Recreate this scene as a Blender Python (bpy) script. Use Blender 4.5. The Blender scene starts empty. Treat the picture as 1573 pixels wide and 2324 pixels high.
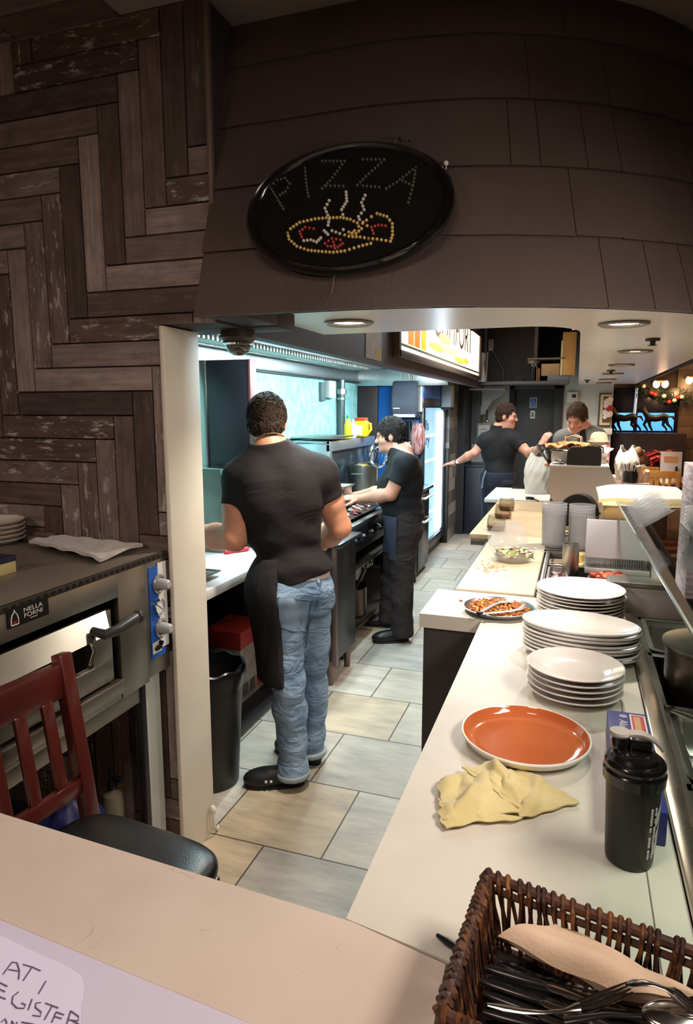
import bpy, bmesh, math, random
import numpy as np
from mathutils import Vector, Matrix
random.seed(7)
SC = bpy.context.scene
COL = SC.collection
PI = math.pi

# ---------------------------------------------------------------- camera
IW, IH = 1573.0, 2324.0
F = 1500.0
CX, CY = IW/2, IH/2
PITCH = math.atan(232/F)
YAW = math.atan(524/math.hypot(F, 232))
CAM = Vector((0, 0, 1.68))
cam_d = bpy.data.cameras.new('camera')
cam = bpy.data.objects.new('camera', cam_d)
COL.objects.link(cam)
cam_d.sensor_fit = 'VERTICAL'
cam_d.sensor_height = 36
cam_d.lens = 36*F/IH
cam_d.clip_start = 0.02
cam.location = CAM
cam.rotation_euler = (PI/2-PITCH, 0, YAW)
SC.camera = cam

# ---------------------------------------------------------------- view, world, lights
SC.view_settings.view_transform = 'Standard'
SC.view_settings.look = 'None'
SC.view_settings.gamma = 1
SC.view_settings.use_curve_mapping = False
SC.view_settings.exposure = 0.72
wd = bpy.data.worlds.new('world')
SC.world = wd
wd.use_nodes = True
wd.node_tree.nodes['Background'].inputs[0].default_value = (1.0, 0.88, 0.80, 1)
wd.node_tree.nodes['Background'].inputs[1].default_value = 0.06
try:
    SC.cycles.max_bounces = 8
    SC.cycles.transparent_max_bounces = 16
    SC.cycles.sample_clamp_indirect = 6
    SC.cycles.use_denoising = True
    SC.cycles.caustics_reflective = False
    SC.cycles.caustics_refractive = False
except Exception:
    pass

def area_light(name, loc, rot, sx, sy, power, col, spread=None):
    l = bpy.data.lights.new(name, 'AREA')
    l.shape = 'RECTANGLE'; l.size = sx; l.size_y = sy
    l.energy = power; l.color = col
    if spread: l.spread = spread
    o = bpy.data.objects.new(name, l)
    o.location = loc; o.rotation_euler = rot
    COL.objects.link(o)
    return o

def spot_light(name, loc, power, col, size=1.9, blend=.6, radius=.04):
    l = bpy.data.lights.new(name, 'SPOT')
    l.energy = power; l.color = col; l.spot_size = size; l.spot_blend = blend
    l.shadow_soft_size = radius
    o = bpy.data.objects.new(name, l); o.location = loc
    COL.objects.link(o)
    return o

def point_light(name, loc, power, col, radius=.03):
    l = bpy.data.lights.new(name, 'POINT')
    l.energy = power; l.color = col; l.shadow_soft_size = radius
    o = bpy.data.objects.new(name, l); o.location = loc
    COL.objects.link(o)
    return o

ZS = 2.02                       # underside of the soffit
WARM = (1.0, .90, .79)
COOL = (.70, .93, 1.0)
POTS = [(-.863, 2.53, 44), (.157, 2.914, 45), (.30, 4.27, 52), (.30, 5.53, 42), (.30, 6.82, 36), (.30, 8.05, 26), (.30, 9.06, 24)]
for i, (x, y, w) in enumerate(POTS):
    spot_light('pot_beam', (x, y, ZS-.02), w, WARM if i else (1, .93, .82), 2.2, .8, .045)
# fluorescent battens inside the exhaust hood
for y in (3.3, 4.6, 5.9):
    area_light("hood_batten", (-1.345, y, 2.048), (0, math.radians(22), 0), .08, 1.1, 35, COOL)
# warm fill lights added at ceiling height around the camera, out of view
area_light('ceiling_fill', (-.35, .25, 2.86), (0, 0, 0), .5, .5, 7.5, (1.0, .86, .74))
area_light('ceiling_fill', (1.3, -1.2, 2.86), (0, 0, 0), .6, .6, 62, (1.0, .86, .76))
area_light('ceiling_fill', (-2.0, -1.6, 2.86), (0, 0, 0), .6, .6, 40, (1.0, .84, .74))
# dining room lamps far right
for p in ((2.2, 6.5, 2.5), (3.2, 9.2, 2.5)):
    point_light('dining_lamp', p, 22, (1.0, .62, .34), .06)
# unseen light from the right, raised and moved to brighten the steam table
area_light('side_light', (.75, 1.15, 1.98), (math.radians(12), math.radians(25), 0), .3, .7, 14, (1.0, .90, .80))
# white light in the kitchen passage towards the back
area_light('passage_lamp', (-.75, 6.2, 2.7), (0, 0, 0), .5, 1.6, 34, (.92, .97, 1.0))

# ---------------------------------------------------------------- pixel to place
_fw = Vector((-math.sin(YAW)*math.cos(PITCH), math.cos(YAW)*math.cos(PITCH), -math.sin(PITCH)))
_rt = Vector((math.cos(YAW), math.sin(YAW), 0))
_up = _rt.cross(_fw)
def at(px, py, X=None, Y=None, Z=None):
    """place on the plane X=, Y= or Z= that the photograph shows at this pixel"""
    d = _fw*F + _rt*(px-CX) + _up*(CY-py)
    if X is not None: t = (X-CAM.x)/d.x
    elif Y is not None: t = (Y-CAM.y)/d.y
    else: t = (Z-CAM.z)/d.z
    return CAM + d*t

# ---------------------------------------------------------------- materials
def lin(c):
    return tuple(((v/255)/12.92 if v/255 <= .04045 else ((v/255+.055)/1.055)**2.4) for v in c)

_mats = {}
def M(name, col, rough=.5, metal=0., col2=None, vscale=6., vstretch=(1, 1, 1), bump=0., bscale=40., bstretch=None,
      emit=0., trans=0., alpha=1., coat=0., spec=.5, lo=.35, hi=.65, ior=1.45, sheen=0., rvar=0., sss=0., detail=4., fold=None):
    if name in _mats: return _mats[name]
    m = bpy.data.materials.new(name); _mats[name] = m
    m.use_nodes = True
    nt = m.node_tree; N = nt.nodes; L = nt.links
    b = N['Principled BSDF']
    I = b.inputs
    c1 = (*lin(col), 1)
    I['Base Color'].default_value = c1
    I['Roughness'].default_value = rough
    I['Metallic'].default_value = metal
    I['IOR'].default_value = ior
    I['Specular IOR Level'].default_value = spec
    I['Transmission Weight'].default_value = trans
    I['Alpha'].default_value = alpha
    I['Coat Weight'].default_value = coat
    I['Sheen Weight'].default_value = sheen
    if sss:
        I['Subsurface Weight'].default_value = sss
        I['Subsurface Radius'].default_value = (.02, .008, .004)
        I['Subsurface Scale'].default_value = .5
    tc = N.new('ShaderNodeTexCoord')
    if col2 is not None or rvar:
        mp = N.new('ShaderNodeMapping'); mp.inputs['Scale'].default_value = vstretch
        L.new(tc.outputs['Object'], mp.inputs[0])
        nz = N.new('ShaderNodeTexNoise'); nz.inputs['Scale'].default_value = vscale; nz.inputs['Detail'].default_value = detail
        L.new(mp.outputs[0], nz.inputs['Vector'])
        rp = N.new('ShaderNodeValToRGB')
        rp.color_ramp.elements[0].position = lo; rp.color_ramp.elements[1].position = hi
        L.new(nz.outputs['Fac'], rp.inputs[0])
        if col2 is not None:
            rp.color_ramp.elements[0].color = c1; rp.color_ramp.elements[1].color = (*lin(col2), 1)
            L.new(rp.outputs[0], I['Base Color'])
        if rvar:
            mr = N.new('ShaderNodeMapRange')
            mr.inputs['To Min'].default_value = max(.02, rough-rvar); mr.inputs['To Max'].default_value = min(1, rough+rvar)
            L.new(nz.outputs['Fac'], mr.inputs[0]); L.new(mr.outputs[0], I['Roughness'])
    if bump:
        mp2 = N.new('ShaderNodeMapping'); mp2.inputs['Scale'].default_value = bstretch or (1, 1, 1)
        L.new(tc.outputs['Object'], mp2.inputs[0])
        n2 = N.new('ShaderNodeTexNoise'); n2.inputs['Scale'].default_value = bscale; n2.inputs['Detail'].default_value = 3
        L.new(mp2.outputs[0], n2.inputs['Vector'])
        bp = N.new('ShaderNodeBump'); bp.inputs['Strength'].default_value = bump; bp.inputs['Distance'].default_value = .004
        L.new(n2.outputs['Fac'], bp.inputs['Height']); L.new(bp.outputs[0], I['Normal'])
    if fold:
        sc_, st_, dist_, str_ = fold
        mp3 = N.new('ShaderNodeMapping'); mp3.inputs['Scale'].default_value = str_; mp3.inputs['Rotation'].default_value = (.3, .5, .2)
        L.new(tc.outputs['Object'], mp3.inputs[0])
        n3 = N.new('ShaderNodeTexNoise'); n3.inputs['Scale'].default_value = sc_; n3.inputs['Detail'].default_value = 2; n3.inputs['Distortion'].default_value = 1.4
        L.new(mp3.outputs[0], n3.inputs['Vector'])
        b3 = N.new('ShaderNodeBump'); b3.inputs['Strength'].default_value = st_; b3.inputs['Distance'].default_value = dist_
        L.new(n3.outputs['Fac'], b3.inputs['Height'])
        if bump: L.new(bp.outputs[0], b3.inputs['Normal'])
        L.new(b3.outputs[0], I['Normal'])
    if emit:
        I['Emission Color'].default_value = c1
        I['Emission Strength'].default_value = emit
    return m

def G(v): return (v, v, v)
STEEL = M('stainless_steel', (176, 174, 168), .30, 1., bump=.05, bscale=30, bstretch=(1, 1, 30), rvar=.08, vscale=4)
STEELD = M('worn_steel', (150, 146, 138), .36, 1., col2=(120, 114, 104), vscale=5, rvar=.1)
CHROME = M('chrome', (215, 215, 212), .12, 1.)
BLACKP = M('black_plastic', (16, 15, 15), .35, bump=.04, bscale=200)
BLACKM = M('black_painted_metal', (24, 23, 25), .42, col2=(34, 32, 33), vscale=8)
DARKGAP = M('dark_gap', (7, 6, 6), .9)
WHITEC = M('white_glaze', (238, 235, 230), .14, col2=(231, 227, 221), vscale=9, coat=.3)
WHITEP = M('white_plastic', (226, 222, 214), .4, col2=(214, 209, 200), vscale=5)
GLASS = M('clear_glass', (250, 252, 251), .02, trans=1., ior=1.45)
CLEARP = M('clear_plastic', (245, 246, 248), .12, trans=.8, ior=1.3, col2=(236, 238, 242))

# ---------------------------------------------------------------- mesh helper
def wmat(o):
    m = o.matrix_basis.copy()
    while o.parent is not None:
        o = o.parent
        m = o.matrix_basis @ m
    return m

class MB:
    def __init__(s):
        s.bm = bmesh.new(); s.mi = 0; s.T = Matrix()
        s.uv = None
    def _v(s, co): return s.bm.verts.new(s.T @ Vector(co))
    def _f(s, vs, smooth=True):
        try:
            f = s.bm.faces.new(vs)
        except ValueError:
            return None
        f.material_index = s.mi; f.smooth = smooth
        return f
    def faces(s, verts, faces):
        vs = [s._v(c) for c in verts]
        return [s._f([vs[i] for i in f]) for f in faces]
    def box(s, lo, hi, bev=0., seg=2, T=None):
        t = s.T; s.T = s.T @ T if T is not None else s.T
        x0, y0, z0 = (min(a, b) for a, b in zip(lo, hi)); x1, y1, z1 = (max(a, b) for a, b in zip(lo, hi))
        vs = [s._v(c) for c in ((x0, y0, z0), (x1, y0, z0), (x1, y1, z0), (x0, y1, z0), (x0, y0, z1), (x1, y0, z1), (x1, y1, z1), (x0, y1, z1))]
        fs = [s._f([vs[i] for i in f]) for f in ((0, 3, 2, 1), (4, 5, 6, 7), (0, 1, 5, 4), (1, 2, 6, 5), (2, 3, 7, 6), (3, 0, 4, 7))]
        s.T = t
        if bev:
            es = list({e for f in fs for e in f.edges})
            bmesh.ops.bevel(s.bm, geom=es, offset=bev, segments=seg, profile=.5, affect='EDGES', material=-1)
        return s
    def cbox(s, c, size, rz=0., bev=0., seg=2, rx=0., ry=0.):
        T = Matrix.Translation(c) @ Matrix.Rotation(rz, 4, 'Z') @ Matrix.Rotation(ry, 4, 'Y') @ Matrix.Rotation(rx, 4, 'X')
        h = Vector(size)/2
        return s.box(-h, h, bev, seg, T)
    def frame(s, p0, p1):
        d = (Vector(p1)-Vector(p0)); L = d.length
        q = Vector((0, 0, 1)).rotation_difference(d.normalized()) if L > 1e-9 else Vector((0, 0, 1)).rotation_difference(Vector((0, 0, 1)))
        return Matrix.Translation(p0) @ q.to_matrix().to_4x4(), L
    def lathe(s, prof, c=(0, 0, 0), n=40, sx=1., sy=1., T=None, close=False):
        """profile of (r, z); r=0 ends are closed to a point"""
        t = s.T; s.T = s.T @ Matrix.Translation(c) @ (T if T is not None else Matrix())
        rings = []
        for r, z in prof:
            if r < 1e-6: rings.append([s._v((0, 0, z))])
            else: rings.append([s._v((r*sx*math.cos(2*PI*k/n), r*sy*math.sin(2*PI*k/n), z)) for k in range(n)])
        pairs = list(zip(rings, rings[1:]))
        if close: pairs.append((rings[-1], rings[0]))
        for A, B in pairs:
            for k in range(n):
                k2 = (k+1) % n
                if len(A) == 1 and len(B) == 1: continue
                if len(A) == 1: s._f([A[0], B[k2], B[k]][::-1])
                elif len(B) == 1: s._f([A[k], A[k2], B[0]])
                else: s._f([A[k], A[k2], B[k2], B[k]])
        s.T = t
        return s
    def cyl(s, p0, p1, r0, r1=None, n=24):
        T, L = s.frame(p0, p1)
        r1 = r0 if r1 is None else r1
        return s.lathe([(0, 0), (r0, 0), (r1, L), (0, L)], n=n, T=T)
    def tube(s, pts, r, n=10, closed=False, flat=1.):
        P = [Vector(p) for p in pts]; N = len(P)
        rs = r if isinstance(r, (list, tuple)) else [r]*N
        rings = []; up = None
        for i in range(N):
            a = P[i-1] if i or closed else P[0]; b = P[(i+1) % N] if i < N-1 or closed else P[-1]
            d = (b-a)
            d = d.normalized() if d.length > 1e-9 else Vector((0, 0, 1))
            if up is None:
                up = Vector((0, 0, 1)) if abs(d.z) < .9 else Vector((1, 0, 0))
            u = d.cross(up)
            if u.length < 1e-6: u = d.cross(Vector((.3, .8, .1)))
            u.normalize(); w = u.cross(d).normalized(); up = w
            rings.append([s._v(P[i]+(u*math.cos(2*PI*k/n)+w*flat*math.sin(2*PI*k/n))*rs[i]) for k in range(n)])
        for i in range(N if closed else N-1):
            A, B = rings[i], rings[(i+1) % N]
            for k in range(n): s._f([A[k], A[(k+1) % n], B[(k+1) % n], B[k]])
        if not closed:
            s._f(rings[0][::-1]); s._f(rings[-1])
        return s
    def prism(s, poly, h, T=None):
        """closed 2D outline (x, y) pulled up by h along local z"""
        t = s.T; s.T = s.T @ T if T is not None else s.T
        A = [s._v((x, y, 0)) for x, y in poly]; B = [s._v((x, y, h)) for x, y in poly]
        n = len(poly)
        s._f(A[::-1]); s._f(B)
        for k in range(n): s._f([A[k], A[(k+1) % n], B[(k+1) % n], B[k]])
        s.T = t
        return s
    def ell(s, c, r, n=20, m=12, T=None):
        prof = [(math.sin(PI*i/m), -math.cos(PI*i/m)) for i in range(m+1)]
        t = s.T; s.T = s.T @ Matrix.Translation(c) @ (T if T is not None else Matrix()) @ Matrix.Diagonal((*r, 1))
        s.lathe([(0 if a < 1e-6 else a, z) for a, z in prof], n=n)
        s.T = t
        return s
    def grid(s, fn, nu, nv, thick=0.):
        """surface fn(u, v) with u, v in 0..1; thick gives it a second side"""
        V = [[s._v(fn(i/nu, j/nv)) for j in range(nv+1)] for i in range(nu+1)]
        for i in range(nu):
            for j in range(nv): s._f([V[i][j], V[i+1][j], V[i+1][j+1], V[i][j+1]])
        if thick:
            W = []
            for i in range(nu+1):
                row = []
                for j in range(nv+1):
                    a = V[min(i+1, nu)][j].co-V[max(i-1, 0)][j].co; b = V[i][min(j+1, nv)].co-V[i][max(j-1, 0)].co
                    n = a.cross(b)
                    n = n.normalized() if n.length > 1e-12 else Vector((0, 0, 1))
                    row.append(s.bm.verts.new(V[i][j].co-n*thick))
                W.append(row)
            for i in range(nu):
                for j in range(nv): s._f([W[i][j+1], W[i+1][j+1], W[i+1][j], W[i][j]])
            for i in range(nu):
                s._f([V[i+1][0], V[i][0], W[i][0], W[i+1][0]]); s._f([V[i][nv], V[i+1][nv], W[i+1][nv], W[i][nv]])
            for j in range(nv):
                s._f([V[0][j], V[0][j+1], W[0][j+1], W[0][j]]); s._f([V[nu][j+1], V[nu][j], W[nu][j], W[nu][j+1]])
        return s
    def text(s, txt, size, T, depth=.001, align='LEFT', shear=0., sx=1.):
        cu = bpy.data.curves.new('txt', 'FONT'); cu.body = txt; cu.size = size; cu.extrude = depth; cu.align_x = align; cu.shear = shear
        o = bpy.data.objects.new('txt', cu); COL.objects.link(o)
        bpy.context.view_layer.update()
        me = bpy.data.meshes.new_from_object(o.evaluated_get(bpy.context.evaluated_depsgraph_get()))
        TT = s.T @ T @ Matrix.Diagonal((sx, 1, 1, 1))
        vs = [s.bm.verts.new(TT @ v.co) for v in me.vertices]
        for p in me.polygons: s._f([vs[i] for i in p.vertices], False)
        bpy.data.objects.remove(o); bpy.data.curves.remove(cu); bpy.data.meshes.remove(me)
        return s
    def build(s, name, m, parent=None, smooth=38, local=False, kind=None, label=None, cat=None, group=None, flat=False):
        bmesh.ops.recalc_face_normals(s.bm, faces=s.bm.faces[:])
        me = bpy.data.meshes.new(name)
        s.bm.to_mesh(me); s.bm.free()
        return finish(name, me, m, parent, smooth, local, kind, label, cat, group)

def finish(name, me, m, parent=None, smooth=38, local=False, kind=None, label=None, cat=None, group=None):
    for mm in (m if isinstance(m, (list, tuple)) else [m]): me.materials.append(mm)
    o = bpy.data.objects.new(name, me)
    if parent is not None:
        o.parent = parent
        if not local: me.transform(wmat(parent).inverted())
    elif not local and len(me.vertices):
        n = len(me.vertices); a = np.empty(n*3); me.vertices.foreach_get('co', a); a = a.reshape(-1, 3)
        lo, hi = a.min(0), a.max(0)
        c = Vector(((lo[0]+hi[0])/2, (lo[1]+hi[1])/2, lo[2]))
        me.transform(Matrix.Translation(-c)); o.location = c
    COL.objects.link(o)
    if smooth:
        me.shade_smooth() if hasattr(me, 'shade_smooth') else None
        me.set_sharp_from_angle(angle=math.radians(smooth))
    else:
        me.shade_flat() if hasattr(me, 'shade_flat') else None
    if kind: o['kind'] = kind
    tag(o, label, cat, group)
    return o

def tag(o, label=None, cat=None, group=None):
    if label: o['label'] = label
    if cat: o['category'] = cat
    if group: o['group'] = group
    return o

def thing(name, label, cat, loc=(0, 0, 0), rz=0., group=None):
    o = bpy.data.objects.new(name, None); COL.objects.link(o)
    o.location = loc; o.rotation_euler = (0, 0, rz); o.empty_display_size = .05
    return tag(o, label, cat, group)

def dup(root, loc, rz=None, label=None, group=None):
    r = root.copy(); COL.objects.link(r); r.location = loc
    if rz is not None: r.rotation_euler = (0, 0, rz)
    if label: r['label'] = label
    if group: r['group'] = group
    for ch in list(root.children):
        c = ch.copy(); COL.objects.link(c); c.parent = r
        for g in list(ch.children):
            d = g.copy(); COL.objects.link(d); d.parent = c
    return r

def struct(mb, name, m, **k):
    return mb.build(name, m, kind='structure', **k)
ORD = ['topmost', 'second', 'third', 'fourth', 'fifth', 'sixth', 'seventh', 'eighth', 'ninth', 'tenth']
def Rz(a): return Matrix.Rotation(a, 4, 'Z')
def Rx(a): return Matrix.Rotation(a, 4, 'X')
def Ry(a): return Matrix.Rotation(a, 4, 'Y')
def Tr(*p): return Matrix.Translation(p if len(p) == 3 else p[0])
FACE_X = Matrix(((0, 0, 1, 0), (1, 0, 0, 0), (0, 1, 0, 0), (0, 0, 0, 1)))    # text plane that faces +X, reads along +Y
FACE_MY = Matrix(((1, 0, 0, 0), (0, 0, -1, 0), (0, 1, 0, 0), (0, 0, 0, 1)))  # text plane that faces -Y, reads along +X

# ================================================================ the setting
YB = 9.7                        # back wall
# ---- floor: large square tiles in running bond
def floor_mat():
    m = bpy.data.materials.new('slate_look_floor_tiles'); m.use_nodes = True
    nt = m.node_tree; N = nt.nodes; L = nt.links; b = N['Principled BSDF']
    tc = N.new('ShaderNodeTexCoord'); mp = N.new('ShaderNodeMapping')
    mp.inputs['Location'].default_value = (.357, .265, 0)
    L.new(tc.outputs['Object'], mp.inputs[0])
    br = N.new('ShaderNodeTexBrick'); br.offset = .5; br.offset_frequency = 2; br.squash = 1
    br.inputs['Scale'].default_value = 1
    br.inputs['Brick Width'].default_value = .476; br.inputs['Row Height'].default_value = .476
    br.inputs['Mortar Size'].default_value = .0035; br.inputs['Mortar Smooth'].default_value = .1
    br.inputs['Bias'].default_value = 0
    br.inputs['Color1'].default_value = (0, 0, 0, 1); br.inputs['Color2'].default_value = (1, 1, 1, 1)
    br.inputs['Mortar'].default_value = (.5, .5, .5, 1)
    L.new(mp.outputs[0], br.inputs['Vector'])
    tone = N.new('ShaderNodeValToRGB'); tone.color_ramp.interpolation = 'CONSTANT'
    e = tone.color_ramp.elements
    e[0].position = 0; e[0].color = (*lin((190, 180, 164)), 1)
    for p, c in ((.3, (182, 174, 161)), (.55, (195, 178, 153)), (.72, (176, 171, 162)), (.86, (192, 184, 171))):
        x = e.new(p); x.color = (*lin(c), 1)
    e[1].position = .3
    L.new(br.outputs['Color'], tone.inputs[0])
    mp2 = N.new('ShaderNodeMapping'); mp2.inputs['Rotation'].default_value = (0, 0, .7); mp2.inputs['Scale'].default_value = (1, 4, 1)
    L.new(tc.outputs['Object'], mp2.inputs[0])
    nz = N.new('ShaderNodeTexNoise'); nz.inputs['Scale'].default_value = 3.2; nz.inputs['Detail'].default_value = 9; nz.inputs['Roughness'].default_value = .68
    L.new(mp2.outputs[0], nz.inputs['Vector'])
    rp = N.new('ShaderNodeValToRGB')
    rp.color_ramp.elements[0].position = .3; rp.color_ramp.elements[0].color = (.55, .53, .51, 1)
    rp.color_ramp.elements[1].position = .68; rp.color_ramp.elements[1].color = (1.12, 1.10, 1.06, 1)
    L.new(nz.outputs['Fac'], rp.inputs[0])
    mx = N.new('ShaderNodeMix'); mx.data_type = 'RGBA'; mx.blend_type = 'MULTIPLY'; mx.inputs[0].default_value = .85
    L.new(tone.outputs[0], mx.inputs[6]); L.new(rp.outputs[0], mx.inputs[7])
    m2 = N.new('ShaderNodeMix'); m2.data_type = 'RGBA'
    L.new(br.outputs['Fac'], m2.inputs[0]); L.new(mx.outputs[2], m2.inputs[6]); m2.inputs[7].default_value = (*lin((74, 66, 56)), 1)
    L.new(m2.outputs[2], b.inputs['Base Color'])
    mr = N.new('ShaderNodeMapRange'); mr.inputs['To Min'].default_value = .42; mr.inputs['To Max'].default_value = .68
    L.new(nz.outputs['Fac'], mr.inputs[0]); L.new(mr.outputs[0], b.inputs['Roughness'])
    bp = N.new('ShaderNodeBump'); bp.inputs['Strength'].default_value = .5; bp.inputs['Distance'].default_value = .003; bp.invert = True
    L.new(br.outputs['Fac'], bp.inputs['Height']); L.new(bp.outputs[0], b.inputs['Normal'])
    return m
mb = MB(); mb.faces([(-4, -2.5, 0), (6, -2.5, 0), (6, 12.5, 0), (-4, 12.5, 0)], [(0, 1, 2, 3)])
fl = bpy.data.meshes.new('floor'); mb.bm.to_mesh(fl); mb.bm.free(); fl.materials.append(floor_mat())
flo = bpy.data.objects.new('floor', fl); COL.objects.link(flo); flo['kind'] = 'structure'

# ---- plank wall in a herringbone of old boards
def plank_mat():
    m = bpy.data.materials.new('weathered_wood_planks'); m.use_nodes = True
    nt = m.node_tree; N = nt.nodes; L = nt.links; b = N['Principled BSDF']
    at_ = N.new('ShaderNodeAttribute'); at_.attribute_name = 'tone'
    uv = N.new('ShaderNodeUVMap')
    def noise(sc, det, stretch, rough=.6):
        mp = N.new('ShaderNodeMapping'); mp.inputs['Scale'].default_value = stretch
        L.new(uv.outputs[0], mp.inputs[0])
        n = N.new('ShaderNodeTexNoise'); n.inputs['Scale'].default_value = sc; n.inputs['Detail'].default_value = det; n.inputs['Roughness'].default_value = rough
        L.new(mp.outputs[0], n.inputs['Vector']); return n
    grain = noise(1., 8, (3, 55, 1)); patch = noise(1., 5, (7, 14, 1), .7); peel = noise(1., 7, (12, 42, 1), .72)
    rp = N.new('ShaderNodeValToRGB')
    e = rp.color_ramp.elements
    e[0].position = 0; e[0].color = (*lin((72, 58, 53)), 1); e[1].position = 1; e[1].color = (*lin((164, 147, 140)), 1)
    x = e.new(.35); x.color = (*lin((100, 82, 73)), 1); x = e.new(.7); x.color = (*lin((130, 114, 110)), 1)
    L.new(at_.outputs['Fac'], rp.inputs[0])
    g = N.new('ShaderNodeValToRGB'); g.color_ramp.elements[0].position = .3; g.color_ramp.elements[0].color = (.5, .48, .47, 1)
    g.color_ramp.elements[1].position = .72; g.color_ramp.elements[1].color = (1.25, 1.22, 1.2, 1)
    L.new(grain.outputs['Fac'], g.inputs[0])
    mx = N.new('ShaderNodeMix'); mx.data_type = 'RGBA'; mx.blend_type = 'MULTIPLY'; mx.inputs[0].default_value = .8
    L.new(rp.outputs[0], mx.inputs[6]); L.new(g.outputs[0], mx.inputs[7])
    g2 = N.new('ShaderNodeValToRGB'); g2.color_ramp.elements[0].position = .38; g2.color_ramp.elements[0].color = (.55, .52, .5, 1)
    g2.color_ramp.elements[1].position = .62; g2.color_ramp.elements[1].color = (1.08, 1.04, 1.02, 1)
    L.new(patch.outputs['Fac'], g2.inputs[0])
    m2 = N.new('ShaderNodeMix'); m2.data_type = 'RGBA'; m2.blend_type = 'MULTIPLY'; m2.inputs[0].default_value = .75
    L.new(mx.outputs[2], m2.inputs[6]); L.new(g2.outputs[0], m2.inputs[7])
    # old white paint left on some boards only
    pr = N.new('ShaderNodeValToRGB'); pr.color_ramp.elements[0].position = .555; pr.color_ramp.elements[1].position = .62
    L.new(peel.outputs['Fac'], pr.inputs[0])
    at2 = N.new('ShaderNodeAttribute'); at2.attribute_name = 'paint'
    mu = N.new('ShaderNodeMath'); mu.operation = 'MULTIPLY'; L.new(pr.outputs[0], mu.inputs[0]); L.new(at2.outputs['Fac'], mu.inputs[1])
    m3 = N.new('ShaderNodeMix'); m3.data_type = 'RGBA'; L.new(mu.outputs[0], m3.inputs[0]); L.new(m2.outputs[2], m3.inputs[6])
    m3.inputs[7].default_value = (*lin((172, 162, 156)), 1)
    L.new(m3.outputs[2], b.inputs['Base Color'])
    b.inputs['Roughness'].default_value = .62
    bp = N.new('ShaderNodeBump'); bp.inputs['Strength'].default_value = .35; bp.inputs['Distance'].default_value = .003
    L.new(grain.outputs['Fac'], bp.inputs['Height']); L.new(bp.outputs[0], b.inputs['Normal'])
    return m
PLANK = plank_mat()

def plank_panel(name, rects, T, w=.083, n=6, seed=3, kind='structure', parent=None, straight=False, th=.012):
    """boards laid over the rectangles (u0, v0, u1, v1) of a plane that T places"""
    rnd = random.Random(seed)
    me = bpy.data.meshes.new(name); V = []; Fc = []; UV = []; TN = []; PT = []
    tones = {}
    def board(key, a0, b0, a1, b1, vert):
        if key not in tones: tones[key] = (rnd.random(), (1. if rnd.random() < .42 else .2*rnd.random()), rnd.random()*50, rnd.random()*50)
        t, p, ou, ov = tones[key]
        for (u0, v0, u1, v1) in rects:
            x0, x1, y0, y1 = max(a0, u0), min(a1, u1), max(b0, v0), min(b1, v1)
            if x1-x0 < .004 or y1-y0 < .004: continue
            g = .0012
            cx0, cx1, cy0, cy1 = [.002 if q else 0. for q in (x0 == a0, x1 == a1, y0 == b0, y1 == b1)]
            x0 += g*(cx0 > 0); x1 -= g*(cx1 > 0); y0 += g*(cy0 > 0); y1 -= g*(cy1 > 0)
            k = len(V)
            pts = [(x0, y0, 0), (x1, y0, 0), (x1, y1, 0), (x0, y1, 0), (x0+cx0, y0+cy0, th), (x1-cx1, y0+cy0, th), (x1-cx1, y1-cy1, th), (x0+cx0, y1-cy1, th)]
            V.extend(T @ Vector(q) for q in pts)
            for f in ((4, 5, 6, 7), (0, 1, 5, 4), (1, 2, 6, 5), (2, 3, 7, 6), (3, 0, 4, 7)):
                Fc.append([k+i for i in f])
                for i in f:
                    a, b_ = pts[i][0], pts[i][1]
                    UV.append((b_+ou, a+ov) if vert else (a+ou, b_+ov))
                    TN.append(t); PT.append(p)
    U0 = min(r[0] for r in rects); U1 = max(r[2] for r in rects); V0 = min(r[1] for r in rects); V1 = max(r[3] for r in rects)
    if straight:
        r = 0; v = V0
        while v < V1:
            u = U0-rnd.random()*1.2
            while u < U1:
                Lb = .8+rnd.random()*.7
                board((r, u), u, v, u+Lb, v+w, False); u += Lb
            v += w; r += 1
    else:
        R = int((V1-V0)/w)+4; K = int((U1-U0)/(2*n*w))+3
        for r in range(-2*n, R+2*n):
            for k in range(-K-6, K+6):
                b0 = r+2*n*k
                board(('h', r, k), U0+(b0)*w, V0+r*w, U0+(b0+n)*w, V0+(r+1)*w, False)
                j = b0+n
                board(('v', r, k), U0+j*w, V0+(r+1-n)*w, U0+(j+1)*w, V0+(r+1)*w, True)
    me.from_pydata([tuple(v) for v in V], [], Fc)
    ul = me.uv_layers.new(name='UVMap'); ul.data.foreach_set('uv', np.array(UV, dtype=np.float32).ravel())
    for nm, arr in (('tone', TN), ('paint', PT)):
        ca = me.color_attributes.new(nm, 'FLOAT_COLOR', 'CORNER')
        q = np.ones((len(arr), 4), dtype=np.float32); q[:, :3] = np.array(arr, dtype=np.float32)[:, None]
        ca.data.foreach_set('color', q.ravel())
    me.update()
    return me
YW = 1.93; XE = -1.31; XH = -1.115; ZO = 1.955; ZC = 2.90
T = Matrix(((1, 0, 0, 0), (0, 0, -1, YW+.012), (0, 1, 0, 0), (0, 0, 0, 1)))
me = plank_panel('wall_front', [(-3.6, 0, XE-.012, ZC), (XE-.012, ZO+.004, XH, ZC)], T, seed=11)
k = len(me.vertices)
bmw = bmesh.new(); bmw.from_mesh(me)
def bmbox(bm, lo, hi, mi=0):
    r = bmesh.ops.create_cube(bm, size=1)
    for v in r['verts']: v.co = Vector([(a+b)/2+(b-a)*c for a, b, c in zip(lo, hi, v.co)])
    for f in {f for v in r['verts'] for f in v.link_faces}: f.material_index = mi
bmbox(bmw, (-3.6, YW+.012, 0), (XE-.012, YW+.2, ZC), 1)
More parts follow.
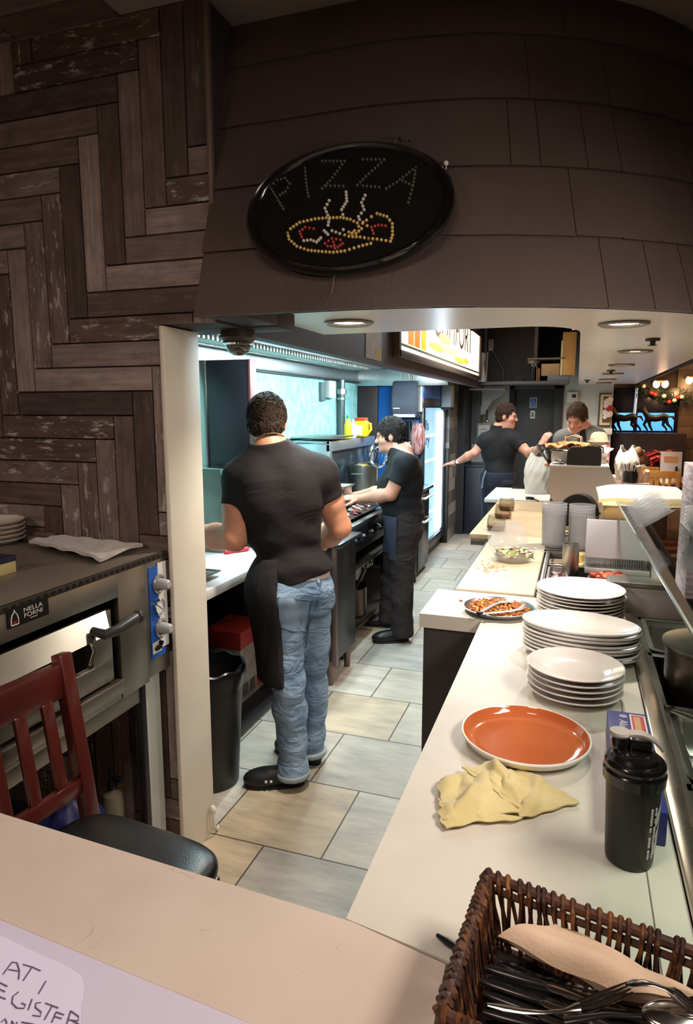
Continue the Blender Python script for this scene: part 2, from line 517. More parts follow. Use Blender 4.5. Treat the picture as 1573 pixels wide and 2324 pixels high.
bmbox(bmw, (XE-.012, YW+.012, ZO+.004), (XH, YW+.2, ZC), 1)
bmw.to_mesh(me); bmw.free()
WALLD = M('dark_wall_edge', (62, 52, 50), .7, col2=(52, 44, 43))
finish('wall_front', me, [PLANK, WALLD], smooth=0, kind='structure', local=True)
# thin brown edging on the header's free edge
mb = MB(); mb.box((XH-.004, YW-.008, 2.27), (XH+.012, YW+.012, ZC), .003)
struct(mb, 'trim_1', M('brown_edge_trim', (104, 86, 76), .5))
# white jamb at the end of the wall
mb = MB(); mb.box((XE-.012, YW-.005, 0), (XE+.006, YW+.212, ZO), .004)
struct(mb, 'trim_2', M('cream_painted_jamb', (226, 216, 200), .55, col2=(216, 204, 187), vscale=3, bump=.05, bscale=60))
# boarded boxing under the ceiling, upper left
T = Matrix(((1, 0, 0, 0), (0, 1, 0, 0), (0, 0, -1, 2.905), (0, 0, 0, 1)))
me = plank_panel('ceiling_boards', [(-3.6, -1.2, -1.42, 1.925)], T, w=.12, seed=5, straight=True)
finish('ceiling_boards', me, PLANK, smooth=0, kind='structure', local=True)

# ---- ceilings
CEIL = M('grey_ceiling_paint', (150, 140, 132), .8, col2=(140, 131, 124), vscale=2)
mb = MB(); mb.box((-3.8, -2.5, 2.906), (1.3, 3.6, 3.0)); struct(mb, 'ceiling', CEIL, smooth=0)
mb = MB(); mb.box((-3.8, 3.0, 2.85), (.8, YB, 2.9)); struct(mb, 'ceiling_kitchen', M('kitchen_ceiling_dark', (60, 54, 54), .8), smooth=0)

# ---- curved canopy of painted shingles
CR = 1.5; CXc = -.7; CYc = 1.82+CR; ARC0 = -PI/2
LEAN = .30; ZB = 1.96
def canopy_pt(sv, z, off=0.):
    """sv: length along the bottom edge from the left end; z height; off: outwards"""
    L0 = CXc-XH
    if z < ZS:
        k = max(0., min(1., ((sv-L0)/CR-.9)/.6)); z += (ZS-z)*k*k*(3-2*k)
    inn = LEAN*(z-ZB)-off
    if sv <= L0: return Vector((XH+sv, 1.82+inn, z))
    a = (sv-L0)/CR
    if a <= PI/2:
        r = CR-inn
        return Vector((CXc+r*math.sin(a), CYc-r*math.cos(a), z))
    return Vector((CXc+CR-inn, CYc+(sv-L0-CR*PI/2), z))
L0 = CXc-XH; SEND = L0+CR*PI/2+6.4
SHING = M('painted_shingles', (88, 73, 67), .52, col2=(76, 63, 59), vscale=2.2, bump=.35, bscale=26, bstretch=(4, 4, .35))
mb = MB(); rnd = random.Random(21)
ch = .199
for c in range(5):
    z0 = ZB+ch*c; z1 = min(z0+ch+.01, 2.905)
    s0 = 0.
    while s0 < SEND:
        wd_ = rnd.uniform(.09, .21) if s0 < 3.4 else .6
        s1 = min(s0+wd_, SEND)
        gap = .0022 if rnd.random() < .7 and .9 < s1 < 3.4 else 0.
        e = s1-gap; ns = 3
        lo = rnd.uniform(0, .0025)
        zz = [z0-lo, z0-lo, z1]; oo = [.001, .013, .002]
        V = []
        for q in range(ns+1):
            sv = s0+(e-s0)*q/ns
            V += [canopy_pt(sv, zz[0], -.002), canopy_pt(sv, zz[1], .013), canopy_pt(sv, z0+ch*.5, .0075), canopy_pt(sv, z1, .0005)]
        Fs = []
        for q in range(ns):
            for i in range(3): Fs.append((q*4+i, (q+1)*4+i, (q+1)*4+i+1, q*4+i+1))
        if gap:
            # the edge of the shingle
            Fs.append((ns*4, ns*4+1, ns*4+2)); Fs.append((ns*4, ns*4+2, ns*4+3))
        mb.faces(V, Fs)
        s0 = s1
mb.mi = 1
N_ = 90
V = []
for q in range(N_+1):
    sv = SEND*q/N_ if q > 60 else (L0+CR*PI/2)*q/60
    V += [canopy_pt(sv, ZB, -.006), canopy_pt(sv, ZC, -.006), canopy_pt(sv, ZB, -.03), canopy_pt(sv, ZC, -.03)]
Fs = []
for q in range(N_):
    a, b2 = q*4, (q+1)*4
    Fs += [(a, b2, b2+1, a+1), (a+2, a+3, b2+3, b2+2), (a, a+2, b2+2, b2), (a+1, b2+1, b2+3, a+3)]
Fs.append((0, 1, 3, 2))
mb.faces(V, Fs)
struct(mb, 'canopy', [SHING, M('canopy_backing', (40, 33, 31), .8)], smooth=30)

# ---- soffit under the canopy: a strip across the front and one running back over the counter
SOFF = M('soffit_paint', (236, 230, 220), .27, col2=(231, 224, 213), vscale=1.5)
outer = []
for q in range(41):
    p = canopy_pt((L0+CR*PI/2)*q/40, ZB, -.065); outer.append((p.x, p.y))
outer.append((outer[-1][0], YB))
YI = 2.91; XI = -.004
inner = [(XI, YB), (XI, YI+.30)]
for q in range(1, 9):
    a = PI/2*q/8
    inner.append((XI-.22*(1-math.cos(a)) , YI+.30-.30*math.sin(a)))
inner += [(-1.0, YI), (XH, YI)]
poly = outer+inner
mb = MB()
vs = [mb._v((x, y, ZS)) for x, y in poly]; f = mb._f(vs, False)
vt = [mb._v((x, y, ZS+.05)) for x, y in poly]; mb._f(vt[::-1], False)
for i in range(len(poly)):
    j = (i+1) % len(poly); mb._f([vs[i], vs[j], vt[j], vt[i]], False)
bmesh.ops.triangulate(mb.bm, faces=[f for f in mb.bm.faces if len(f.verts) > 4])
struct(mb, 'soffit', SOFF, smooth=20)
# inner upstand of the soffit opening
mb = MB()
for a, b2 in zip(inner, inner[1:]):
    mb.faces([(a[0], a[1], ZS+.05), (b2[0], b2[1], ZS+.05), (b2[0], b2[1], 2.85), (a[0], a[1], 2.85)], [(0, 1, 2, 3)])
struct(mb, 'soffit_upstand', M('soffit_upstand_paint', (84, 76, 70), .7), smooth=20)
# dark boxed beam left of the soffit, over the opening
mb = MB(); mb.box((-1.6, YW+.2, 1.962), (-.985, 2.28, 2.3), .004); mb.box((XH, 1.885, 1.966), (-.985, YW+.205, 2.1), .003)
struct(mb, 'beam_over_opening', M('dark_beam_paint', (58, 50, 50), .6, col2=(50, 43, 44)))

# ---- kitchen bulkhead
XB = -1.2
mb = MB(); mb.box((XB-.06, 2.3, 1.962), (XB, 9.05, 2.86))
struct(mb, 'bulkhead', M('bulkhead_purple_grey', (74, 64, 70), .6, col2=(66, 57, 62), vscale=2))
# ---- kitchen walls
XK = -2.25
def teal_mat():
    m = M('teal_plaster', (140, 200, 200), .45, col2=(172, 220, 214), vscale=14, bump=.15, bscale=30, detail=8, lo=.38, hi=.62)
    return m
mb = MB(); mb.box((XK-.1, YW+.2, 0), (XK, 8.9, 2.9)); struct(mb, 'wall_left', teal_mat(), smooth=0)
mb = MB(); mb.box((XK, 8.9, 0), (-1.62, 9.0, 2.9)); struct(mb, 'wall_kitchen_end', M('kitchen_end_teal', (96, 160, 158), .6), smooth=0)
# ---- back wall with door
GREY = M('pale_grey_green_wall', (196, 199, 188), .7, col2=(188, 191, 180), vscale=2)
def tilew(name, lo, hi): pass
DX0, DX1 = at(1165, 900, Y=YB).x, at(1262, 900, Y=YB).x
DZ = 1.985
mb = MB(); mb.box((-2.4, YB, 0), (DX0, YB+.1, 2.9)); mb.box((DX1, YB, 0), (at(1392, 900, Y=YB).x, YB+.1, 2.9)); mb.box((DX0, YB, DZ), (DX1, YB+.1, 2.9))
struct(mb, 'wall_back', GREY, smooth=0)
DGREY = M('charcoal_door_paint', (70, 70, 70), .5, col2=(64, 64, 64), vscale=3)
t = thing('door_1', None, None, (DX0, YB, 0)); t['kind'] = 'structure'
mb = MB(); mb.box((DX0, YB+.04, 0), (DX1, YB+.085, DZ-.01), .003); mb.build('door_leaf', DGREY, t)
mb = MB()
for x0, x1 in ((DX0-.05, DX0+.02), (DX1-.02, DX1+.10)): mb.box((x0, YB-.03, 0), (x1, YB+.03, DZ+.06), .004)
mb.box((DX0-.05, YB-.03, DZ-.02), (DX1+.10, YB+.03, DZ+.07), .004); mb.build('door_frame', M('charcoal_door_frame', (54, 53, 53), .5), t)
mb = MB(); mb.cyl((DX1-.08, YB+.04, 1.0), (DX1-.08, YB-.03, 1.0), .022); mb.ell((DX1-.08, YB-.04, 1.0), (.03, .03, .03)); mb.build('door_handle', CHROME, t)
# dark passage post and mosaic column
def mosaic_mat():
    m = bpy.data.materials.new('grey_mosaic_tiles'); m.use_nodes = True
    nt = m.node_tree; N = nt.nodes; L = nt.links; b = N['Principled BSDF']
    tc = N.new('ShaderNodeTexCoord'); mp = N.new('ShaderNodeMapping'); L.new(tc.outputs['UV'], mp.inputs[0])
    br = N.new('ShaderNodeTexBrick'); br.offset = .35; br.inputs['Scale'].default_value = 1
    br.inputs['Brick Width'].default_value = .30; br.inputs['Row Height'].default_value = .16; br.inputs['Mortar Size'].default_value = .003
    br.inputs['Color1'].default_value = (*lin((78, 76, 76)), 1); br.inputs['Color2'].default_value = (*lin((196, 192, 186)), 1); br.inputs['Mortar'].default_value = (*lin((70, 68, 66)), 1)
    L.new(mp.outputs[0], br.inputs['Vector']); L.new(br.outputs['Color'], b.inputs['Base Color']); b.inputs['Roughness'].default_value = .35
    return m
def uv_box(me):
    ul = me.uv_layers.new(name='UVMap')
    for p in me.polygons:
        n = p.normal
        for li in p.loop_indices:
            c = me.vertices[me.loops[li].vertex_index].co
            ul.data[li].uv = (c.y, c.z) if abs(n.x) > .7 else ((c.x, c.z) if abs(n.y) > .7 else (c.x, c.y))
mb = MB(); mb.box((XK, 8.28, 0), (-1.50, 8.9, 2.05))
o = struct(mb, 'column_mosaic', mosaic_mat(), smooth=0); uv_box(o.data)
mb = MB(); mb.box((-1.62, 8.9, 0), (-1.40, 9.45, 2.06)); struct(mb, 'column_dark', M('charcoal_column', (40, 39, 42), .5), smooth=0)
mb = MB(); mb.box((-1.7, 9.45, 0), (-1.28, YB, 2.06)); struct(mb, 'wall_passage', M('passage_grey', (92, 94, 92), .6), smooth=0)
# ---- dining room beyond
DW = M('dining_dark_wall', (58, 44, 38), .7, col2=(44, 34, 30), vscale=3)
mb = MB(); mb.box((at(1392, 900, Y=YB).x, YB+.9, 0), (6, YB+1.0, 3.2)); struct(mb, 'wall_dining', DW, smooth=0)
mb = MB(); mb.box((at(1392, 900, Y=YB).x-.1, YB+.02, 0), (at(1392, 900, Y=YB).x, YB+.95, 3.0)); struct(mb, 'wall_dining_return', DW, smooth=0)
mb = MB(); mb.box((5.2, -2.5, 0), (5.3, YB+1, 3.2)); struct(mb, 'wall_right', DW, smooth=0)
mb = MB(); mb.box((-3.7, -2.6, 0), (5.3, -2.5, 3.2)); struct(mb, 'wall_behind', M('front_room_wall', (120, 104, 92), .8), smooth=0)
mb = MB(); mb.box((-3.8, -2.6, 0), (-3.7, 2.2, 3.2)); struct(mb, 'wall_front_room_left', M('front_room_wall', (120, 104, 92), .8), smooth=0)
WOODC = M('dark_red_ceiling_boards', (112, 62, 40), .5, col2=(84, 44, 28), vscale=3, vstretch=(1, 12, 1))
mb = MB(); mb.box((.6, -2.5, 2.72), (5.3, YB+1, 2.8))
for i in range(14): mb.box((.75, 3.6+i*.5, 2.66), (5.2, 3.66+i*.5, 2.72))
struct(mb, 'ceiling_dining', WOODC, smooth=0)

# ================================================================ fixtures on ceiling and canopy
GLOW = M('pot_light_lens', (255, 240, 214), .4, emit=9.)
TRIMR = M('pot_light_trim', (120, 112, 104), .35, .6)
names = ['recessed pot light over the kitchen opening, nearest to the dome camera',
         'large recessed pot light nearest along the curved canopy edge', 'second pot light of the row running back along the soffit',
         'third pot light of the row running back along the soffit', 'fourth pot light of the row running back along the soffit',
         'fifth pot light of the row running back along the soffit', 'farthest pot light of the row, close to the back wall']
pot = None
for (x, y, w), nm in zip(POTS, names):
    if pot is None:
        pot = thing('pot_light', nm, 'ceiling light', (x, y, ZS), 0, 'pot lights in the soffit')
        mb = MB(); mb.lathe([(.062, .0), (.096, 0), (.098, -.006), (.088, -.012), (.068, -.008), (.062, .0)], n=40); mb.build('trim_ring', TRIMR, pot, local=True)
        mb = MB(); mb.lathe([(0, -.0035), (.040, -.0035), (.062, -.001)], n=32); mb.build('lens', GLOW, pot, local=True)
    else: dup(pot, (x, y, ZS), 0, nm)
SPRK = M('sprinkler_metal', (70, 60, 52), .4, .6)
sp = None
for i, (px, py, nm) in enumerate(((1482, 768, 'small dark sprinkler cap beside the second pot light'), (1387, 840, 'small dark sprinkler cap between the third and fourth pot lights'), (1333, 862, 'tiny dark sprinkler cap at the back of the soffit'))):
    c = at(px, py, Z=ZS)
    mb = MB(); mb.cyl((c.x, c.y, ZS), (c.x, c.y, ZS-.012), .034); mb.cyl((c.x, c.y, ZS-.012), (c.x, c.y, ZS-.032), .013); mb.cyl((c.x, c.y, ZS-.032), (c.x, c.y, ZS-.035), .022)
    mb.build('sprinkler', SPRK, label=nm, cat='sprinkler', group='sprinkler caps')

# dome security camera under the beam
c = at(540, 748, Z=1.962)
cm = thing('dome_camera', 'dark dome security camera hanging under the beam beside the white jamb', 'camera', (c.x, c.y, 1.962))
mb = MB(); mb.lathe([(0, 0), (.06, 0), (.064, -.03), (.052, -.045), (0, -.045)], n=32); mb.build('housing', M('camera_housing', (64, 54, 52), .4), cm, local=True)
mb = MB(); mb.lathe([(.046, -.044), (.045, -.06), (.036, -.078), (.02, -.088), (0, -.091)], n=32); mb.build('dome', M('smoked_dome', (70, 66, 64), .06, coat=.6, spec=.8), cm, local=True)
mb = MB(); mb.lathe([(.054, -.043), (.056, -.049), (.046, -.055), (.044, -.046)], n=32, close=True); mb.build('ring', CHROME, cm, local=True)

# oval LED sign on the canopy
def canopy_frame(px, py, off):
    """point on the canopy face for this pixel, its along direction, its up direction and outward normal"""
    best = None
    for i in range(400):
        sv = i*.006
        for z in (2.2, 2.35, 2.5): pass
    d = _fw*F + _rt*(px-CX) + _up*(CY-py)
    lo, hi = .8, 4.
    for _ in range(60):
        t = (lo+hi)/2/d.length; p = CAM+d*t
        inn = LEAN*(p.z-ZB)-off
        if p.x < CXc: inside = p.y > 1.82+inn
        else: inside = (p.x-CXc)**2+(p.y-CYc)**2 < (CR-inn)**2 if p.y < CYc else True
        if inside: hi = t*d.length
        else: lo = t*d.length
    p = CAM+d*(hi/d.length)
    if p.x <= CXc: n = Vector((0, -1, 0)); a = Vector((1, 0, 0))
    else:
        n = Vector((p.x-CXc, p.y-CYc, 0)).normalized(); a = Vector((-n.y, n.x, 0))
    up = (Vector((0, 0, 1))-n*LEAN).normalized()
    nn = a.cross(up).normalized()
    if nn.dot(n) < 0: nn = -nn
    return p, a, up, nn
p, a, up, nn = canopy_frame(787, 475, .035)
SG = Matrix(((a.x, up.x, nn.x, p.x), (a.y, up.y, nn.y, p.y), (a.z, up.z, nn.z, p.z), (0, 0, 0, 1)))
ax_, bx_ = .305, .195
sg = thing('led_sign', 'oval black LED pizza sign, unlit, hung on the dark shingle canopy', 'sign', p)
mb = MB(); mb.T = SG
mb.lathe([(0, -.02), (.97, -.02), (1.0, -.008), (1.0, .012), (.965, .026), (.92, .020), (.90, .010), (0, .010)], n=72, sx=ax_, sy=bx_)
mb.build('sign_board', M('gloss_black_sign', (15, 13, 13), .16, coat=.4), sg)
FONT5 = {'P': ['111', '101', '111', '100', '100', '100'], 'I': ['1', '1', '1', '1', '1', '1'], 'Z': ['11111', '00011', '00110', '01100', '11000', '11111'], 'A': ['00100', '01010', '01010', '11111', '10001', '10001']}
def led(pts, name, mat, r=.0042):
    mb = MB(); mb.T = SG
    for (u, v) in pts:
        mb.lathe([(r, .010), (r, .013), (r*.6, .0155), (0, .0165)], c=(u, v, 0), n=10)
    mb.build(name, mat, sg)
def sgpix(px, py):
    d = _fw*F + _rt*(px-CX) + _up*(CY-py); o_ = CAM
    t = (Vector(p)-o_).dot(nn)/d.dot(nn); q = o_+d*t-Vector(p)
    return (q.dot(a), q.dot(up))
def seg(pts, step=.0125):
    P = [sgpix(*q) for q in pts]; out = []
    tot = 0.
    for (x0, y0), (x1, y1) in zip(P, P[1:]):
        L = math.hypot(x1-x0, y1-y0); n = max(1, round(L/step))
        for i in range(n): out.append((x0+(x1-x0)*i/n, y0+(y1-y0)*i/n))
    out.append(P[-1]); return out
def zc(x, y): return (540+x*500/1573, 300+y*360/1133)
GRN = M('unlit_green_leds', (66, 78, 64), .35)
for letter in ([[(240, 405), (335, 565)], [(240, 405), (290, 360), (345, 345), (380, 385), (350, 440), (310, 465)]], [[(487, 275), (497, 380), (512, 475)]],
               [[(612, 225), (770, 225), (665, 365), (610, 420)], [(640, 400), (760, 402)]], [[(900, 212), (1050, 215), (920, 335), (860, 395)], [(900, 400), (1015, 410)]],
               [[(1275, 270), (1140, 375), (1065, 420)], [(1275, 270), (1255, 400), (1222, 520)], [(1180, 365), (1250, 400)]]):
    led(sum((seg([zc(*q) for q in st], .0115) for st in letter), []), 'green_led_letter', GRN, .0042)
WLD = M('unlit_white_leds', (205, 196, 184), .3)
for st in ([(660, 505), (630, 560), (660, 635), (652, 680)], [(780, 445), (785, 510), (748, 570), (757, 605)], [(915, 468), (890, 520), (908, 570), (868, 620), (875, 640)]):
    led(seg([zc(*q) for q in st], .0108), 'white_led_steam', WLD, .0046)
for st in ([(480, 790), (530, 785), (570, 800), (600, 770)], [(625, 720), (650, 745), (680, 720), (735, 740), (760, 712)]):
    led(seg([zc(*q) for q in st], .0108), 'white_led_cheese', WLD, .0046)
yl = []
for st in ([(365, 735), (385, 705), (450, 660), (560, 635), (640, 628), (740, 625), (810, 640), (860, 665), (900, 660), (930, 685), (890, 705), (850, 740), (800, 730), (770, 750)],
           [(365, 735), (375, 780), (430, 830), (510, 858), (610, 868), (690, 873), (770, 863), (870, 832), (955, 810), (940, 775), (1000, 780), (1095, 795), (1110, 750), (1108, 670), (1070, 620), (1000, 598), (960, 620), (925, 645), (870, 690), (840, 720), (800, 760), (880, 765), (940, 775)]):
    yl += seg([zc(*q) for q in st], .0118)
led(yl, 'yellow_led_outline', M('unlit_yellow_leds', (212, 178, 104), .3), .0046)
for sts in ([[(550, 705), (490, 695), (450, 725), (465, 765)]], [[(1060, 685), (1010, 680), (960, 695), (975, 740)]], [[(630, 810), (680, 775), (740, 785), (755, 810), (720, 835), (650, 830)], [(690, 800), (700, 845)]]):
    led(sum((seg([zc(*q) for q in st], .0108) for st in sts), []), 'red_led_topping', M('unlit_red_leds', (176, 62, 54), .3), .0042)
for (u0, v0, u1, v1) in ((.12, .185, .135, .215), (.155, .17, .16, .205), (-.155, .165, -.18, .18)):
    mb = MB(); mb.T = SG
    mb.tube([(u0, v0, .0), ((u0+u1)/2+.004, (v0+v1)/2, .006), (u1, v1, -.02)], .0035, 8); mb.build('mounting_hook', BLACKM, sg)
# two white push pins on the canopy
for px, py, nm, ln in ((760, 624, 'white push pin under the oval sign with a thread hanging from it', 1), (1012, 378, 'white push pin on the canopy to the right of the oval sign', 0)):
    q, a2, u2, n2 = canopy_frame(px, py, .012)
    t = thing('push_pin', nm, 'pin', q)
    mb = MB(); mb.cyl(q-n2*.016, q+n2*.012, .003); mb.ell(q+n2*.014, (.007, .007, .007)); mb.build('pin_head', M('pearl_white', (235, 230, 222), .3), t)
    if ln: mb = MB(); mb.tube([q+n2*.008, q+n2*.012-Vector((0, 0, .03)), q+n2*.022-Vector((.002, 0, .062))], .0012, 6); mb.build('thread', M('thread_grey', (130, 118, 110), .8), t)

# ================================================================ pizza oven against the plank wall
OX = -1.327
ov = thing('pizza_oven', 'stainless steel deck pizza oven on a stand, standing against the plank wall', 'oven', (-1.8, 1.1, 0))
OY0, OY1 = .97, 1.925; OZ0, OZ1 = .765, 1.198
BRUSH = M('brushed_oven_steel', (168, 160, 150), .40, 1., col2=(142, 134, 122), vscale=2.5, bump=.06, bscale=26, bstretch=(20, 1, 30), rvar=.1)
mb = MB()
mb.box((-2.3, OY0, OZ0), (OX-.03, OY1, OZ1-.01), .004)
mb.box((OX-.03, 1.66, OZ0), (OX-.002, 1.80, OZ1-.018), .003)
mb.box((OX-.03, OY0, 1.10), (OX-.002, 1.66, OZ1-.022), .003)
mb.box((OX-.03, 1.802, OZ0+.01), (OX-.004, OY1, OZ1-.02), .003)
mb.build('body', BRUSH, ov)
mb = MB(); mb.box((-2.3, OY0-.01, OZ1-.012), (OX-.008, OY1, OZ1), .002)
mb.build('top_panel', M('oven_top_steel', (158, 148, 134), .45, .55, col2=(132, 120, 106), vscale=3, rvar=.12, bump=.05), ov)
mb = MB(); mb.box((OX-.012, OY0, OZ1-.022), (OX, OY1, OZ1-.001), .001)
mb.mi = 1
y = OY0+.01
while y < OY1-.02:
    mb.box((OX-.002, y, OZ1-.017), (OX+.0008, y+.012, OZ1-.007)); y += .027
mb.build('vent_strip', [M('dark_steel_strip', (74, 68, 62), .45, .7), DARKGAP], ov)
# door opening, door with window
mb = MB(); mb.box((OX-.045, OY0, .80), (OX-.030, 1.662, 1.102)); mb.build('door_recess', DARKGAP, ov)
dr = MB()
dr.box((OX-.026, OY0, .845), (OX-.004, 1.625, .915), .003); dr.box((OX-.026, OY0, 1.02), (OX-.004, 1.625, 1.072), .003)
dr.box((OX-.026, 1.535, .915), (OX-.004, 1.625, 1.02), .003)
# sloping flange that carries the handle
dr.faces([(OX-.004, OY0, 1.075), (OX-.004, 1.60, 1.075), (OX+.045, 1.56, 1.02), (OX+.045, OY0, 1.02), (OX-.006, OY0, 1.018), (OX-.006, 1.60, 1.018)], [(0, 1, 2, 3), (3, 2, 5, 4), (0, 3, 4), (1, 5, 2), (0, 4, 5, 1)])
door = dr.build('oven_door', BRUSH, ov)
mb = MB(); mb.box((OX-.02, OY0, .912), (OX-.012, 1.54, 1.022)); mb.build('door_window', M('dark_oven_glass', (14, 12, 12), .08, coat=.3), door)
mb = MB(); mb.box((OX-.012, OY0, .912), (OX-.002, 1.54, .917), .001); mb.build('window_bead', CHROME, door)
mb = MB(); mb.tube([(OX+.03, 1.50, 1.045), (OX+.075, 1.50, 1.04), (OX+.085, 1.545, 1.042), (OX+.082, 1.63, 1.05)], [.013, .015, .016, .017], 16)
mb.ell((OX+.080, 1.645, 1.05), (.021, .012, .021)); mb.build('handle', M('dark_grip', (52, 50, 50), .35), door)
mb = MB(); mb.tube([(OX+.02, 1.49, 1.03), (OX+.035, 1.495, .99), (OX+.02, 1.49, .945)], .005, 8); mb.build('handle_bracket', CHROME, door)
mb = MB(); mb.box((OX-.03, OY0, .79), (OX+.012, 1.655, .835), .004); mb.box((OX-.03, OY0, OZ0), (OX-.004, 1.655, .80), .003); mb.build('front_apron', BRUSH, ov)
# badge
b0, b1 = at(15, 1385, X=OX), at(110, 1425, X=OX)
mb = MB(); mb.box((OX-.003, 1.232, 1.133), (OX+.0015, 1.370, 1.183)); bd = mb.build('badge', M('badge_black', (14, 12, 12), .3), ov)
mb = MB()
mb.text('NELLA', .0165, Tr(OX+.0016, 1.284, 1.163) @ FACE_X, .0004, sx=1.35); mb.text('FORNI', .0165, Tr(OX+.0016, 1.284, 1.148) @ FACE_X, .0004, sx=1.35)
mb.box((OX+.0014, 1.305, 1.142), (OX+.002, 1.330, 1.1435))
mb.build('lettering', M('badge_white', (222, 216, 208), .5), bd, smooth=0)
mb = MB()
arc = [(1.243, 1.139), (1.243, 1.155), (1.247, 1.166), (1.2545, 1.1735), (1.262, 1.166), (1.266, 1.155), (1.266, 1.139), (1.243, 1.139)]
mb.tube([(OX+.0018, y, z) for y, z in arc], .0017, 6); mb.cyl((OX+.0018, 1.2545, 1.172), (OX+.0018, 1.2545, 1.178), .0022, n=8)
mb.build('oven_emblem', M('badge_white', (222, 216, 208), .5), bd)
mb = MB(); mb.box((OX+.0014, 1.249, 1.141), (OX+.0019, 1.260, 1.149)); mb.build('emblem_flame', M('badge_red', (150, 30, 26), .5), bd)
# control panel
cp = MB(); cp.box((OX-.004, 1.818, .835), (OX-.001, 1.895, 1.157)); cpo = cp.build('control_panel', M('control_blue', (38, 92, 178), .35), ov)
mb = MB(); mb.box((OX-.002, 1.868, .862), (OX, 1.916, 1.163)); mb.box((OX-.002, 1.822, .853), (OX+.0004, 1.872, .893)); mb.build('white_label', M('label_white', (222, 220, 214), .4), cpo)
def knob(y, z):
    k = MB(); k.T = Tr(OX, y, z) @ Ry(PI/2)
    k.lathe([(.033, 0), (.034, .006), (.028, .010), (.024, .008)], n=32); k.build('knob_bezel', M('knob_silver', (170, 170, 172), .25, .7), cpo)
    k = MB(); k.T = Tr(OX, y, z) @ Ry(PI/2)
    k.lathe([(.023, .004), (.021, .012), (.0175, .040), (.012, .046), (0, .047)], n=10); k.build('knob', M('knob_grey', (176, 174, 172), .4), cpo)
knob(1.866, 1.092); knob(1.868, .935)
mb = MB(); mb.T = Tr(OX, 1.862, 1.012) @ Ry(PI/2); mb.lathe([(.028, 0), (.029, .008), (.024, .010), (.024, .006), (0, .006)], n=32); gg = mb.build('gauge', CHROME, cpo)
mb = MB(); mb.T = Tr(OX+.0062, 1.862, 1.012) @ Ry(PI/2); mb.lathe([(0, 0), (.023, 0)], n=32); mb.mi = 1; mb.cbox((0, 0, .0006), (.036, .002, .0008), rz=.9); mb.build('gauge_face', [M('gauge_dial', (226, 226, 222), .4), DARKGAP], cpo)
mb = MB(); mb.ell((OX+.006, 1.848, .872), (.006, .020, .010)); mb.cyl((OX, 1.862, .885), (OX+.012, 1.862, .885), .007); mb.build('switch', BLACKP, cpo)
# stand
mb = MB(); mb.box((OX-.07, 1.80, 0), (OX-.045, 1.915, OZ0), .003); mb.build('stand_leg', M('pale_board', (196, 198, 188), .6, col2=(184, 186, 174), vscale=8), ov)
mb = MB(); mb.box((OX-.05, 1.775, 0), (OX-.02, 1.80, OZ0), .003); mb.build('stand_leg', BLACKM, ov)
mb = MB(); mb.box((-2.28, OY0, 0), (-2.24, 1.9, OZ0)); mb.build('stand_back', BLACKM, ov)
mb = MB(); mb.box((OX-.055, OY0, .70), (OX-.025, 1.80, OZ0), .003); mb.build('stand_rail', BRUSH, ov)
mb = MB(); mb.box((-2.25, OY0, .20), (OX-.06, 1.77, .225), .003); mb.build('stand_shelf', BLACKM, ov)
# things under the oven
mb = MB(); rnd = random.Random(3)
def bagfn(u, v):
    a_ = 2*PI*u; h = v; r = .12*math.sin(PI*min(1, .12+v*.88))**.6*(1+.12*math.sin(5*a_+h*7)+.06*math.sin(9*a_))
    return (-1.50+r*.8*math.cos(a_), 1.56+r*math.sin(a_), .226+.24*h)
mb.grid(bagfn, 40, 18); mb.build('plastic_bag', M('blue_plastic_bag', (28, 34, 96), .4, col2=(20, 24, 70), vscale=12), label='dark blue plastic bag on the shelf under the pizza oven', cat='bag')
t = thing('spray_bottle', 'beige bottle with black nozzle under the oven beside the stand leg', 'bottle', (-1.45, 1.725, .226))
mb = MB(); mb.lathe([(0, 0), (.033, 0), (.036, .01), (.036, .12), (.03, .145), (.014, .155), (.014, .17), (0, .17)], n=24); mb.build('bottle_body', M('beige_bottle', (120, 110, 92), .4), t, local=True)
mb = MB(); mb.lathe([(.016, .165), (.017, .185), (.010, .2), (.009, .235), (0, .24)], n=16); mb.cbox((.02, 0, .205), (.05, .014, .02), bev=.004); mb.build('nozzle', BLACKP, t, local=True)
# things on the oven
def plate_prof(R, h, rim=.012, t=.006, well=.62):
    """a closed profile of a plate of radius R with a raised rim"""
    return [(0, 0), (R*.55, 0), (R*.60, .003), (R*.78, h*.45), (R-.002, h-.001), (R, h+.002), (R-.004, h+t*.5), (R*.80, h*.45+t*.8), (R*well, t*.75+.001), (R*.4, t*.7), (0, t*.7)]
P0 = at(-12, 1236, Z=OZ1)
for i in range(5):
    mb = MB(); mb.lathe(plate_prof(.105, .020), (P0.x-.02, P0.y+.02, OZ1+.0005+i*.0165), n=56)
    mb.build('dinner_plate', M('cream_glaze', (214, 200, 184), .25), label=f'{ORD[4-i]} white plate of the stack on top of the pizza oven', cat='plate', group='plates stacked on the pizza oven')
mb = MB()
q = [at(68, 1245, Z=OZ1), at(187, 1213, Z=OZ1), at(338, 1243, Z=OZ1), at(228, 1281, Z=OZ1)]
q = [Vector((min(v.x, OX-.012), min(v.y, YW-.022), v.z)) for v in q]
def towel(u, v):
    p_ = (q[0]*(1-u)+q[1]*u)*(1-v)+(q[3]*(1-u)+q[2]*u)*v
    return (p_.x+.004*math.sin(u*9+v*3), p_.y+.003*math.sin(v*11), OZ1+.013+.004*math.sin(u*7+v*4)+.0025*math.sin(v*23+u*5)+(.004 if u+v < .95 else 0))
mb.grid(towel, 30, 24, .011); mb.build('folded_towel', M('white_terry_towel', (206, 194, 184), .95, col2=(190, 178, 168), vscale=40, bump=.5, bscale=300, sheen=.3), label='white folded cloth towel lying on the top of the pizza oven', cat='towel')
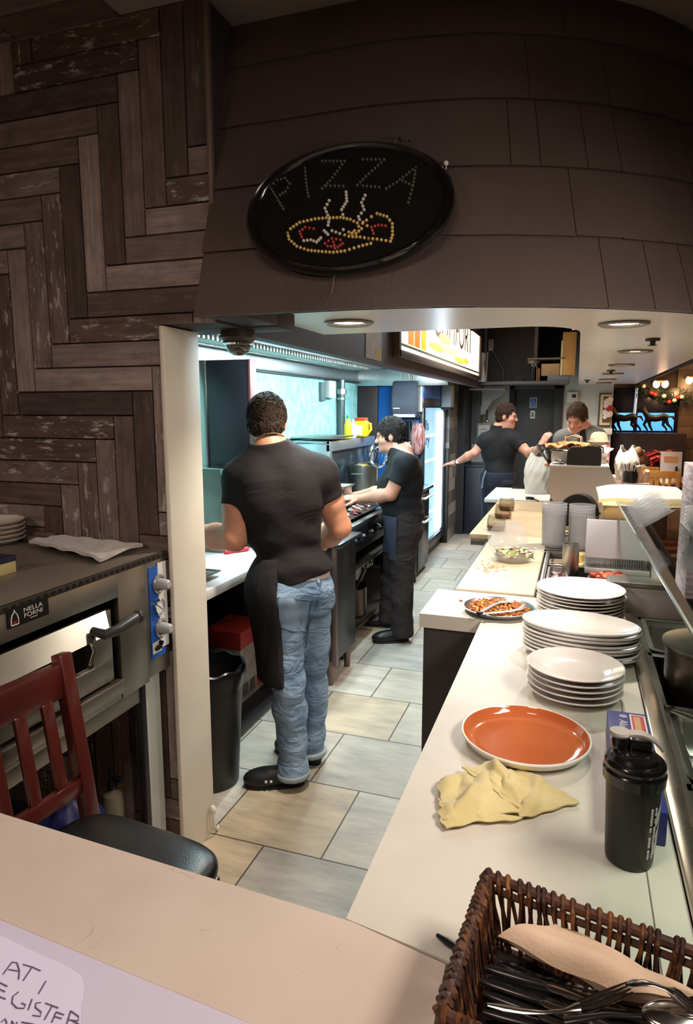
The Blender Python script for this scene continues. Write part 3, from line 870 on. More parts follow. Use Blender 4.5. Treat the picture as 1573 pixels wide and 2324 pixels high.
b = at(120, 1222, Z=OZ1)
mb = MB(); mb.box((b.x-.06, YW-.06, OZ1+.001), (b.x+.055, YW-.022, OZ1+.022), .003); mb.box((b.x-.07, YW-.028, OZ1+.001), (b.x+.06, YW-.014, OZ1+.034), .002)
mb.build('wooden_board', M('brown_board', (96, 76, 66), .6, col2=(80, 62, 54), vscale=6), label='narrow brown wooden board lying between the plates and the plank wall', cat='board')
c = at(14, 1300, Z=OZ1)
t = thing('gift_box', 'small yellow box with navy ribbon on the pizza oven below the plates', 'box', (c.x, c.y, OZ1))
mb = MB(); mb.box((-.045, -.04, 0), (.02, .02, .035), .002); mb.build('box_body', M('pale_yellow_card', (196, 176, 120), .6), t, local=True)
mb = MB(); mb.box((-.05, -.045, .035), (.022, .022, .052), .002); mb.box((.0, -.046, .003), (.008, -.039, .05)); mb.build('navy_lid', M('navy_card', (34, 36, 62), .4), t, local=True)

# ================================================================ bar chair and front counter
MAHO = M('mahogany', (92, 34, 26), .28, col2=(62, 21, 17), vscale=3, vstretch=(1, 1, .3), coat=.35)
def bar(mb, p0, p1, w, d, dirw=None, bev=.004):
    """a straight bar p0-p1 with a rectangular section: w across dirw, d the other way"""
    p0, p1 = Vector(p0), Vector(p1); z = (p1-p0); L = z.length; z.normalize()
    x = Vector(dirw if dirw is not None else (1, 0, 0)); x = (x-z*x.dot(z)).normalized(); y = z.cross(x)
    T = Matrix(((x.x, y.x, z.x, p0.x), (x.y, y.y, z.y, p0.y), (x.z, y.z, z.z, p0.z), (0, 0, 0, 1)))
    mb.box((-w/2, -d/2, 0), (w/2, d/2, L), bev, 2, T)
    return mb
c0 = at(142, 1490, Z=1.05); cl = at(-75, 1560, Z=1.04)
chd = math.atan2(c0.x-cl.x, c0.y-cl.y)
bs = thing('bar_chair', 'mahogany bar chair with a slatted back and black padded seat before the oven', 'chair', (-.98, 1.10, 0), -.10)
SEATZ = .60
hw = .19
for s in (1, -1):
    mb = MB(); bar(mb, (-.20, s*hw, 0), (-.215, s*hw, .60), .036, .036); bar(mb, (-.215, s*hw, .58), (-.285, s*hw, 1.05), .036, .040); mb.build('rear_leg', MAHO, bs, local=True)
    mb = MB(); bar(mb, (.20, s*.175, 0), (.18, s*.175, .56), .036, .036); mb.build('front_leg', MAHO, bs, local=True)
mb = MB(); bar(mb, (-.277, -hw, .985), (-.277, hw, .985), .022, .095, (1, 0, 0)); mb.build('top_rail', MAHO, bs, local=True)
mb = MB(); bar(mb, (-.232, -hw, .70), (-.232, hw, .70), .022, .045, (1, 0, 0)); mb.build('lower_rail', MAHO, bs, local=True)
for i, s in enumerate((-.12, -.04, .04, .12)):
    mb = MB(); bar(mb, (-.234, s, .715), (-.270, s, .945), .014, .034, (1, 0, 0)); mb.build('back_slat', MAHO, bs, local=True)
mb = MB(); mb.box((-.2, -.19, .535), (.185, .19, .575), .004); mb.build('seat_frame', MAHO, bs, local=True)
def cushion(mb, x0, x1, y0, y1, z0, h, n=30):
    def se(t, p): c_ = math.cos(t); s_ = math.sin(t); return (math.copysign(abs(c_)**p, c_), math.copysign(abs(s_)**p, s_))
    cx, cy, rx, ry = (x0+x1)/2, (y0+y1)/2, (x1-x0)/2, (y1-y0)/2
    m_ = 14
    def fn(u, v):
        a_, b_ = se(2*PI*u, .42); ph = -PI/2+PI*v
        k_ = max(0, math.cos(ph))**.35
        return (cx+rx*a_*k_, cy+ry*b_*k_, z0+h/2+(h/2)*math.copysign(abs(math.sin(ph))**.7, math.sin(ph)))
    mb.grid(fn, n*2, m_)
mb = MB(); cushion(mb, -.225, .235, -.205, .205, .572, .075); mb.build('seat', M('black_leatherette', (22, 20, 20), .34, bump=.12, bscale=260), bs, local=True)
for s in (1, -1):
    mb = MB(); bar(mb, (-.2, s*.195, .25), (.19, s*.19, .25), .022, .022); mb.build('stretcher', MAHO, bs, local=True)
mb = MB(); bar(mb, (.188, -.19, .18), (.188, .19, .18), .022, .022); mb.build('stretcher', MAHO, bs, local=True)

QUARTZ = None
def quartz_mat(name, c1, c2, vein):
    m = bpy.data.materials.new(name); m.use_nodes = True
    nt = m.node_tree; N = nt.nodes; L = nt.links; b = N['Principled BSDF']
    tc = N.new('ShaderNodeTexCoord')
    n1 = N.new('ShaderNodeTexNoise'); n1.inputs['Scale'].default_value = 5; n1.inputs['Detail'].default_value = 5; L.new(tc.outputs['Object'], n1.inputs['Vector'])
    r1 = N.new('ShaderNodeValToRGB'); r1.color_ramp.elements[0].color = (*lin(c1), 1); r1.color_ramp.elements[1].color = (*lin(c2), 1); r1.color_ramp.elements[0].position = .35; r1.color_ramp.elements[1].position = .7
    L.new(n1.outputs['Fac'], r1.inputs[0])
    n2 = N.new('ShaderNodeTexNoise'); n2.inputs['Scale'].default_value = 7; n2.inputs['Detail'].default_value = 3; n2.inputs['Distortion'].default_value = 1.2; L.new(tc.outputs['Object'], n2.inputs['Vector'])
    s_ = N.new('ShaderNodeMath'); s_.operation = 'SUBTRACT'; s_.inputs[1].default_value = .5; L.new(n2.outputs['Fac'], s_.inputs[0])
    ab = N.new('ShaderNodeMath'); ab.operation = 'ABSOLUTE'; L.new(s_.outputs[0], ab.inputs[0])
    r2 = N.new('ShaderNodeValToRGB'); r2.color_ramp.elements[0].position = 0; r2.color_ramp.elements[0].color = (1, 1, 1, 1); r2.color_ramp.elements[1].position = .006; r2.color_ramp.elements[1].color = (0, 0, 0, 1)
    L.new(ab.outputs[0], r2.inputs[0])
    n3 = N.new('ShaderNodeTexNoise'); n3.inputs['Scale'].default_value = 11; L.new(tc.outputs['Object'], n3.inputs['Vector'])
    r3 = N.new('ShaderNodeValToRGB'); r3.color_ramp.elements[0].position = .55; r3.color_ramp.elements[1].position = .72; r3.color_ramp.elements[1].color = (.6, .6, .6, 1); L.new(n3.outputs['Fac'], r3.inputs[0])
    mu = N.new('ShaderNodeMath'); mu.operation = 'MULTIPLY'; L.new(r2.outputs[0], mu.inputs[0]); L.new(r3.outputs[0], mu.inputs[1])
    mx = N.new('ShaderNodeMix'); mx.data_type = 'RGBA'; L.new(mu.outputs[0], mx.inputs[0]); L.new(r1.outputs[0], mx.inputs[6]); mx.inputs[7].default_value = (*lin(vein), 1)
    L.new(mx.outputs[2], b.inputs['Base Color']); b.inputs['Roughness'].default_value = .28
    return m
ZT = .90
e0, e1 = at(0, 1845, Z=ZT), at(800, 2092, Z=ZT)
fc = thing('front_counter', 'beige veined quartz counter crossing the front of the picture', 'counter', (-.9, .5, 0))
QB = quartz_mat('beige_quartz', (208, 190, 176), (200, 180, 165), (140, 110, 94))
dd = (e1-e0).normalized(); Lx = e0-dd*.26; Rx_ = at(1012, 2187, Z=ZT)
mb = MB()
xr = -.118
mb.prism([(Lx.x, Lx.y), (e1.x, e1.y), (Rx_.x, Rx_.y-.001), (xr, .08), (Lx.x, .08)], .04, Tr(0, 0, ZT-.04))
mb.build('countertop', QB, fc)
mb = MB(); mb.box((Lx.x, .12, 0), (-.18, .78, ZT-.04), .004); mb.build('base', M('dark_counter_base', (52, 44, 40), .6), fc)
# white backing sheet and the handwritten note
s0, s1 = at(0, 2090, Z=ZT+.0015), at(562, 2324, Z=ZT+.0015)
sd = (s1-s0).normalized(); sn = Vector((-sd.y, sd.x, 0))
def shp(u, v): p_ = s0+sd*u-sn*v; return p_
mb = MB()
a0, a1, a2, a3 = shp(-.35, 0), shp(.62, 0), shp(.62, .34), shp(-.35, .34)
mb.prism([(a3.x, a3.y), (a2.x, a2.y), (a1.x, a1.y), (a0.x, a0.y)], .003, Tr(0, 0, ZT+.0005))
mb.build('acrylic_sheet', M('lavender_white_board', (206, 196, 214), .35), label='lavender white board lying along the near edge of the beige counter', cat='board')
nz_ = ZT+.0036
P = lambda x, y: at(x, y, Z=nz_+.0012)
note = thing('paper_note', 'white handwritten paper note lying on the lavender board', 'note', (-.75, .55, nz_))
pts = [P(-120, 2080), P(20, 2130), P(60, 2150), P(150, 2190), P(186, 2213), P(192, 2240), P(190, 2262), P(185, 2278), P(184, 2324), P(186, 2420), P(-120, 2420)]
mb = MB(); mb.prism([(p_.x, p_.y) for p_ in pts][::-1], .0006, Tr(0, 0, nz_)); mb.build('sheet', M('lilac_paper', (216, 206, 228), .8), note)
def hz(x, y): return P(x*400/1573, 2050+y*274/1078)
STR = [[(25, 635), (105, 525)], [(105, 525), (150, 530), (172, 600), (165, 680)], [(75, 590), (160, 605)],
       [(205, 545), (290, 570), (362, 603)], [(285, 570), (205, 692)], [(410, 692), (342, 808)],
       [(-40, 690), (65, 742)], [(-40, 750), (45, 790)], [(-40, 820), (50, 855)], [(-45, 690), (-80, 830)],
       [(165, 790), (115, 830), (105, 890), (150, 935), (215, 938), (225, 905), (190, 890)], [(285, 855), (250, 952)],
       [(365, 885), (320, 890), (315, 930), (365, 970), (360, 1010), (290, 1000)], [(405, 890), (520, 935)], [(465, 915), (395, 1040)],
       [(500, 970), (460, 1065)], [(500, 970), (570, 995)], [(485, 1010), (550, 1030)], [(630, 960), (595, 1075)], [(630, 960), (700, 1010), (700, 1050), (610, 1040)], [(640, 1045), (710, 1085)],
       [(10, 1060), (45, 1030), (60, 1070), (20, 1110)], [(100, 1100), (105, 1050), (140, 1110), (150, 1060)], [(190, 1060), (300, 1080)], [(240, 1070), (220, 1130)]]
mb = MB()
for st in STR:
    mb.tube([hz(*q_) for q_ in st], .0010, 6, flat=.35)
mb.build('handwriting', M('pen_ink', (96, 78, 112), .7), note)

# ================================================================ serving counter with plates
def thin_glass(name, tint=(235, 245, 242), refl=1.0):
    m = bpy.data.materials.new(name); m.use_nodes = True
    nt = m.node_tree; N = nt.nodes; L = nt.links
    N.remove(N['Principled BSDF'])
    tr = N.new('ShaderNodeBsdfTransparent'); tr.inputs[0].default_value = (*lin(tint), 1)
    gl = N.new('ShaderNodeBsdfGlossy'); gl.inputs['Roughness'].default_value = .03; gl.inputs[0].default_value = (1, 1, 1, 1)
    fr = N.new('ShaderNodeFresnel'); fr.inputs[0].default_value = 1.5
    mu = N.new('ShaderNodeMath'); mu.operation = 'MULTIPLY'; mu.inputs[1].default_value = refl
    mx = N.new('ShaderNodeMixShader')
    L.new(fr.outputs[0], mu.inputs[0]); L.new(mu.outputs[0], mx.inputs[0]); L.new(tr.outputs[0], mx.inputs[1]); L.new(gl.outputs[0], mx.inputs[2])
    L.new(mx.outputs[0], N['Material Output'].inputs['Surface'])
    return m
TGLASS = thin_glass('sheet_glass')
def film(name, col, a, rough=.15):
    """half clear plastic: part see-through, part milky gloss"""
    m = bpy.data.materials.new(name); m.use_nodes = True
    nt = m.node_tree; N = nt.nodes; L = nt.links; b = N['Principled BSDF']
    b.inputs['Base Color'].default_value = (*lin(col), 1); b.inputs['Roughness'].default_value = rough
    tr = N.new('ShaderNodeBsdfTransparent'); tr.inputs[0].default_value = (.96, .97, .98, 1)
    mx = N.new('ShaderNodeMixShader'); mx.inputs[0].default_value = a
    L.new(tr.outputs[0], mx.inputs[1]); L.new(b.outputs[0], mx.inputs[2]); L.new(mx.outputs[0], N['Material Output'].inputs['Surface'])
    return m
PET = film('clear_container_plastic', (224, 222, 226), .34, .12)
PETD = film('clear_lid_plastic', (226, 226, 222), .26, .08)

WQ = M('white_quartz', (212, 205, 193), .40, col2=(203, 195, 182), vscale=5)
DPANEL = M('dark_grey_panel', (66, 62, 60), .55, col2=(58, 54, 53), vscale=3)
sc = thing('serving_counter', 'long white quartz serving counter with dark base, plates stacked along it', 'counter', (0, 1.6, 0))
XR = .205
mb = MB()
mb.prism([(-.112, .10), (XR, .10), (XR, 2.80), (-.54, 2.80), (-.54, 2.43), (-.30, 2.43), (-.30, e1.y+.003), (-.114, Rx_.y+.002)], .055, Tr(0, 0, ZT-.055))
mb.build('countertop', WQ, sc, smooth=20)
mb = MB(); mb.prism([(-.08, .15), (XR, .15), (XR, 2.79), (-.525, 2.79), (-.525, 2.445), (-.285, 2.445), (-.285, .92), (-.08, .90)], ZT-.055, Tr(0, 0, 0)); mb.build('base', DPANEL, sc, smooth=20)
mb = MB(); mb.box((.150, .2, ZT), (.1525, 2.3, ZT+.0006)); mb.build('seam', M('counter_seam', (120, 110, 98), .6), sc)

# steam table
st = thing('steam_table', 'stainless steam table with sunken pans along the right of the serving counter', 'steam table', (.5, 1.6, 0))
mb = MB(); mb.box((XR+.002, .1, ZT-.12), (XR+.040, 2.66, ZT+.012), .004); mb.build('front_rail', M('rail_steel', (196, 188, 172), .26, 1., rvar=.06, bump=.04), st)
mb = MB()
PANS = [(2.27, 2.63), (1.86, 2.24), (1.46, 1.83), (1.06, 1.43), (.66, 1.03)]
ys = [.1]+[v for a, b_ in sorted(PANS) for v in (a, b_)]+[2.66]
for a, b_ in zip(ys[::2], ys[1::2]): mb.box((XR+.05, a, ZT-.012), (.80, b_, ZT-.002), .002)
mb.box((XR+.04, .1, ZT-.012), (XR+.062, 2.66, ZT-.002)); mb.box((.60, .1, ZT-.012), (.80, 2.66, ZT-.002), .002)
mb.build('deck', STEELD, st)
mb = MB(); mb.box((XR+.045, .1, .1), (.80, 2.66, .62)); mb.box((.70, .1, .62), (.80, 2.66, ZT-.015)); mb.build('cabinet', M('steam_cabinet', (60, 58, 56), .5, .6), st)
mb = MB(); mb.box((XR+.042, .1, .62), (XR+.046, 2.66, ZT-.02)); mb.build('inner_wall', DARKGAP, st)

def rrect(x0, x1, y0, y1, r, n=6):
    out = []
    for cx, cy, a0 in ((x1-r, y1-r, 0), (x0+r, y1-r, PI/2), (x0+r, y0+r, PI), (x1-r, y0+r, 1.5*PI)):
        for k in range(n+1):
            a_ = a0+PI/2*k/n; out.append((cx+r*math.cos(a_), cy+r*math.sin(a_)))
    return out
def hotel_pan(mb, x0, x1, y0, y1, z, depth, r=.03, lip=.014, taper=.012, wall=.0015):
    """a stainless pan: rim flange, inner walls, bottom, outer walls, as one closed skin"""
    loops = []
    def lp(g, zz): loops.append([mb._v((x, y, zz)) for x, y in rrect(x0+g, x1-g, y0+g, y1-g, max(.004, r-g*.4))])
    lp(lip+wall*2, z-.004); lp(0, z-.003); lp(0, z); lp(lip, z+.001); lp(lip+.002, z-.004); lp(lip+taper, z-depth+.02); lp(lip+taper+.02, z-depth)
    for A, B in zip(loops, loops[1:]):
        n = len(A)
        for k in range(n): mb._f([A[k], A[(k+1) % n], B[(k+1) % n], B[k]])
    mb._f(loops[-1])
    lo = []
    for g, zz in ((lip+wall*2, z-.004), (lip+taper-.003, z-depth+.018), (lip+taper+.018, z-depth-.002)):
        lo.append([mb._v((x, y, zz)) for x, y in rrect(x0+g, x1-g, y0+g, y1-g, max(.004, r-g*.4))])
    for A, B in zip(lo, lo[1:]):
        n = len(A)
        for k in range(n): mb._f([B[k], B[(k+1) % n], A[(k+1) % n], A[k]])
    mb._f(lo[-1][::-1])
plab = ['empty stainless pan at the far end of the steam table', None, 'stainless pan behind the metal tongs, in front of the big pot',
        'stainless pan beside the black shaker cup', 'stainless pan of the steam table nearest to the wicker basket']
for (a, b_), l in zip(PANS, plab):
    if l is None: continue
    mb = MB(); hotel_pan(mb, XR+.058, .598, a+.004, b_-.004, ZT+.004, .10); mb.build('food_pan', STEEL, label=l, cat='pan', group='pans in the steam table')
# pot
pt = thing('stock_pot', 'large worn stainless pot standing sunken in the steam table beside the plates', 'pot', (.415, 2.05, .80))
mb = MB(); R = .135
mb.lathe([(0, 0), (R-.02, 0), (R-.004, .01), (R, .03), (R+.002, .20), (R+.008, .205), (R+.008, .212), (R-.002, .212), (R-.006, .2), (R-.008, .03), (R-.03, .006), (0, .006)], n=56)
mb.build('pot_body', M('pot_steel', (118, 108, 100), .34, 1., col2=(84, 76, 72), vscale=6, rvar=.1), pt, local=True)
mb = MB(); mb.lathe([(0, .215), (.10, .216), (R+.006, .2135), (R+.012, .2135), (R+.012, .218), (.09, .226), (0, .228)], n=56); mb.build('lid', STEELD, pt, local=True)
mb = MB(); mb.tube([(-.04, 0, .226), (-.035, 0, .25), (.035, 0, .25), (.04, 0, .226)], .006, 8); mb.build('lid_handle', STEELD, pt, local=True)
mb = MB(); mb.box((XR+.05, 1.865, .78), (.60, 2.235, .797)); mb.build('pot_shelf', BLACKM, st)
# tongs lying over the pan
def tongs(name, label, p0, p1, z0, z1, w=.018, spread=.03, mat=None, group=None):
    p0 = Vector((p0[0], p0[1], z0)); p1 = Vector((p1[0], p1[1], z1)); d = (p1-p0); L = d.length; dn = d.normalized(); sd_ = Vector((-dn.y, dn.x, 0)).normalized()
    t = thing(name, label, 'tongs', p0, 0, group)
    for s in (1, -1):
        mb = MB()
        pts = [p0+dn*L*u+sd_*s*(spread*math.sin(PI*.5*u)*(1 if u < .8 else 1-(u-.8)*2.2))+Vector((0, 0, (.004 if s > 0 else 0))) for u in [i/10 for i in range(11)]]
        mb.tube(pts, [w*.5*(1 if u < 8 else 1.35) for u in range(11)], 8, flat=.22); mb.build('tong_arm', mat or STEEL, t)
    mb = MB(); mb.cbox(p0+dn*.004+Vector((0, 0, .002)), (.02, .02, .014), math.atan2(dn.y, dn.x), .004); mb.build('hinge', BLACKP, t)
    return t
tongs('serving_tongs', 'steel serving tongs lying across the steam table pan beside the foil box', (.262, 1.80), (.52, 1.60), ZT+.014, ZT+.02, .022)

# ---- stacks of plates
def stack(base, n, dz, prof, sx, sy, rz, mat, name, lab, group, jitter=.0035, seed=1):
    rnd = random.Random(seed); first = None
    for i in range(n):
        loc = (base[0]+rnd.uniform(-jitter, jitter), base[1]+rnd.uniform(-jitter, jitter), ZT+.0006+dz*i)
        l = lab(n-1-i)
        if first is None:
            mb = MB(); mb.lathe(prof, n=72, sx=sx, sy=sy); first = mb.build(name, mat, local=True, label=l, cat='plate', group=group)
            first.location = loc; first.rotation_euler = (0, 0, rz)
        else:
            o = first.copy(); COL.objects.link(o); o.location = loc; o.rotation_euler = (0, 0, rz+rnd.uniform(-.05, .05)); o['label'] = l
def deep_prof(R, h, t=.005):
    return [(0, 0), (R*.62, 0), (R*.66, .003), (R*.86, h*.5), (R-.003, h-.002), (R, h), (R-.001, h+t*.7), (R-.006, h+t), (R*.86, h*.55+t), (R*.68, t+.004), (R*.6, t), (0, t)]
sA = at(1330, 1422, Z=ZT)
stack((.045, 2.565), 9, .0125, plate_prof(.158, .020), 1, 1, 0, WHITEC, 'dinner_plate', lambda i: f'{ORD[i]} large white plate of the far stack, beside the food tray on the counter', 'large white plates of the far stack')
stack((.043, 2.155), 8, .0122, deep_prof(.18, .024), 1., .66, -.12, WHITEC, 'oval_platter', lambda i: f'{ORD[i]} oval white platter of the middle stack, between the round plate stacks', 'oval white platters of the middle stack', seed=4)
stack((.030, 1.845), 5, .0158, plate_prof(.128, .024, well=.66), 1, 1, 0, M('warm_white_glaze', (230, 222, 216), .14, coat=.3), 'side_plate', lambda i: f'{ORD[i]} small white plate of the nearest stack, behind the terracotta plate', 'small white plates of the nearest stack', seed=9)
# terracotta plate
c = at(1192, 1672, Z=ZT+.02)
op = thing('terracotta_plate', 'single terracotta orange plate with white outside lying on the counter', 'plate', (c.x, c.y, ZT))
R = .148; h = .028
mb = MB(); mb.lathe([(0, .0005), (R*.66, .0005), (R*.72, .0022), (R*.86, h*.22), (R*.94, h*.5), (R, h), (R-.001, h+.003), (R-.0045, h+.003)], n=80); mb.build('plate_body', WHITEC, op, local=True)
mb = MB(); mb.lathe([(R-.0045, h+.003), (R-.008, h-.001), (R*.92, h*.62), (R*.87, h*.42), (R*.80, .0088), (R*.70, .0070), (R*.5, .0064), (0, .0062)], n=80); mb.build('plate_glaze', M('terracotta_glaze', (198, 108, 62), .1, col2=(188, 98, 54), vscale=6, coat=.5), op, local=True)
# crumpled yellow cloth
cw = [at(996, 1768, Z=ZT), at(1180, 1740, Z=ZT), at(1312, 1812, Z=ZT), at(1000, 1880, Z=ZT)]
def fold_noise(x, y, s=0):
    return .5*math.sin(17*x+9*y+s)+.3*math.sin(31*y-13*x+2*s)+.25*math.sin(43*x+27*y+s*3)
cl = thing('cleaning_cloth', 'crumpled pale yellow cleaning cloth lying on the white counter', 'cloth', (-.08, 1.4, ZT))
CLM = M('yellow_microfibre', (212, 196, 140), .95, col2=(202, 182, 122), vscale=14, bump=.35, bscale=400, sheen=.4)
def cpatch(name, quad, hbase, hamp, ridge, seed, nu=44, nv=34, th=.0035):
    Q = [at(x, y, Z=ZT) for x, y in quad]
    def fn(u, v):
        p_ = (Q[0]*(1-u)+Q[1]*u)*(1-v)+(Q[3]*(1-u)+Q[2]*u)*v
        e_ = min(u, 1-u, v, 1-v); ed = min(1, e_*5)
        z = hbase+hamp*ed*(.6+.4*fold_noise(u*.22, v*.2, seed))
        for (a_, b_, w_, hh) in ridge: z += hh*math.exp(-((u*math.cos(a_)+v*math.sin(a_)-b_)/w_)**2)*min(1, ed+.25)
        x_ = .0035*math.sin(9*v+seed)+.003*math.sin(21*v+7*u); y_ = .0035*math.sin(8*u+seed*2)+.0025*math.sin(19*u)
        return (p_.x+x_, p_.y+y_, ZT+.004+max(0, z))
    mb = MB(); mb.grid(fn, nu, nv, th); mb.build(name, CLM, cl)
cpatch('cloth_fold', [(1125, 1752), (1200, 1759), (1316, 1828), (1180, 1868)], .001, .007, [(.5, .3, .1, .012), (.9, .8, .08, .012)], 1)
cpatch('cloth_fold', [(996, 1776), (1105, 1759), (1210, 1848), (1010, 1874)], .004, .009, [(.75, .25, .12, .012), (.8, .75, .10, .016), (.2, .5, .08, .010)], 2.2)
cpatch('cloth_fold', [(1050, 1759), (1130, 1749), (1205, 1806), (1172, 1852)], .010, .007, [(1.2, .5, .12, .010), (.4, .7, .09, .010)], 4.1)
cpatch('cloth_fold', [(996, 1821), (1050, 1848), (1180, 1864), (1006, 1886)], .003, .008, [(1.4, .5, .25, .008)], 5.3)
# shaker cup
cx, cy = .124, 1.16
ck = thing('shaker_cup', 'black plastic shaker cup with grey flip cap standing on the serving counter', 'cup', (cx, cy, ZT))
BLKC = M('matt_black_cup', (26, 23, 22), .42)
mb = MB(); mb.lathe([(0, 0), (.036, 0), (.0385, .003), (.0395, .01), (.0455, .162), (0, .162)], n=56); cupb = mb.build('cup_body', BLKC, ck, local=True)
mb = MB(); mb.lathe([(.0465, .150), (.0505, .152), (.0515, .170), (.0485, .174), (.0485, .178), (.0500, .181), (.0495, .186), (.046, .190), (.040, .191), (.037, .198), (.025, .202), (0, .203)], n=56); lid = mb.build('lid', M('gloss_black_lid', (16, 14, 14), .2, coat=.3), ck, local=True)
mb = MB(); mb.lathe([(.014, .195), (.016, .212), (.014, .222), (0, .223)], c=(-.024, .010, 0), n=24); mb.cbox((.008, .012, .208), (.036, .03, .02), bev=.005); mb.build('spout', M('gloss_black_lid', (16, 14, 14), .2), lid, local=True)
mb = MB(); mb.lathe([(0, .223), (.0165, .223), (.018, .227), (.0165, .231), (0, .232)], c=(-.026, .010, 0), n=28)
mb.grid(lambda u, v: (-.018+.062*u, .010+(.011-.003*u)*(2*v-1), .228+.006*math.sin(PI*u*.9)-.022*u**3), 12, 4, .004); mb.build('flip_cap', M('grey_cap', (150, 144, 138), .4), lid, local=True)
# print on the cup: two lines of lettering up the side and leaf-like marks
mb = MB()
rndc = random.Random(2)
for ang, hh in ((-50, .0042), (-37, .0052)):
    z = .026
    while z < .118:
        dz = rndc.choice((.002, .003, .0036)); h2 = hh*rndc.choice((.7, 1, 1, .85))
        if rndc.random() < .9:
            q_ = math.radians(ang); r = .0396+.0062*(z+.001)/.162
            mb.box((-.0004, -h2/2, z), (.0006, h2/2, z+dz), T=Rz(q_) @ Tr(r, 0, 0))
        z += dz+.0012
mb.build('printed_lines', M('print_white', (200, 192, 186), .5), cupb, local=True, smooth=0)
for (a_, z, w, h) in ((-22, .105, .010, .022), (-18, .072, .010, .018), (-24, .045, .012, .014)):
    mb = MB()
    def lf(u, v, a_=a_, z=z, w=w, h=h):
        s_ = (2*u-1)*w*math.sin(PI*min(.98, max(.02, v)))**.7; zz = z+h*(2*v-1)
        r = .0404+.0062*zz/.162; q_ = math.radians(a_)+(s_+.4*(zz-z))/.044
        return (r*math.cos(q_), r*math.sin(q_), zz)
    mb.grid(lf, 8, 10, .0002); mb.build('printed_mark', M('print_pink', (196, 178, 176), .5), cupb, local=True)
# foil box
fb = thing('foil_box', 'blue and red aluminium foil carton lying on the counter behind the shaker cup', 'box', (.148, 1.42, ZT))
fz = .066
u0, u1 = at(1379, 1606, Z=ZT+fz), at(1467, 1616, Z=ZT+fz)
fx0, fx1 = .104, .190; fy0, fy1 = 1.215, 1.625
mb = MB(); mb.box((fx0, fy0, ZT+.001), (fx1, fy1, ZT+fz), .0015); mb.build('carton', M('foil_box_blue', (48, 50, 120), .35, col2=(62, 66, 142), vscale=9), fb)
FT = Matrix(((0, 1, 0, 0), (-1, 0, 0, 0), (0, 0, 1, 0), (0, 0, 0, 1)))
zt = ZT+fz+.0006
mb = MB(); mb.box((.152, 1.50, zt-.0004), (.186, 1.614, zt)); mb.mi = 1; mb.box((.1555, 1.505, zt), (.1825, 1.609, zt+.0004)); mb.mi = 2; mb.box((.160, 1.52, zt+.0004), (.174, 1.60, zt+.0008)); mb.mi = 0; mb.box((.160, 1.30, zt-.0004), (.184, 1.50, zt)); mb.build('brand_panel', [M('label_white2', (226, 214, 208), .4), M('label_red', (190, 48, 42), .4), M('label_tan', (206, 150, 110), .5)], fb)
mb = MB(); mb.text('STAR', .020, Tr(.163, 1.485, zt+.0003) @ FT, .0003, sx=1.1); mb.build('red_lettering', M('label_red', (190, 48, 42), .4), fb, smooth=0)
mb = MB(); mb.text('Aluminum', .026, Tr(.128, 1.578, zt) @ FT, .0003, shear=.25); mb.text('Foil', .026, Tr(.107, 1.520, zt) @ FT, .0003, shear=.25); mb.build('white_lettering', M('label_white2', (226, 214, 208), .4), fb, smooth=0)
mb = MB(); mb.lathe([(0, 0), (.009, 0), (.009, .0005), (0, .0005)], c=(.138, 1.598, zt-.0002), n=28); mb.build('round_seal', M('seal_lilac', (168, 160, 186), .5), fb)

# ---- wicker basket with cutlery and napkins
bk = thing('wicker_basket', 'dark brown open wicker basket holding cutlery and napkins, front right', 'basket', (.09, .82, ZT))
WK = M('dark_wicker', (54, 29, 19), .5, col2=(150, 94, 50), vscale=38, bump=.3, bscale=120, lo=.47, hi=.74)
WKD = M('dark_wicker_rim', (52, 28, 20), .5, col2=(92, 52, 32), vscale=30, bump=.3)
BZ = ZT+.100
r1 = at(1106, 1988, Z=BZ); r0 = at(1022, 2235, Z=BZ); r2 = at(1573, 2160, Z=BZ)
dx = (r2-r1).normalized(); dy = (r0-r1).normalized()
WX, WY = .40, .245
def bkp(u, v, z):
    k_ = (BZ-z)/.1*.022
    uu = k_+(WX-2*k_)*u; vv = k_+(WY-2*k_)*v
    p_ = r1+dx*uu+dy*vv; return Vector((p_.x, p_.y, z))
def loop(z, n=14, pad=.0):
    out = []
    for (ua, va, ub, vb) in ((0, 0, 1, 0), (1, 0, 1, 1), (1, 1, 0, 1), (0, 1, 0, 0)):
        for k in range(n):
            t_ = k/n; out.append(bkp(ua+(ub-ua)*t_, va+(vb-va)*t_, z))
    return out
for z, r in ((BZ, .0075), (BZ-.016, .005)):
    mb = MB(); mb.tube(loop(z), r, 8, closed=True); mb.build('rim', WKD, bk)
mb = MB(); mb.tube(loop(ZT+.008), .006, 8, closed=True); mb.tube(loop(ZT+.022), .004, 8, closed=True); mb.build('base_ring', WKD, bk)
mb = MB(); mb.grid(lambda u, v: bkp(u, v, ZT+.006+.0015*math.sin(u*120)*math.sin(v*80)), 60, 40, .004); mb.build('woven_floor', M('dark_woven_floor', (34, 24, 19), .7), bk)
rnd = random.Random(8)
per = []
for (ua, va, ub, vb, L) in ((0, 1, 0, 0, WY), (0, 0, 1, 0, WX), (1, 1, 0, 1, WX), (1, 0, 1, 1, WY)):
    n = int(L/(.0105 if L == WY else .0130))
    for k in range(n): per.append((ua+(ub-ua)*(k+.5)/n, va+(vb-va)*(k+.5)/n, (ub-ua), (vb-va), 1/n))
weave = MB()
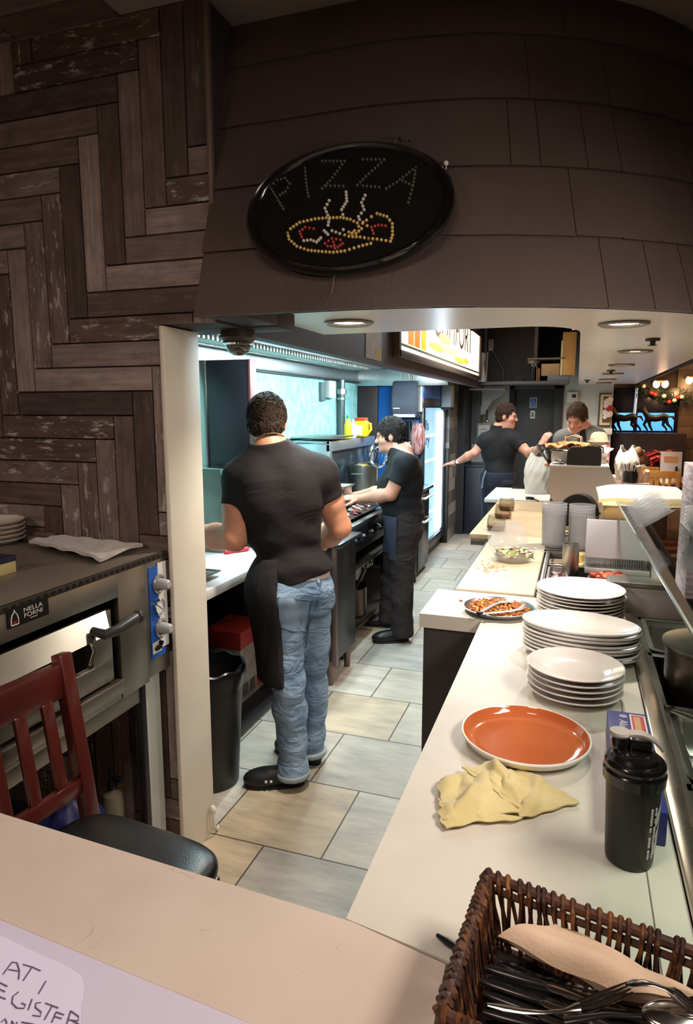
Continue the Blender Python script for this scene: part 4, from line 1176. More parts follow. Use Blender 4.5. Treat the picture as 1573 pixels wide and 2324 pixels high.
for (u, v, du, dv, st_) in per[:100]:
    mb = MB()
    j = rnd.uniform(-.35, .35)*st_; k2 = rnd.choice((-1, 1))*rnd.uniform(.3, .9)*st_
    o_ = Vector((dv*dx.x-du*dy.x*1, dv*dx.y-du*dy.y*1, 0))
    o_ = (dx*dv*1.-dy*du).normalized()
    pts = [bkp(u+du*k2, v+dv*k2, ZT+.008)-o_*.004, bkp(u+du*k2*.6, v+dv*k2*.6, ZT+.045)-o_*.003, bkp(u+du*j, v+dv*j, BZ-.018)+o_*-.006, bkp(u+du*j, v+dv*j, BZ-.002)+o_*.0075*-1,
           bkp(u+du*j, v+dv*j, BZ+.0085), bkp(u+du*j, v+dv*j, BZ-.002)+o_*.0075, bkp(u+du*j, v+dv*j, BZ-.018)+o_*.006, bkp(u-du*k2*.5, v-dv*k2*.5, ZT+.045)+o_*.003, bkp(u-du*k2*.7, v-dv*k2*.7, ZT+.008)+o_*.004]
    mb.tube(pts, [.0034, .0038, .0040, .0050, .0056, .0050, .0040, .0038, .0034], 7, flat=.75); mb.build('wicker_strand', WK, bk)
# napkins in the basket
NAP = M('beige_napkin', (204, 176, 150), .9, col2=(192, 163, 138), vscale=9, bump=.2, bscale=250)
def napkin(quad, h0, sag, label, seed):
    Q = [at(x, y, Z=z) for x, y, z in quad]
    def fn(u, v):
        p_ = (Q[0]*(1-u)+Q[1]*u)*(1-v)+(Q[3]*(1-u)+Q[2]*u)*v
        return p_+Vector((0, 0, .004*math.sin(u*6+seed)+.003*math.sin(v*9+u*4+seed)+sag*math.sin(PI*u)*math.sin(PI*v)))
    mb = MB(); mb.grid(fn, 30, 24, .006); return mb.build('paper_napkin', NAP, label=label, cat='napkin', group='napkins in the basket')
NZ = ZT+.075
napkin([(1132, 2128, NZ-.01), (1262, 2096, NZ+.005), (1580, 2262, NZ+.002), (1400, 2256, NZ-.012)], 0, .010, 'topmost folded beige napkin in the wicker basket', 0)
napkin([(1140, 2140, NZ-.022), (1275, 2115, NZ-.010), (1590, 2275, NZ-.012), (1390, 2268, NZ-.024)], 0, .008, 'lower folded beige napkin, under the topmost one in the basket', 2)
# cutlery
CUT = M('cutlery_steel', (180, 176, 172), .16, 1.)
DCUT = M('dark_cutlery', (58, 54, 54), .25, .8)
def knife(a_, b_, z, label):
    p0, p1 = at(*a_, Z=z), at(*b_, Z=z); d = p1-p0; L = d.length; d.normalize(); sd_ = Vector((-d.y, d.x, 0))
    t = thing('table_knife', label, 'knife', p0, 0, 'cutlery in the basket')
    mb = MB(); mb.tube([p0, p0+d*L*.1, p0+d*L*.4, p0+d*L*.46], [.004, .0075, .006, .004], 10, flat=.6); mb.build('handle', DCUT, t)
    mb = MB(); mb.tube([p0+d*L*.45, p0+d*L*.5, p0+d*L*.85, p0+d*L], [.003, .0075, .0085, .002], 10, flat=.14); mb.build('blade', CUT, t)
def fork(a_, b_, z, label, arch=.02, dz=0):
    p0, p1 = at(*a_, Z=z), at(*b_, Z=z+dz); d = p1-p0; L = d.length; d.normalize(); sd_ = Vector((-d.y, d.x, 0)).normalized()
    t = thing('dinner_fork', label, 'fork', p0, 0, 'cutlery in the basket')
    mb = MB(); pts = [p0+(p1-p0)*u+Vector((0, 0, arch*math.sin(PI*u))) for u in (0, .1, .25, .4, .55, .66)]
    mb.tube(pts, [.003, .0065, .0055, .0032, .003, .0085], 10, flat=.35)
    mb.build('handle', CUT, t)
    for s in (-1.5, -.5, .5, 1.5):
        mb = MB(); pts = [p0+(p1-p0)*u+Vector((0, 0, arch*math.sin(PI*u)))+sd_*s*.0052*k_ for u, k_ in ((.65, .7), (.74, 1), (.9, 1), (1, .9))]
        mb.tube(pts, [.0028, .0022, .0018, .0008], 6); mb.build('tine', CUT, t)
CZ = ZT+.052
knife((1100, 2195), (1420, 2290), CZ, 'dark handled knife nearest the napkin in the wicker basket')
knife((1090, 2225), (1400, 2330), CZ-.008, 'dark handled knife in the middle of the wicker basket cutlery')
knife((1095, 2252), (1380, 2360), CZ-.014, 'dark handled knife lying lowest under the bright fork in the basket')
knife((1130, 2185), (1470, 2320), CZ-.022, 'dark knife half hidden beneath the napkins in the basket')
fork((1105, 2280), (1430, 2240), CZ+.022, 'bright steel fork with a curved handle lying over the cutlery in the basket', -.022, .01)
fork((1420, 2232), (1585, 2300), CZ+.03, 'shiny fork whose tines point right at the edge of the picture in the basket', .015, 0)
rndk = random.Random(17)
for k in range(7):
    x0, y0 = 1095+rndk.uniform(0, 30), 2200+k*16; x1, y1 = 1450+rndk.uniform(-40, 60), 2275+k*20+rndk.uniform(-8, 8)
    knife((x0, y0), (x1, y1), CZ-.018-.003*(k % 4), 'dark knife in the heap of cutlery lying in the wicker basket')
t = thing('serving_spoon', 'dark steel spoon with its bowl at the lower right corner in the basket', 'spoon', at(1480, 2310, Z=CZ+.02), 0, 'cutlery in the basket')
p0, p1 = at(1280, 2318, Z=CZ+.008), at(1470, 2308, Z=CZ+.02)
mb = MB(); mb.tube([p0, p0*.5+p1*.5+Vector((0, 0, .006)), p1], [.006, .004, .0035], 10, flat=.5); mb.build('handle', DCUT, t)
mb = MB(); mb.T = Tr(p1+(p1-p0).normalized()*.03) @ Rz(math.atan2((p1-p0).y, (p1-p0).x)); mb.ell((0, 0, 0), (.036, .022, .006), 28, 12); mb.build('bowl', CUT, t)
# pen behind the basket
p0, p1 = at(992, 2122, Z=ZT+.006), at(1060, 2168, Z=ZT+.006)
mb = MB(); mb.tube([p0, p0+(p1-p0)*.25, p0+(p1-p0)*.3, p1+(p1-p0)*.6], [.003, .0045, .0052, .0048], 10); mb.build('marker_pen', M('pen_black', (18, 17, 18), .35), label='black pen lying on the counter beside the wicker basket', cat='pen')

# ================================================================ food prep section behind the plates
pr = thing('prep_table', 'refrigerated prep table with sunken food pans behind the plates', 'prep table', (0, 4.3, 0))
mb = MB(); mb.box((-.50, 2.83, 0), (-.125, 5.86, ZT-.035), .004); mb.box((-.125, 2.83, 0), (.34, 5.30, ZT-.13), .004); mb.build('cabinet', M('prep_cabinet_steel', (96, 92, 88), .4, .8, col2=(84, 80, 76), vscale=4), pr)
RAILS = [2.86, 3.16, 3.46, 3.80, 4.04, 4.40, 4.72, 5.04, 5.36, 5.84]
mb = MB(); mb.box((-.125, 2.83, ZT-.13), (-.105, 5.30, ZT-.002), .002); mb.box((.27, 2.83, ZT-.13), (.34, 5.30, ZT-.002), .002)
for y in (2.83, 3.80, 5.265): mb.box((-.105, y, ZT-.13), (.27, y+.035, ZT-.002), .002)
mb.build('steel_rail', STEELD, pr)
mb = MB(); mb.box((-.104, 2.87, ZT-.128), (.269, 5.28, ZT-.120)); mb.build('well', DARKGAP, pr)
BRD = M('cream_cutting_board', (214, 198, 172), .5, col2=(206, 186, 156), vscale=5, bump=.05, bscale=80)
mb = MB(); mb.box((-.465, 2.815, ZT-.03), (-.135, 4.14, ZT+.008), .005); mb.build('cutting_board', BRD, label='long cream cutting board with salad on it, beside the prep table pans', cat='cutting board', group=None)
mb = MB(); mb.box((-.61, 4.16, ZT-.03), (-.14, 5.84, ZT+.002), .004); mb.build('cutting_board', M('tan_cutting_board', (196, 168, 130), .5, col2=(184, 152, 112), vscale=5), label='tan cutting board with glass jars on it, farther back along the prep table', cat='cutting board')
mb = MB(); mb.box((-.60, 4.16, ZT-.07), (-.50, 5.84, ZT-.032), .002); mb.build('board_rail', STEELD, pr)
# orange stain as food crumbs
rnd = random.Random(5)
CARROT = M('orange_shreds', (222, 150, 86), .6)
mb = MB()
for i in range(60):
    c = at(rnd.gauss(1112, 14), rnd.gauss(1289, 5), Z=ZT+.009); a_ = rnd.uniform(0, PI)
    mb.cbox((c.x, c.y, ZT+.0095), (.012, .003, .002), a_)
mb.build('carrot_crumbs', CARROT, label='orange crumbs scattered on the cream cutting board', cat='crumbs', kind='stuff')

def foodheap(mb, fn, n, size, seed, mats, z0, hz=.01, sq=(1, .5, .35)):
    rnd = random.Random(seed)
    for i in range(n):
        x, y, z = fn(rnd); s_ = size*rnd.uniform(.6, 1.3)
        mb.mi = rnd.randrange(mats)
        T = Tr(x, y, z) @ Rz(rnd.uniform(0, 6.3)) @ Rx(rnd.uniform(-.6, .6)) @ Ry(rnd.uniform(-.6, .6))
        t = mb.T; mb.T = mb.T @ T
        mb.ell((0, 0, 0), (s_*sq[0], s_*sq[1], s_*sq[2]), 8, 5)
        mb.T = t
# tray of cooked food with tongs on the ledge
c = at(1131, 1382, Z=ZT+.012)
tr = thing('food_tray', 'round steel tray of cooked orange food with tongs on the counter ledge', 'tray', (c.x, c.y, ZT))
R = .138
mb = MB(); mb.lathe([(0, .001), (R-.03, .001), (R-.012, .012), (R, .022), (R, .024), (R-.006, .024), (R-.016, .013), (R-.032, .004), (0, .004)], n=64); mb.build('tray_body', STEEL, tr, local=True)
mb = MB()
def disc(rnd): a_ = rnd.uniform(0, 2*PI); r = (R-.025)*math.sqrt(rnd.random()); return (r*math.cos(a_), r*math.sin(a_), .012+.014*(1-(r/R)**2)+rnd.uniform(-.003, .004))
foodheap(mb, disc, 620, .011, 4, 4, 0, sq=(1, .32, .28))
mb.build('cooked_food', [M('food_orange', (196, 116, 40), .45), M('food_brown', (128, 68, 24), .5), M('food_yellow', (222, 166, 76), .45), M('food_red', (168, 66, 28), .45)], tr, local=True)['kind'] = 'stuff'
tongs('tray_tongs', 'steel tongs resting in the round tray of cooked food', (c.x-.055, c.y-.15), (c.x+.075, c.y+.015), ZT+.030, ZT+.036, .016, .05)
mb = MB(); q = at(1046, 1364, Z=ZT); mb.ell((q.x, q.y, ZT+.002), (.008, .012, .0025), 12, 6); mb.build('food_scrap', M('food_brown', (128, 68, 24), .5), label='small brown food scrap on the counter ledge left of the round tray', cat='food scrap')

# clear bowl of salad on the board
c = at(1166, 1272, Z=ZT+.01)
sb = thing('salad_bowl', 'clear plastic bowl of lettuce salad with its lid open on the cutting board', 'bowl', (c.x-.005, c.y, ZT+.009))
mb = MB(); mb.lathe([(0, 0), (.075, 0), (.088, .012), (.108, .052), (.112, .053), (.112, .055), (.106, .055), (.086, .014), (.074, .002), (0, .002)], n=48); mb.build('bowl_body', PETD, sb, local=True)
mb = MB()
def sd_(rnd): a_ = rnd.uniform(0, 2*PI); r = .09*math.sqrt(rnd.random()); return (r*math.cos(a_), r*math.sin(a_), .028+.030*(1-(r/.1)**2)+rnd.uniform(-.008, .008))
foodheap(mb, sd_, 260, .019, 6, 5, 0, sq=(1, .6, .18))
mb.build('lettuce', [M('lettuce_light', (206, 214, 142), .5), M('lettuce_green', (128, 152, 66), .5), M('lettuce_white', (226, 226, 190), .5), M('lettuce_dark', (74, 92, 46), .5), M('onion_purple', (150, 96, 100), .5)], sb, local=True)['kind'] = 'stuff'
mb = MB(); c2 = at(1150, 1234, Z=ZT+.03)
mb.T = Tr(c2.x, c2.y+.05, ZT+.05) @ Rx(1.05); mb.lathe([(0, .018), (.06, .018), (.098, .004), (.112, 0), (.112, .002), (.098, .006), (.062, .02), (0, .02)], n=48); mb.build('bowl_lid', PETD, sb)
mb = MB(); mb.tube([(c.x+.02, c.y+.02, ZT+.06), (c.x+.10, c.y-.01, ZT+.085), (c.x+.17, c.y-.06, ZT+.075)], [.006, .004, .004], 8, flat=.4); mb.build('serving_fork', STEEL, label='steel serving fork sticking out of the salad bowl', cat='fork')

# food pans of the prep table: each pan a thing with its food
def foodpan(label, x0, x1, y0, y1, mats, size, seed, sq=(1, .6, .4), level=-.028, n=150):
    t = thing('ingredient_pan', label, 'pan', ((x0+x1)/2, (y0+y1)/2, ZT-.1), 0, 'ingredient pans of the prep table')
    mb = MB(); hotel_pan(mb, x0, x1, y0, y1, ZT-.001, .095, .02, .010, .008); mb.build('pan_body', STEEL, t)
    if mats:
        mb = MB()
        mb.box((x0+.022, y0+.022, ZT-.09), (x1-.022, y1-.022, ZT+level-.012))
        def fn(rnd): return (rnd.uniform(x0+.03, x1-.03), rnd.uniform(y0+.03, y1-.03), ZT+level+rnd.uniform(-.012, .006))
        foodheap(mb, fn, n, size, seed, len(mats), 0, sq=sq)
        mb.build('food', mats, t)['kind'] = 'stuff'
    return t
FP = lambda n, c: M('food_'+n, c, .5)
foodpan('prep table pan of chopped orange peppers just behind the far plate stack', -.10, .08, 2.88, 3.10, [FP('pep_orange', (206, 98, 40)), FP('pep_red', (180, 58, 36)), FP('pep_light', (226, 150, 90))], .014, 1)
foodpan('prep table pan of red roasted meat pieces in front of the clear lids', .085, .265, 2.88, 3.30, [FP('meat_red', (160, 52, 30)), FP('meat_dark', (108, 36, 24)), FP('meat_pale', (220, 130, 90)), FP('meat_orange', (196, 92, 48))], .032, 2, (1, .5, .5), .012, 70)
foodpan('prep table pan of sliced purple onions beside the steel canister', -.10, -.005, 3.12, 3.42, [FP('on_white', (226, 214, 208)), FP('on_purple', (128, 66, 84)), FP('on_pink', (190, 140, 150))], .018, 3, (1, .25, .25))
foodpan('prep table pan of pale slices left of the steel canister', -.10, -.005, 3.44, 3.60, [FP('tom', (186, 104, 80)), FP('tomp', (220, 190, 170))], .02, 4)
foodpan('prep table pan of cut yellow lemons behind the steel canister', .0, .265, 3.44, 3.78, [FP('lem_y', (236, 198, 96)), FP('lem_p', (246, 226, 160)), FP('lem_d', (214, 160, 70))], .030, 5, (1, .9, .6), .0, 46)
foodpan('prep table pan of yellow corn beside the tan cutting board', -.10, .26, 4.42, 4.66, [FP('corn', (214, 178, 66)), FP('corn2', (190, 150, 50))], .011, 6, (1, .8, .7), n=260)
foodpan('prep table pan of dark olives in front of the yellow corn pan', -.10, .26, 4.10, 4.38, [FP('ol', (60, 44, 34)), FP('ol2', (84, 62, 44))], .015, 7, (1, .8, .8))
foodpan('prep table pan of green peppers behind the yellow corn pan', -.10, .26, 4.72, 5.00, [FP('gr', (120, 120, 50)), FP('gr2', (86, 92, 40)), FP('gr3', (168, 150, 80))], .018, 8)
foodpan('empty prep table pan at the far end by the white machine', -.10, .26, 5.03, 5.25, None, .01, 9)
# steel canister
c = at(1279, 1318, Z=ZT)
mb = MB(); mb.lathe([(0, 0), (.036, 0), (.038, .004), (.038, .15), (.040, .152), (.040, .156), (.036, .156), (.035, .15), (.034, .02), (0, .02)], c=(.005, 3.27, ZT-.005), n=40); mb.build('steel_canister', STEEL, label='tall round stainless canister standing among the prep table pans', cat='canister')
mb = MB(); mb.tube([(-.095, 3.43, ZT+.012), (-.03, 3.36, ZT+.03), (.0, 3.13, ZT+.012)], .0035, 8); mb.build('serving_spoon', STEEL, label='thin steel spoon lying over the onion pan of the prep table', cat='spoon')

# clear container stacks
def rsolid(mb, x0, x1, y0, y1, z0, z1, r0, r1, n=5):
    loops = [[mb._v((x, y, z)) for x, y in rrect(x0+g, x1-g, y0+g, y1-g, r, n)] for g, z, r in ((r1, z0, r0*.7), (0, z0+(z1-z0)*.12, r0), (0, z1-.002, r0), (.003, z1, r0*.9))]
    for A, B in zip(loops, loops[1:]):
        k_ = len(A)
        for k in range(k_): mb._f([A[k], A[(k+1) % k_], B[(k+1) % k_], B[k]])
    mb._f(loops[0][::-1]); mb._f(loops[-1])
for nm, x0, x1, y0 in (('left of the two clear deli cup stacks on the prep table', -.165, -.025, 3.86), ('right of the two clear deli cup stacks on the prep table', -.018, .125, 3.84)):
    t = thing('deli_container_stack', nm.replace('left of the two', 'shorter-looking stack of').replace('right of the two', 'wider stack of') if 0 else {'l': 'stack of clear plastic deli containers standing nearest the salad bowl', 'r': 'stack of clear plastic deli containers standing nearest the pleated lids'}[nm[0]], 'container stack', ((x0+x1)/2, y0+.07, ZT), 0, 'clear deli container stacks')
    for k in range(4):
        mb = MB(); cxx, cyy = (x0+x1)/2, y0+.07; r_ = (x1-x0)/2
        z = ZT+.005+k*.018
        mb.lathe([(0, z+.002), (r_*.86, z), (r_*.9, z+.006), (r_*.97, z+.185), (r_, z+.188), (r_, z+.194), (r_*.95, z+.195), (r_*.88, z+.01), (0, z+.006)], c=(cxx, cyy, 0), n=40)
        mb.build('deli_cup', PET, t)
    mb = MB(); mb.cyl((cxx, cyy, ZT-.004), (cxx, cyy, ZT+.006), r_*.86); mb.build('base_cup', PET, t)
mb = MB(); mb.box((-.16, 3.82, ZT-.002), (.16, 4.02, ZT+.004), .002); mb.build('container_tray', STEELD, label='flat steel tray under the clear deli container stacks', cat='tray')
# row of pleated clear lids standing on edge
lt = thing('lid_stack', 'row of clear plastic hinged containers standing on edge by the glass shelf', 'container stack', (.2, 3.2, ZT))
y = 3.30
lb = None
for k in range(26):
    x0 = .075+k*.0105
    mb = MB(); mb.faces([(x0, 3.33, ZT+.03), (x0, 3.56, ZT+.03), (x0+.004, 3.58, ZT+.240), (x0+.004, 3.31, ZT+.240), (x0+.0035, 3.33, ZT+.03), (x0+.0035, 3.56, ZT+.03), (x0+.0075, 3.58, ZT+.240), (x0+.0075, 3.31, ZT+.240)],
                        [(0, 3, 2, 1), (4, 5, 6, 7), (0, 1, 5, 4), (1, 2, 6, 5), (2, 3, 7, 6), (3, 0, 4, 7)])
    mb.build('clear_lid', PET, lt, smooth=0)
mb = MB(); rsolid(mb, .068, .362, 3.293, 3.306, ZT+.085, ZT+.268, .004, .002); mb.build('front_container', film('milky_container', (206, 204, 210), .62, .15), lt)
mb = MB(); mb.box((.07, 3.31, ZT), (.36, 3.58, ZT+.03), .004); mb.build('holder', M('grey_holder', (168, 164, 160), .4), lt)
# white-grey partition box between steam table and pans
mb = MB(); mb.box((.05, 2.69, ZT-.015), (.75, 2.80, ZT+.105), .010, 3); mb.mi = 1; mb.box((.145, 2.685, ZT+.105), (.75, 2.80, ZT+.124), .003)
mb.build('splash_partition', [M('grey_white_panel', (202, 196, 190), .4, col2=(192, 186, 180), vscale=2), STEELD], label='low grey white partition with steel cap between the plates and steam table', cat='partition')
mb = MB(); mb.box((.365, 2.82, 0), (.86, 4.28, 1.0), .006); mb.build('pale_cabinet', M('pale_grey_cabinet', (206, 204, 198), .35, col2=(198, 196, 190), vscale=2), label='pale grey cabinet under the far part of the glass shelf, behind the partition', cat='cabinet')
# wooden box end and black round rack
mb = MB(); mb.box((.18, 4.30, ZT), (.30, 4.62, ZT+.20), .004); mb.box((.175, 4.296, ZT+.192), (.305, 4.624, ZT+.204), .002)
mb.build('wooden_box', M('pale_wood_box', (222, 184, 128), .5, col2=(206, 164, 108), vscale=4, vstretch=(1, 1, .15)), label='pale wooden box standing beside the glass shelf, behind the clear lids', cat='box')
bd_ = thing('black_rack', 'black rounded plastic rack leaning beside the white machine', 'rack', (.16, 4.75, ZT))
for k in range(4):
    mb = MB(); r_ = .135-.004*k
    o_ = .030*k
    arc_ = [(.13+o_*.3-.115+ r_*math.cos(a_)*.95, r_*math.sin(a_)*1.15) for a_ in [PI*i/16 for i in range(17)]]
    y0 = 4.70+.055*k
    poly_ = [(x+.02, ZT+.06+z) for x, z in arc_]+[(arc_[-1][0]+.02, ZT), (arc_[0][0]+.02, ZT)]
    TT = Matrix(((1, 0, 0, 0), (0, 0, 1, y0), (0, 1, 0, 0), (0, 0, 0, 1)))
    mb.prism(poly_, .040, TT); mb.build('rack_tray', BLACKP, bd_)

# ---- end counter with white machine
ec = thing('end_counter', 'cream topped end counter behind the prep table, under the white bag', 'counter', (-.45, 6.3, 0))
mb = MB(); mb.box((-.74, 5.88, ZT-.03), (-.19, 6.80, ZT+.004), .004); mb.build('countertop', WQ, ec)
mb = MB(); mb.box((-.71, 5.90, 0), (-.20, 6.78, ZT-.03)); mb.build('base', DPANEL, ec)
mc = thing('white_machine', 'white machine with a rounded front corner standing beyond the prep pans', 'machine', (.08, 5.5, 0))
MY = 5.34; XM0, XM1 = -.178, .352; MZ = 1.256
poly_ = [(XM1, .90), (XM1, 1.02), (XM1-.105, MZ), (XM0, MZ), (XM0, 1.07)]+[(XM0+.19*(1-math.cos(a_)), 1.07-.168*math.sin(a_)) for a_ in [PI/2*i/8 for i in range(1, 9)]]
mb = MB(); mb.prism(poly_[::-1], .46, Matrix(((1, 0, 0, 0), (0, 0, 1, MY), (0, 1, 0, 0), (0, 0, 0, 1))))
es = [e for e in mb.bm.edges if e.calc_length() < .44]
bmesh.ops.bevel(mb.bm, geom=es, offset=.007, segments=2, affect='EDGES')
mb.build('housing', M('off_white_machine', (208, 192, 180), .4, col2=(200, 184, 172), vscale=2), mc)
mb = MB(); mb.box((XM0-.003, MY-.006, MZ-.016), (XM1-.10, MY+.466, MZ+.004), .005); mb.build('top_lip', M('machine_lip', (226, 214, 202), .35), mc)
mb = MB(); mb.box((-.10, MY+.03, 0), (.33, MY+.43, .90)); mb.build('pedestal', DPANEL, mc)
t = thing('receipt_printer', 'black receipt printer standing on top of the white machine', 'printer', (.06, 5.45, MZ+.004))
p0, p1 = at(1285, 1062, Y=MY+.02), at(1364, 1062, Y=MY+.02)
pw = p1.x-p0.x
mb = MB(); mb.prism([(0, 0), (pw, 0), (pw, .125), (pw*.9, .145), (pw*.12, .135), (.004, .105)], .16, Matrix(((1, 0, 0, p0.x), (0, 0, 1, MY+.02), (0, 1, 0, MZ+.005), (0, 0, 0, 1)))); mb.build('printer_body', M('black_printer', (38, 36, 36), .4), t)
mb = MB(); mb.tube([(p0.x+pw*.5, MY+.03, MZ+.140), (p0.x+pw*.85, MY+.02, MZ+.162), (p0.x+pw*1.03, MY+.03, MZ+.14), (p0.x+pw*1.04, MY+.03, MZ+.10)], .007, 8); mb.build('paper_bar', CHROME, t)
t = thing('steel_dish', 'small steel dish with a black clip at the left of the black printer', 'dish', (XM0+.055, MY+.09, MZ+.004))
mb = MB(); mb.lathe([(0, .0), (.04, .0), (.05, .018), (.047, .02), (0, .005)], n=32); mb.build('dish', CHROME, t, local=True)
mb = MB(); mb.tube([(-.045, 0, .012), (0, .0, .04), (.045, 0, .016)], .011, 8, flat=.5); mb.build('black_clip', BLACKP, t, local=True)
bc = thing('bread_tray', 'tray of orange brown flatbreads in white paper on the white machine', 'food tray', (0, MY+.32, MZ+.004))
def dome(c, rx, ry, h, seed):
    def fn(u, v):
        a_ = 2*PI*u; r = v
        return (c[0]+rx*r*math.cos(a_)*(1+.08*math.sin(3*a_+seed)), c[1]+ry*r*math.sin(a_), c[2]+h*(1-r*r)+.012*math.sin(5*a_+seed)*r)
    return fn
mb = MB(); mb.box((XM0+.0, MY+.20, MZ+.005), (XM1-.115, MY+.44, MZ+.10), .01); mb.build('tray', M('white_tray', (218, 210, 198), .4), bc)
mb = MB(); mb.grid(dome((.03, MY+.31, MZ+.105), .24, .13, .035, 1), 40, 10, .004); mb.build('wrapping_paper', M('white_paper', (226, 216, 202), .8, bump=.4, bscale=40), bc)
FLB = M('flatbread', (206, 132, 66), .6, col2=(160, 86, 36), vscale=16)
for i, (x, y, z, rx) in enumerate(((-.13, .26, .130, .10), (-.05, .28, .146, .10), (.03, .30, .140, .08), (-.16, .34, .128, .08))):
    mb = MB(); mb.grid(dome((x, MY+y, MZ+z), rx, .08, .018, i*2), 28, 6, .008); mb.build('flatbread', FLB, bc)
mb = MB(); mb.tube([(.05, MY+.40, MZ+.13), (.04, MY+.41, MZ+.20), (-.02, MY+.41, MZ+.225), (-.08, MY+.41, MZ+.20), (-.09, MY+.41, MZ+.12)], .010, 8); mb.build('bail_handle', CHROME, bc)

# plastic bags
BAGM = film('white_bag_plastic', (222, 218, 208), .84, .3)
def plastic_bag(name, label, c, w, d, h, seed, tilt=0):
    t = thing(name, label, 'bag', c)
    def fn(u, v):
        a_ = 2*PI*u; hh = v
        top = 1 if hh < .55 else 1-((hh-.55)/.45)**1.6*.42
        k_ = (1+.07*math.sin(3*a_+seed+hh*4)+.05*math.sin(7*a_+hh*9+seed)+.03*math.sin(13*a_-hh*14))*(.93+.10*math.sin(PI*hh))*top
        x = w*math.copysign(abs(math.cos(a_))**.75, math.cos(a_))*k_; y = d*math.copysign(abs(math.sin(a_))**.75, math.sin(a_))*k_*(1-.5*max(0, hh-.6))
        return (x+tilt*hh, y, h*hh+.02*hh*math.sin(2*a_+seed))
    mb = MB(); mb.grid(fn, 60, 24, .0012); mb.build('bag_body', BAGM, t, local=True)
    for s in (-1, 1):
        mb = MB(); mb.grid(lambda u, v: (s*w*.42+tilt+s*w*.16*(u-.5)+(.030*(1-u*.72))*(2*v-1), .010*math.sin(v*6+u*3)*s, h*.86+h*.30*u), 12, 5, .0015); mb.build('bag_handle', BAGM, t, local=True)
    return t
c = at(1219, 1121, Z=ZT+.005)
plastic_bag('plastic_bag', 'white plastic carrier bag standing on the end counter in front of the standing man', (c.x, c.y+.07, ZT+.0055), .122, .085, .36, 1.3)
plastic_bag('plastic_bag', 'white plastic bag with tied ears leaning right of the white machine', (.405, 5.62, 1.136), .088, .085, .235, 2.7, -.02)
mb = MB(); mb.prism([(.365, 5.36), (.54, 5.36), (.54, 6.06), (.235, 6.06), (.235, 5.83), (.365, 5.83)], 1.135); mb.build('side_cabinet', M('side_cabinet_cream', (198, 184, 164), .5), label='cream side cabinet right of the white machine carrying a bag and cutlery', cat='cabinet')
c = at(1180, 1104, Z=ZT+.02)
mb = MB(); mb.box((c.x-.07, 6.72, ZT+.0045), (c.x+.06, 6.78, ZT+.028), .004); mb.build('black_stapler', BLACKP, label='small black box at the back edge of the end counter', cat='box')
t = thing('cable_coil', 'dark cable coil hanging over the front edge of the end counter', 'cable', (-.33, 5.88, ZT))
mb = MB(); rnd = random.Random(2)
pts = [(-.36+.03*math.cos(i*.9)*(1+.3*math.sin(i)), 5.93+.02*math.sin(i*.9), ZT+.015+.008*math.sin(i*.5)) for i in range(22)]+[(-.31, 5.90, ZT+.014), (-.28, 5.874, ZT+.006), (-.275, 5.872, ZT-.08)]
mb.tube(pts, .006, 6); mb.build('cable_loop', BLACKP, t)
# glass jars on the tan board
JG = thin_glass('jar_glass', (238, 236, 232), .25)
for i, (px, py, l) in enumerate(((1124, 1206, 'clear glass jar nearest the salad bowl on the tan cutting board'), (1140, 1178, 'clear glass jar in the middle of the three on the tan cutting board'), (1148, 1160, 'clear glass jar farthest back of the three on the tan cutting board'))):
    c = at(px, py, Z=ZT+.002)
    t = thing('glass_jar', l, 'jar', (c.x, c.y+.05, ZT+.003), 0, 'glass jars on the board')
    mb = MB(); mb.lathe([(0, 0), (.055, 0), (.062, .01), (.062, .07), (.055, .082), (.055, .098), (.051, .098), (.051, .082), (.058, .069), (.058, .012), (.05, .006), (0, .006)], n=40); mb.build('jar_body', JG, t, local=True)
    mb = MB(); mb.lathe([(0, .007), (.05, .007), (.056, .014), (.056, .034), (0, .036)], n=32); mb.build('contents', M('jar_contents', (150, 112, 78), .5, col2=(180, 140, 100), vscale=20), t, local=True)

# ---- glass shelf over the steam table, with what lies on it
gs = thing('glass_shelf', 'flat glass sneeze guard shelf on steel posts over the steam table', 'shelf', (.55, 2.2, ZT))
GZ = 1.25
gl0 = at(1405, 1145, Z=GZ); gl1 = at(1573, 1432, Z=GZ)
gd = (gl1-gl0).normalized()
Q0 = gl0-gd*.55; Q1 = gl0+gd*2.35
mb = MB(); mb.prism([(Q0.x, Q0.y), (Q1.x, Q1.y), (.85, Q1.y), (.85, Q0.y+.02)], .008, Tr(0, 0, GZ-.008)); mb.build('glass_pane', thin_glass('shelf_glass', (222, 236, 230), 1.6), gs, smooth=0)
mb = MB(); mb.tube([Q0+Vector((0, 0, -.004)), Q1+Vector((0, 0, -.004))], .0045, 8); mb.build('glass_edge', M('green_glass_edge', (150, 160, 150), .1, spec=.9), gs)
for y in (1.0, 2.66):
    mb = MB(); mb.cyl((.72, y, ZT-.002), (.72, y, GZ-.008), .012); mb.cyl((.72, y, ZT-.002), (.72, y, ZT+.012), .03); mb.build('post', STEEL, gs)
mb = MB(); mb.box((.60, 1.0, .99), (.66, 2.65, 1.0)); mb.build('lower_bar', STEEL, gs)
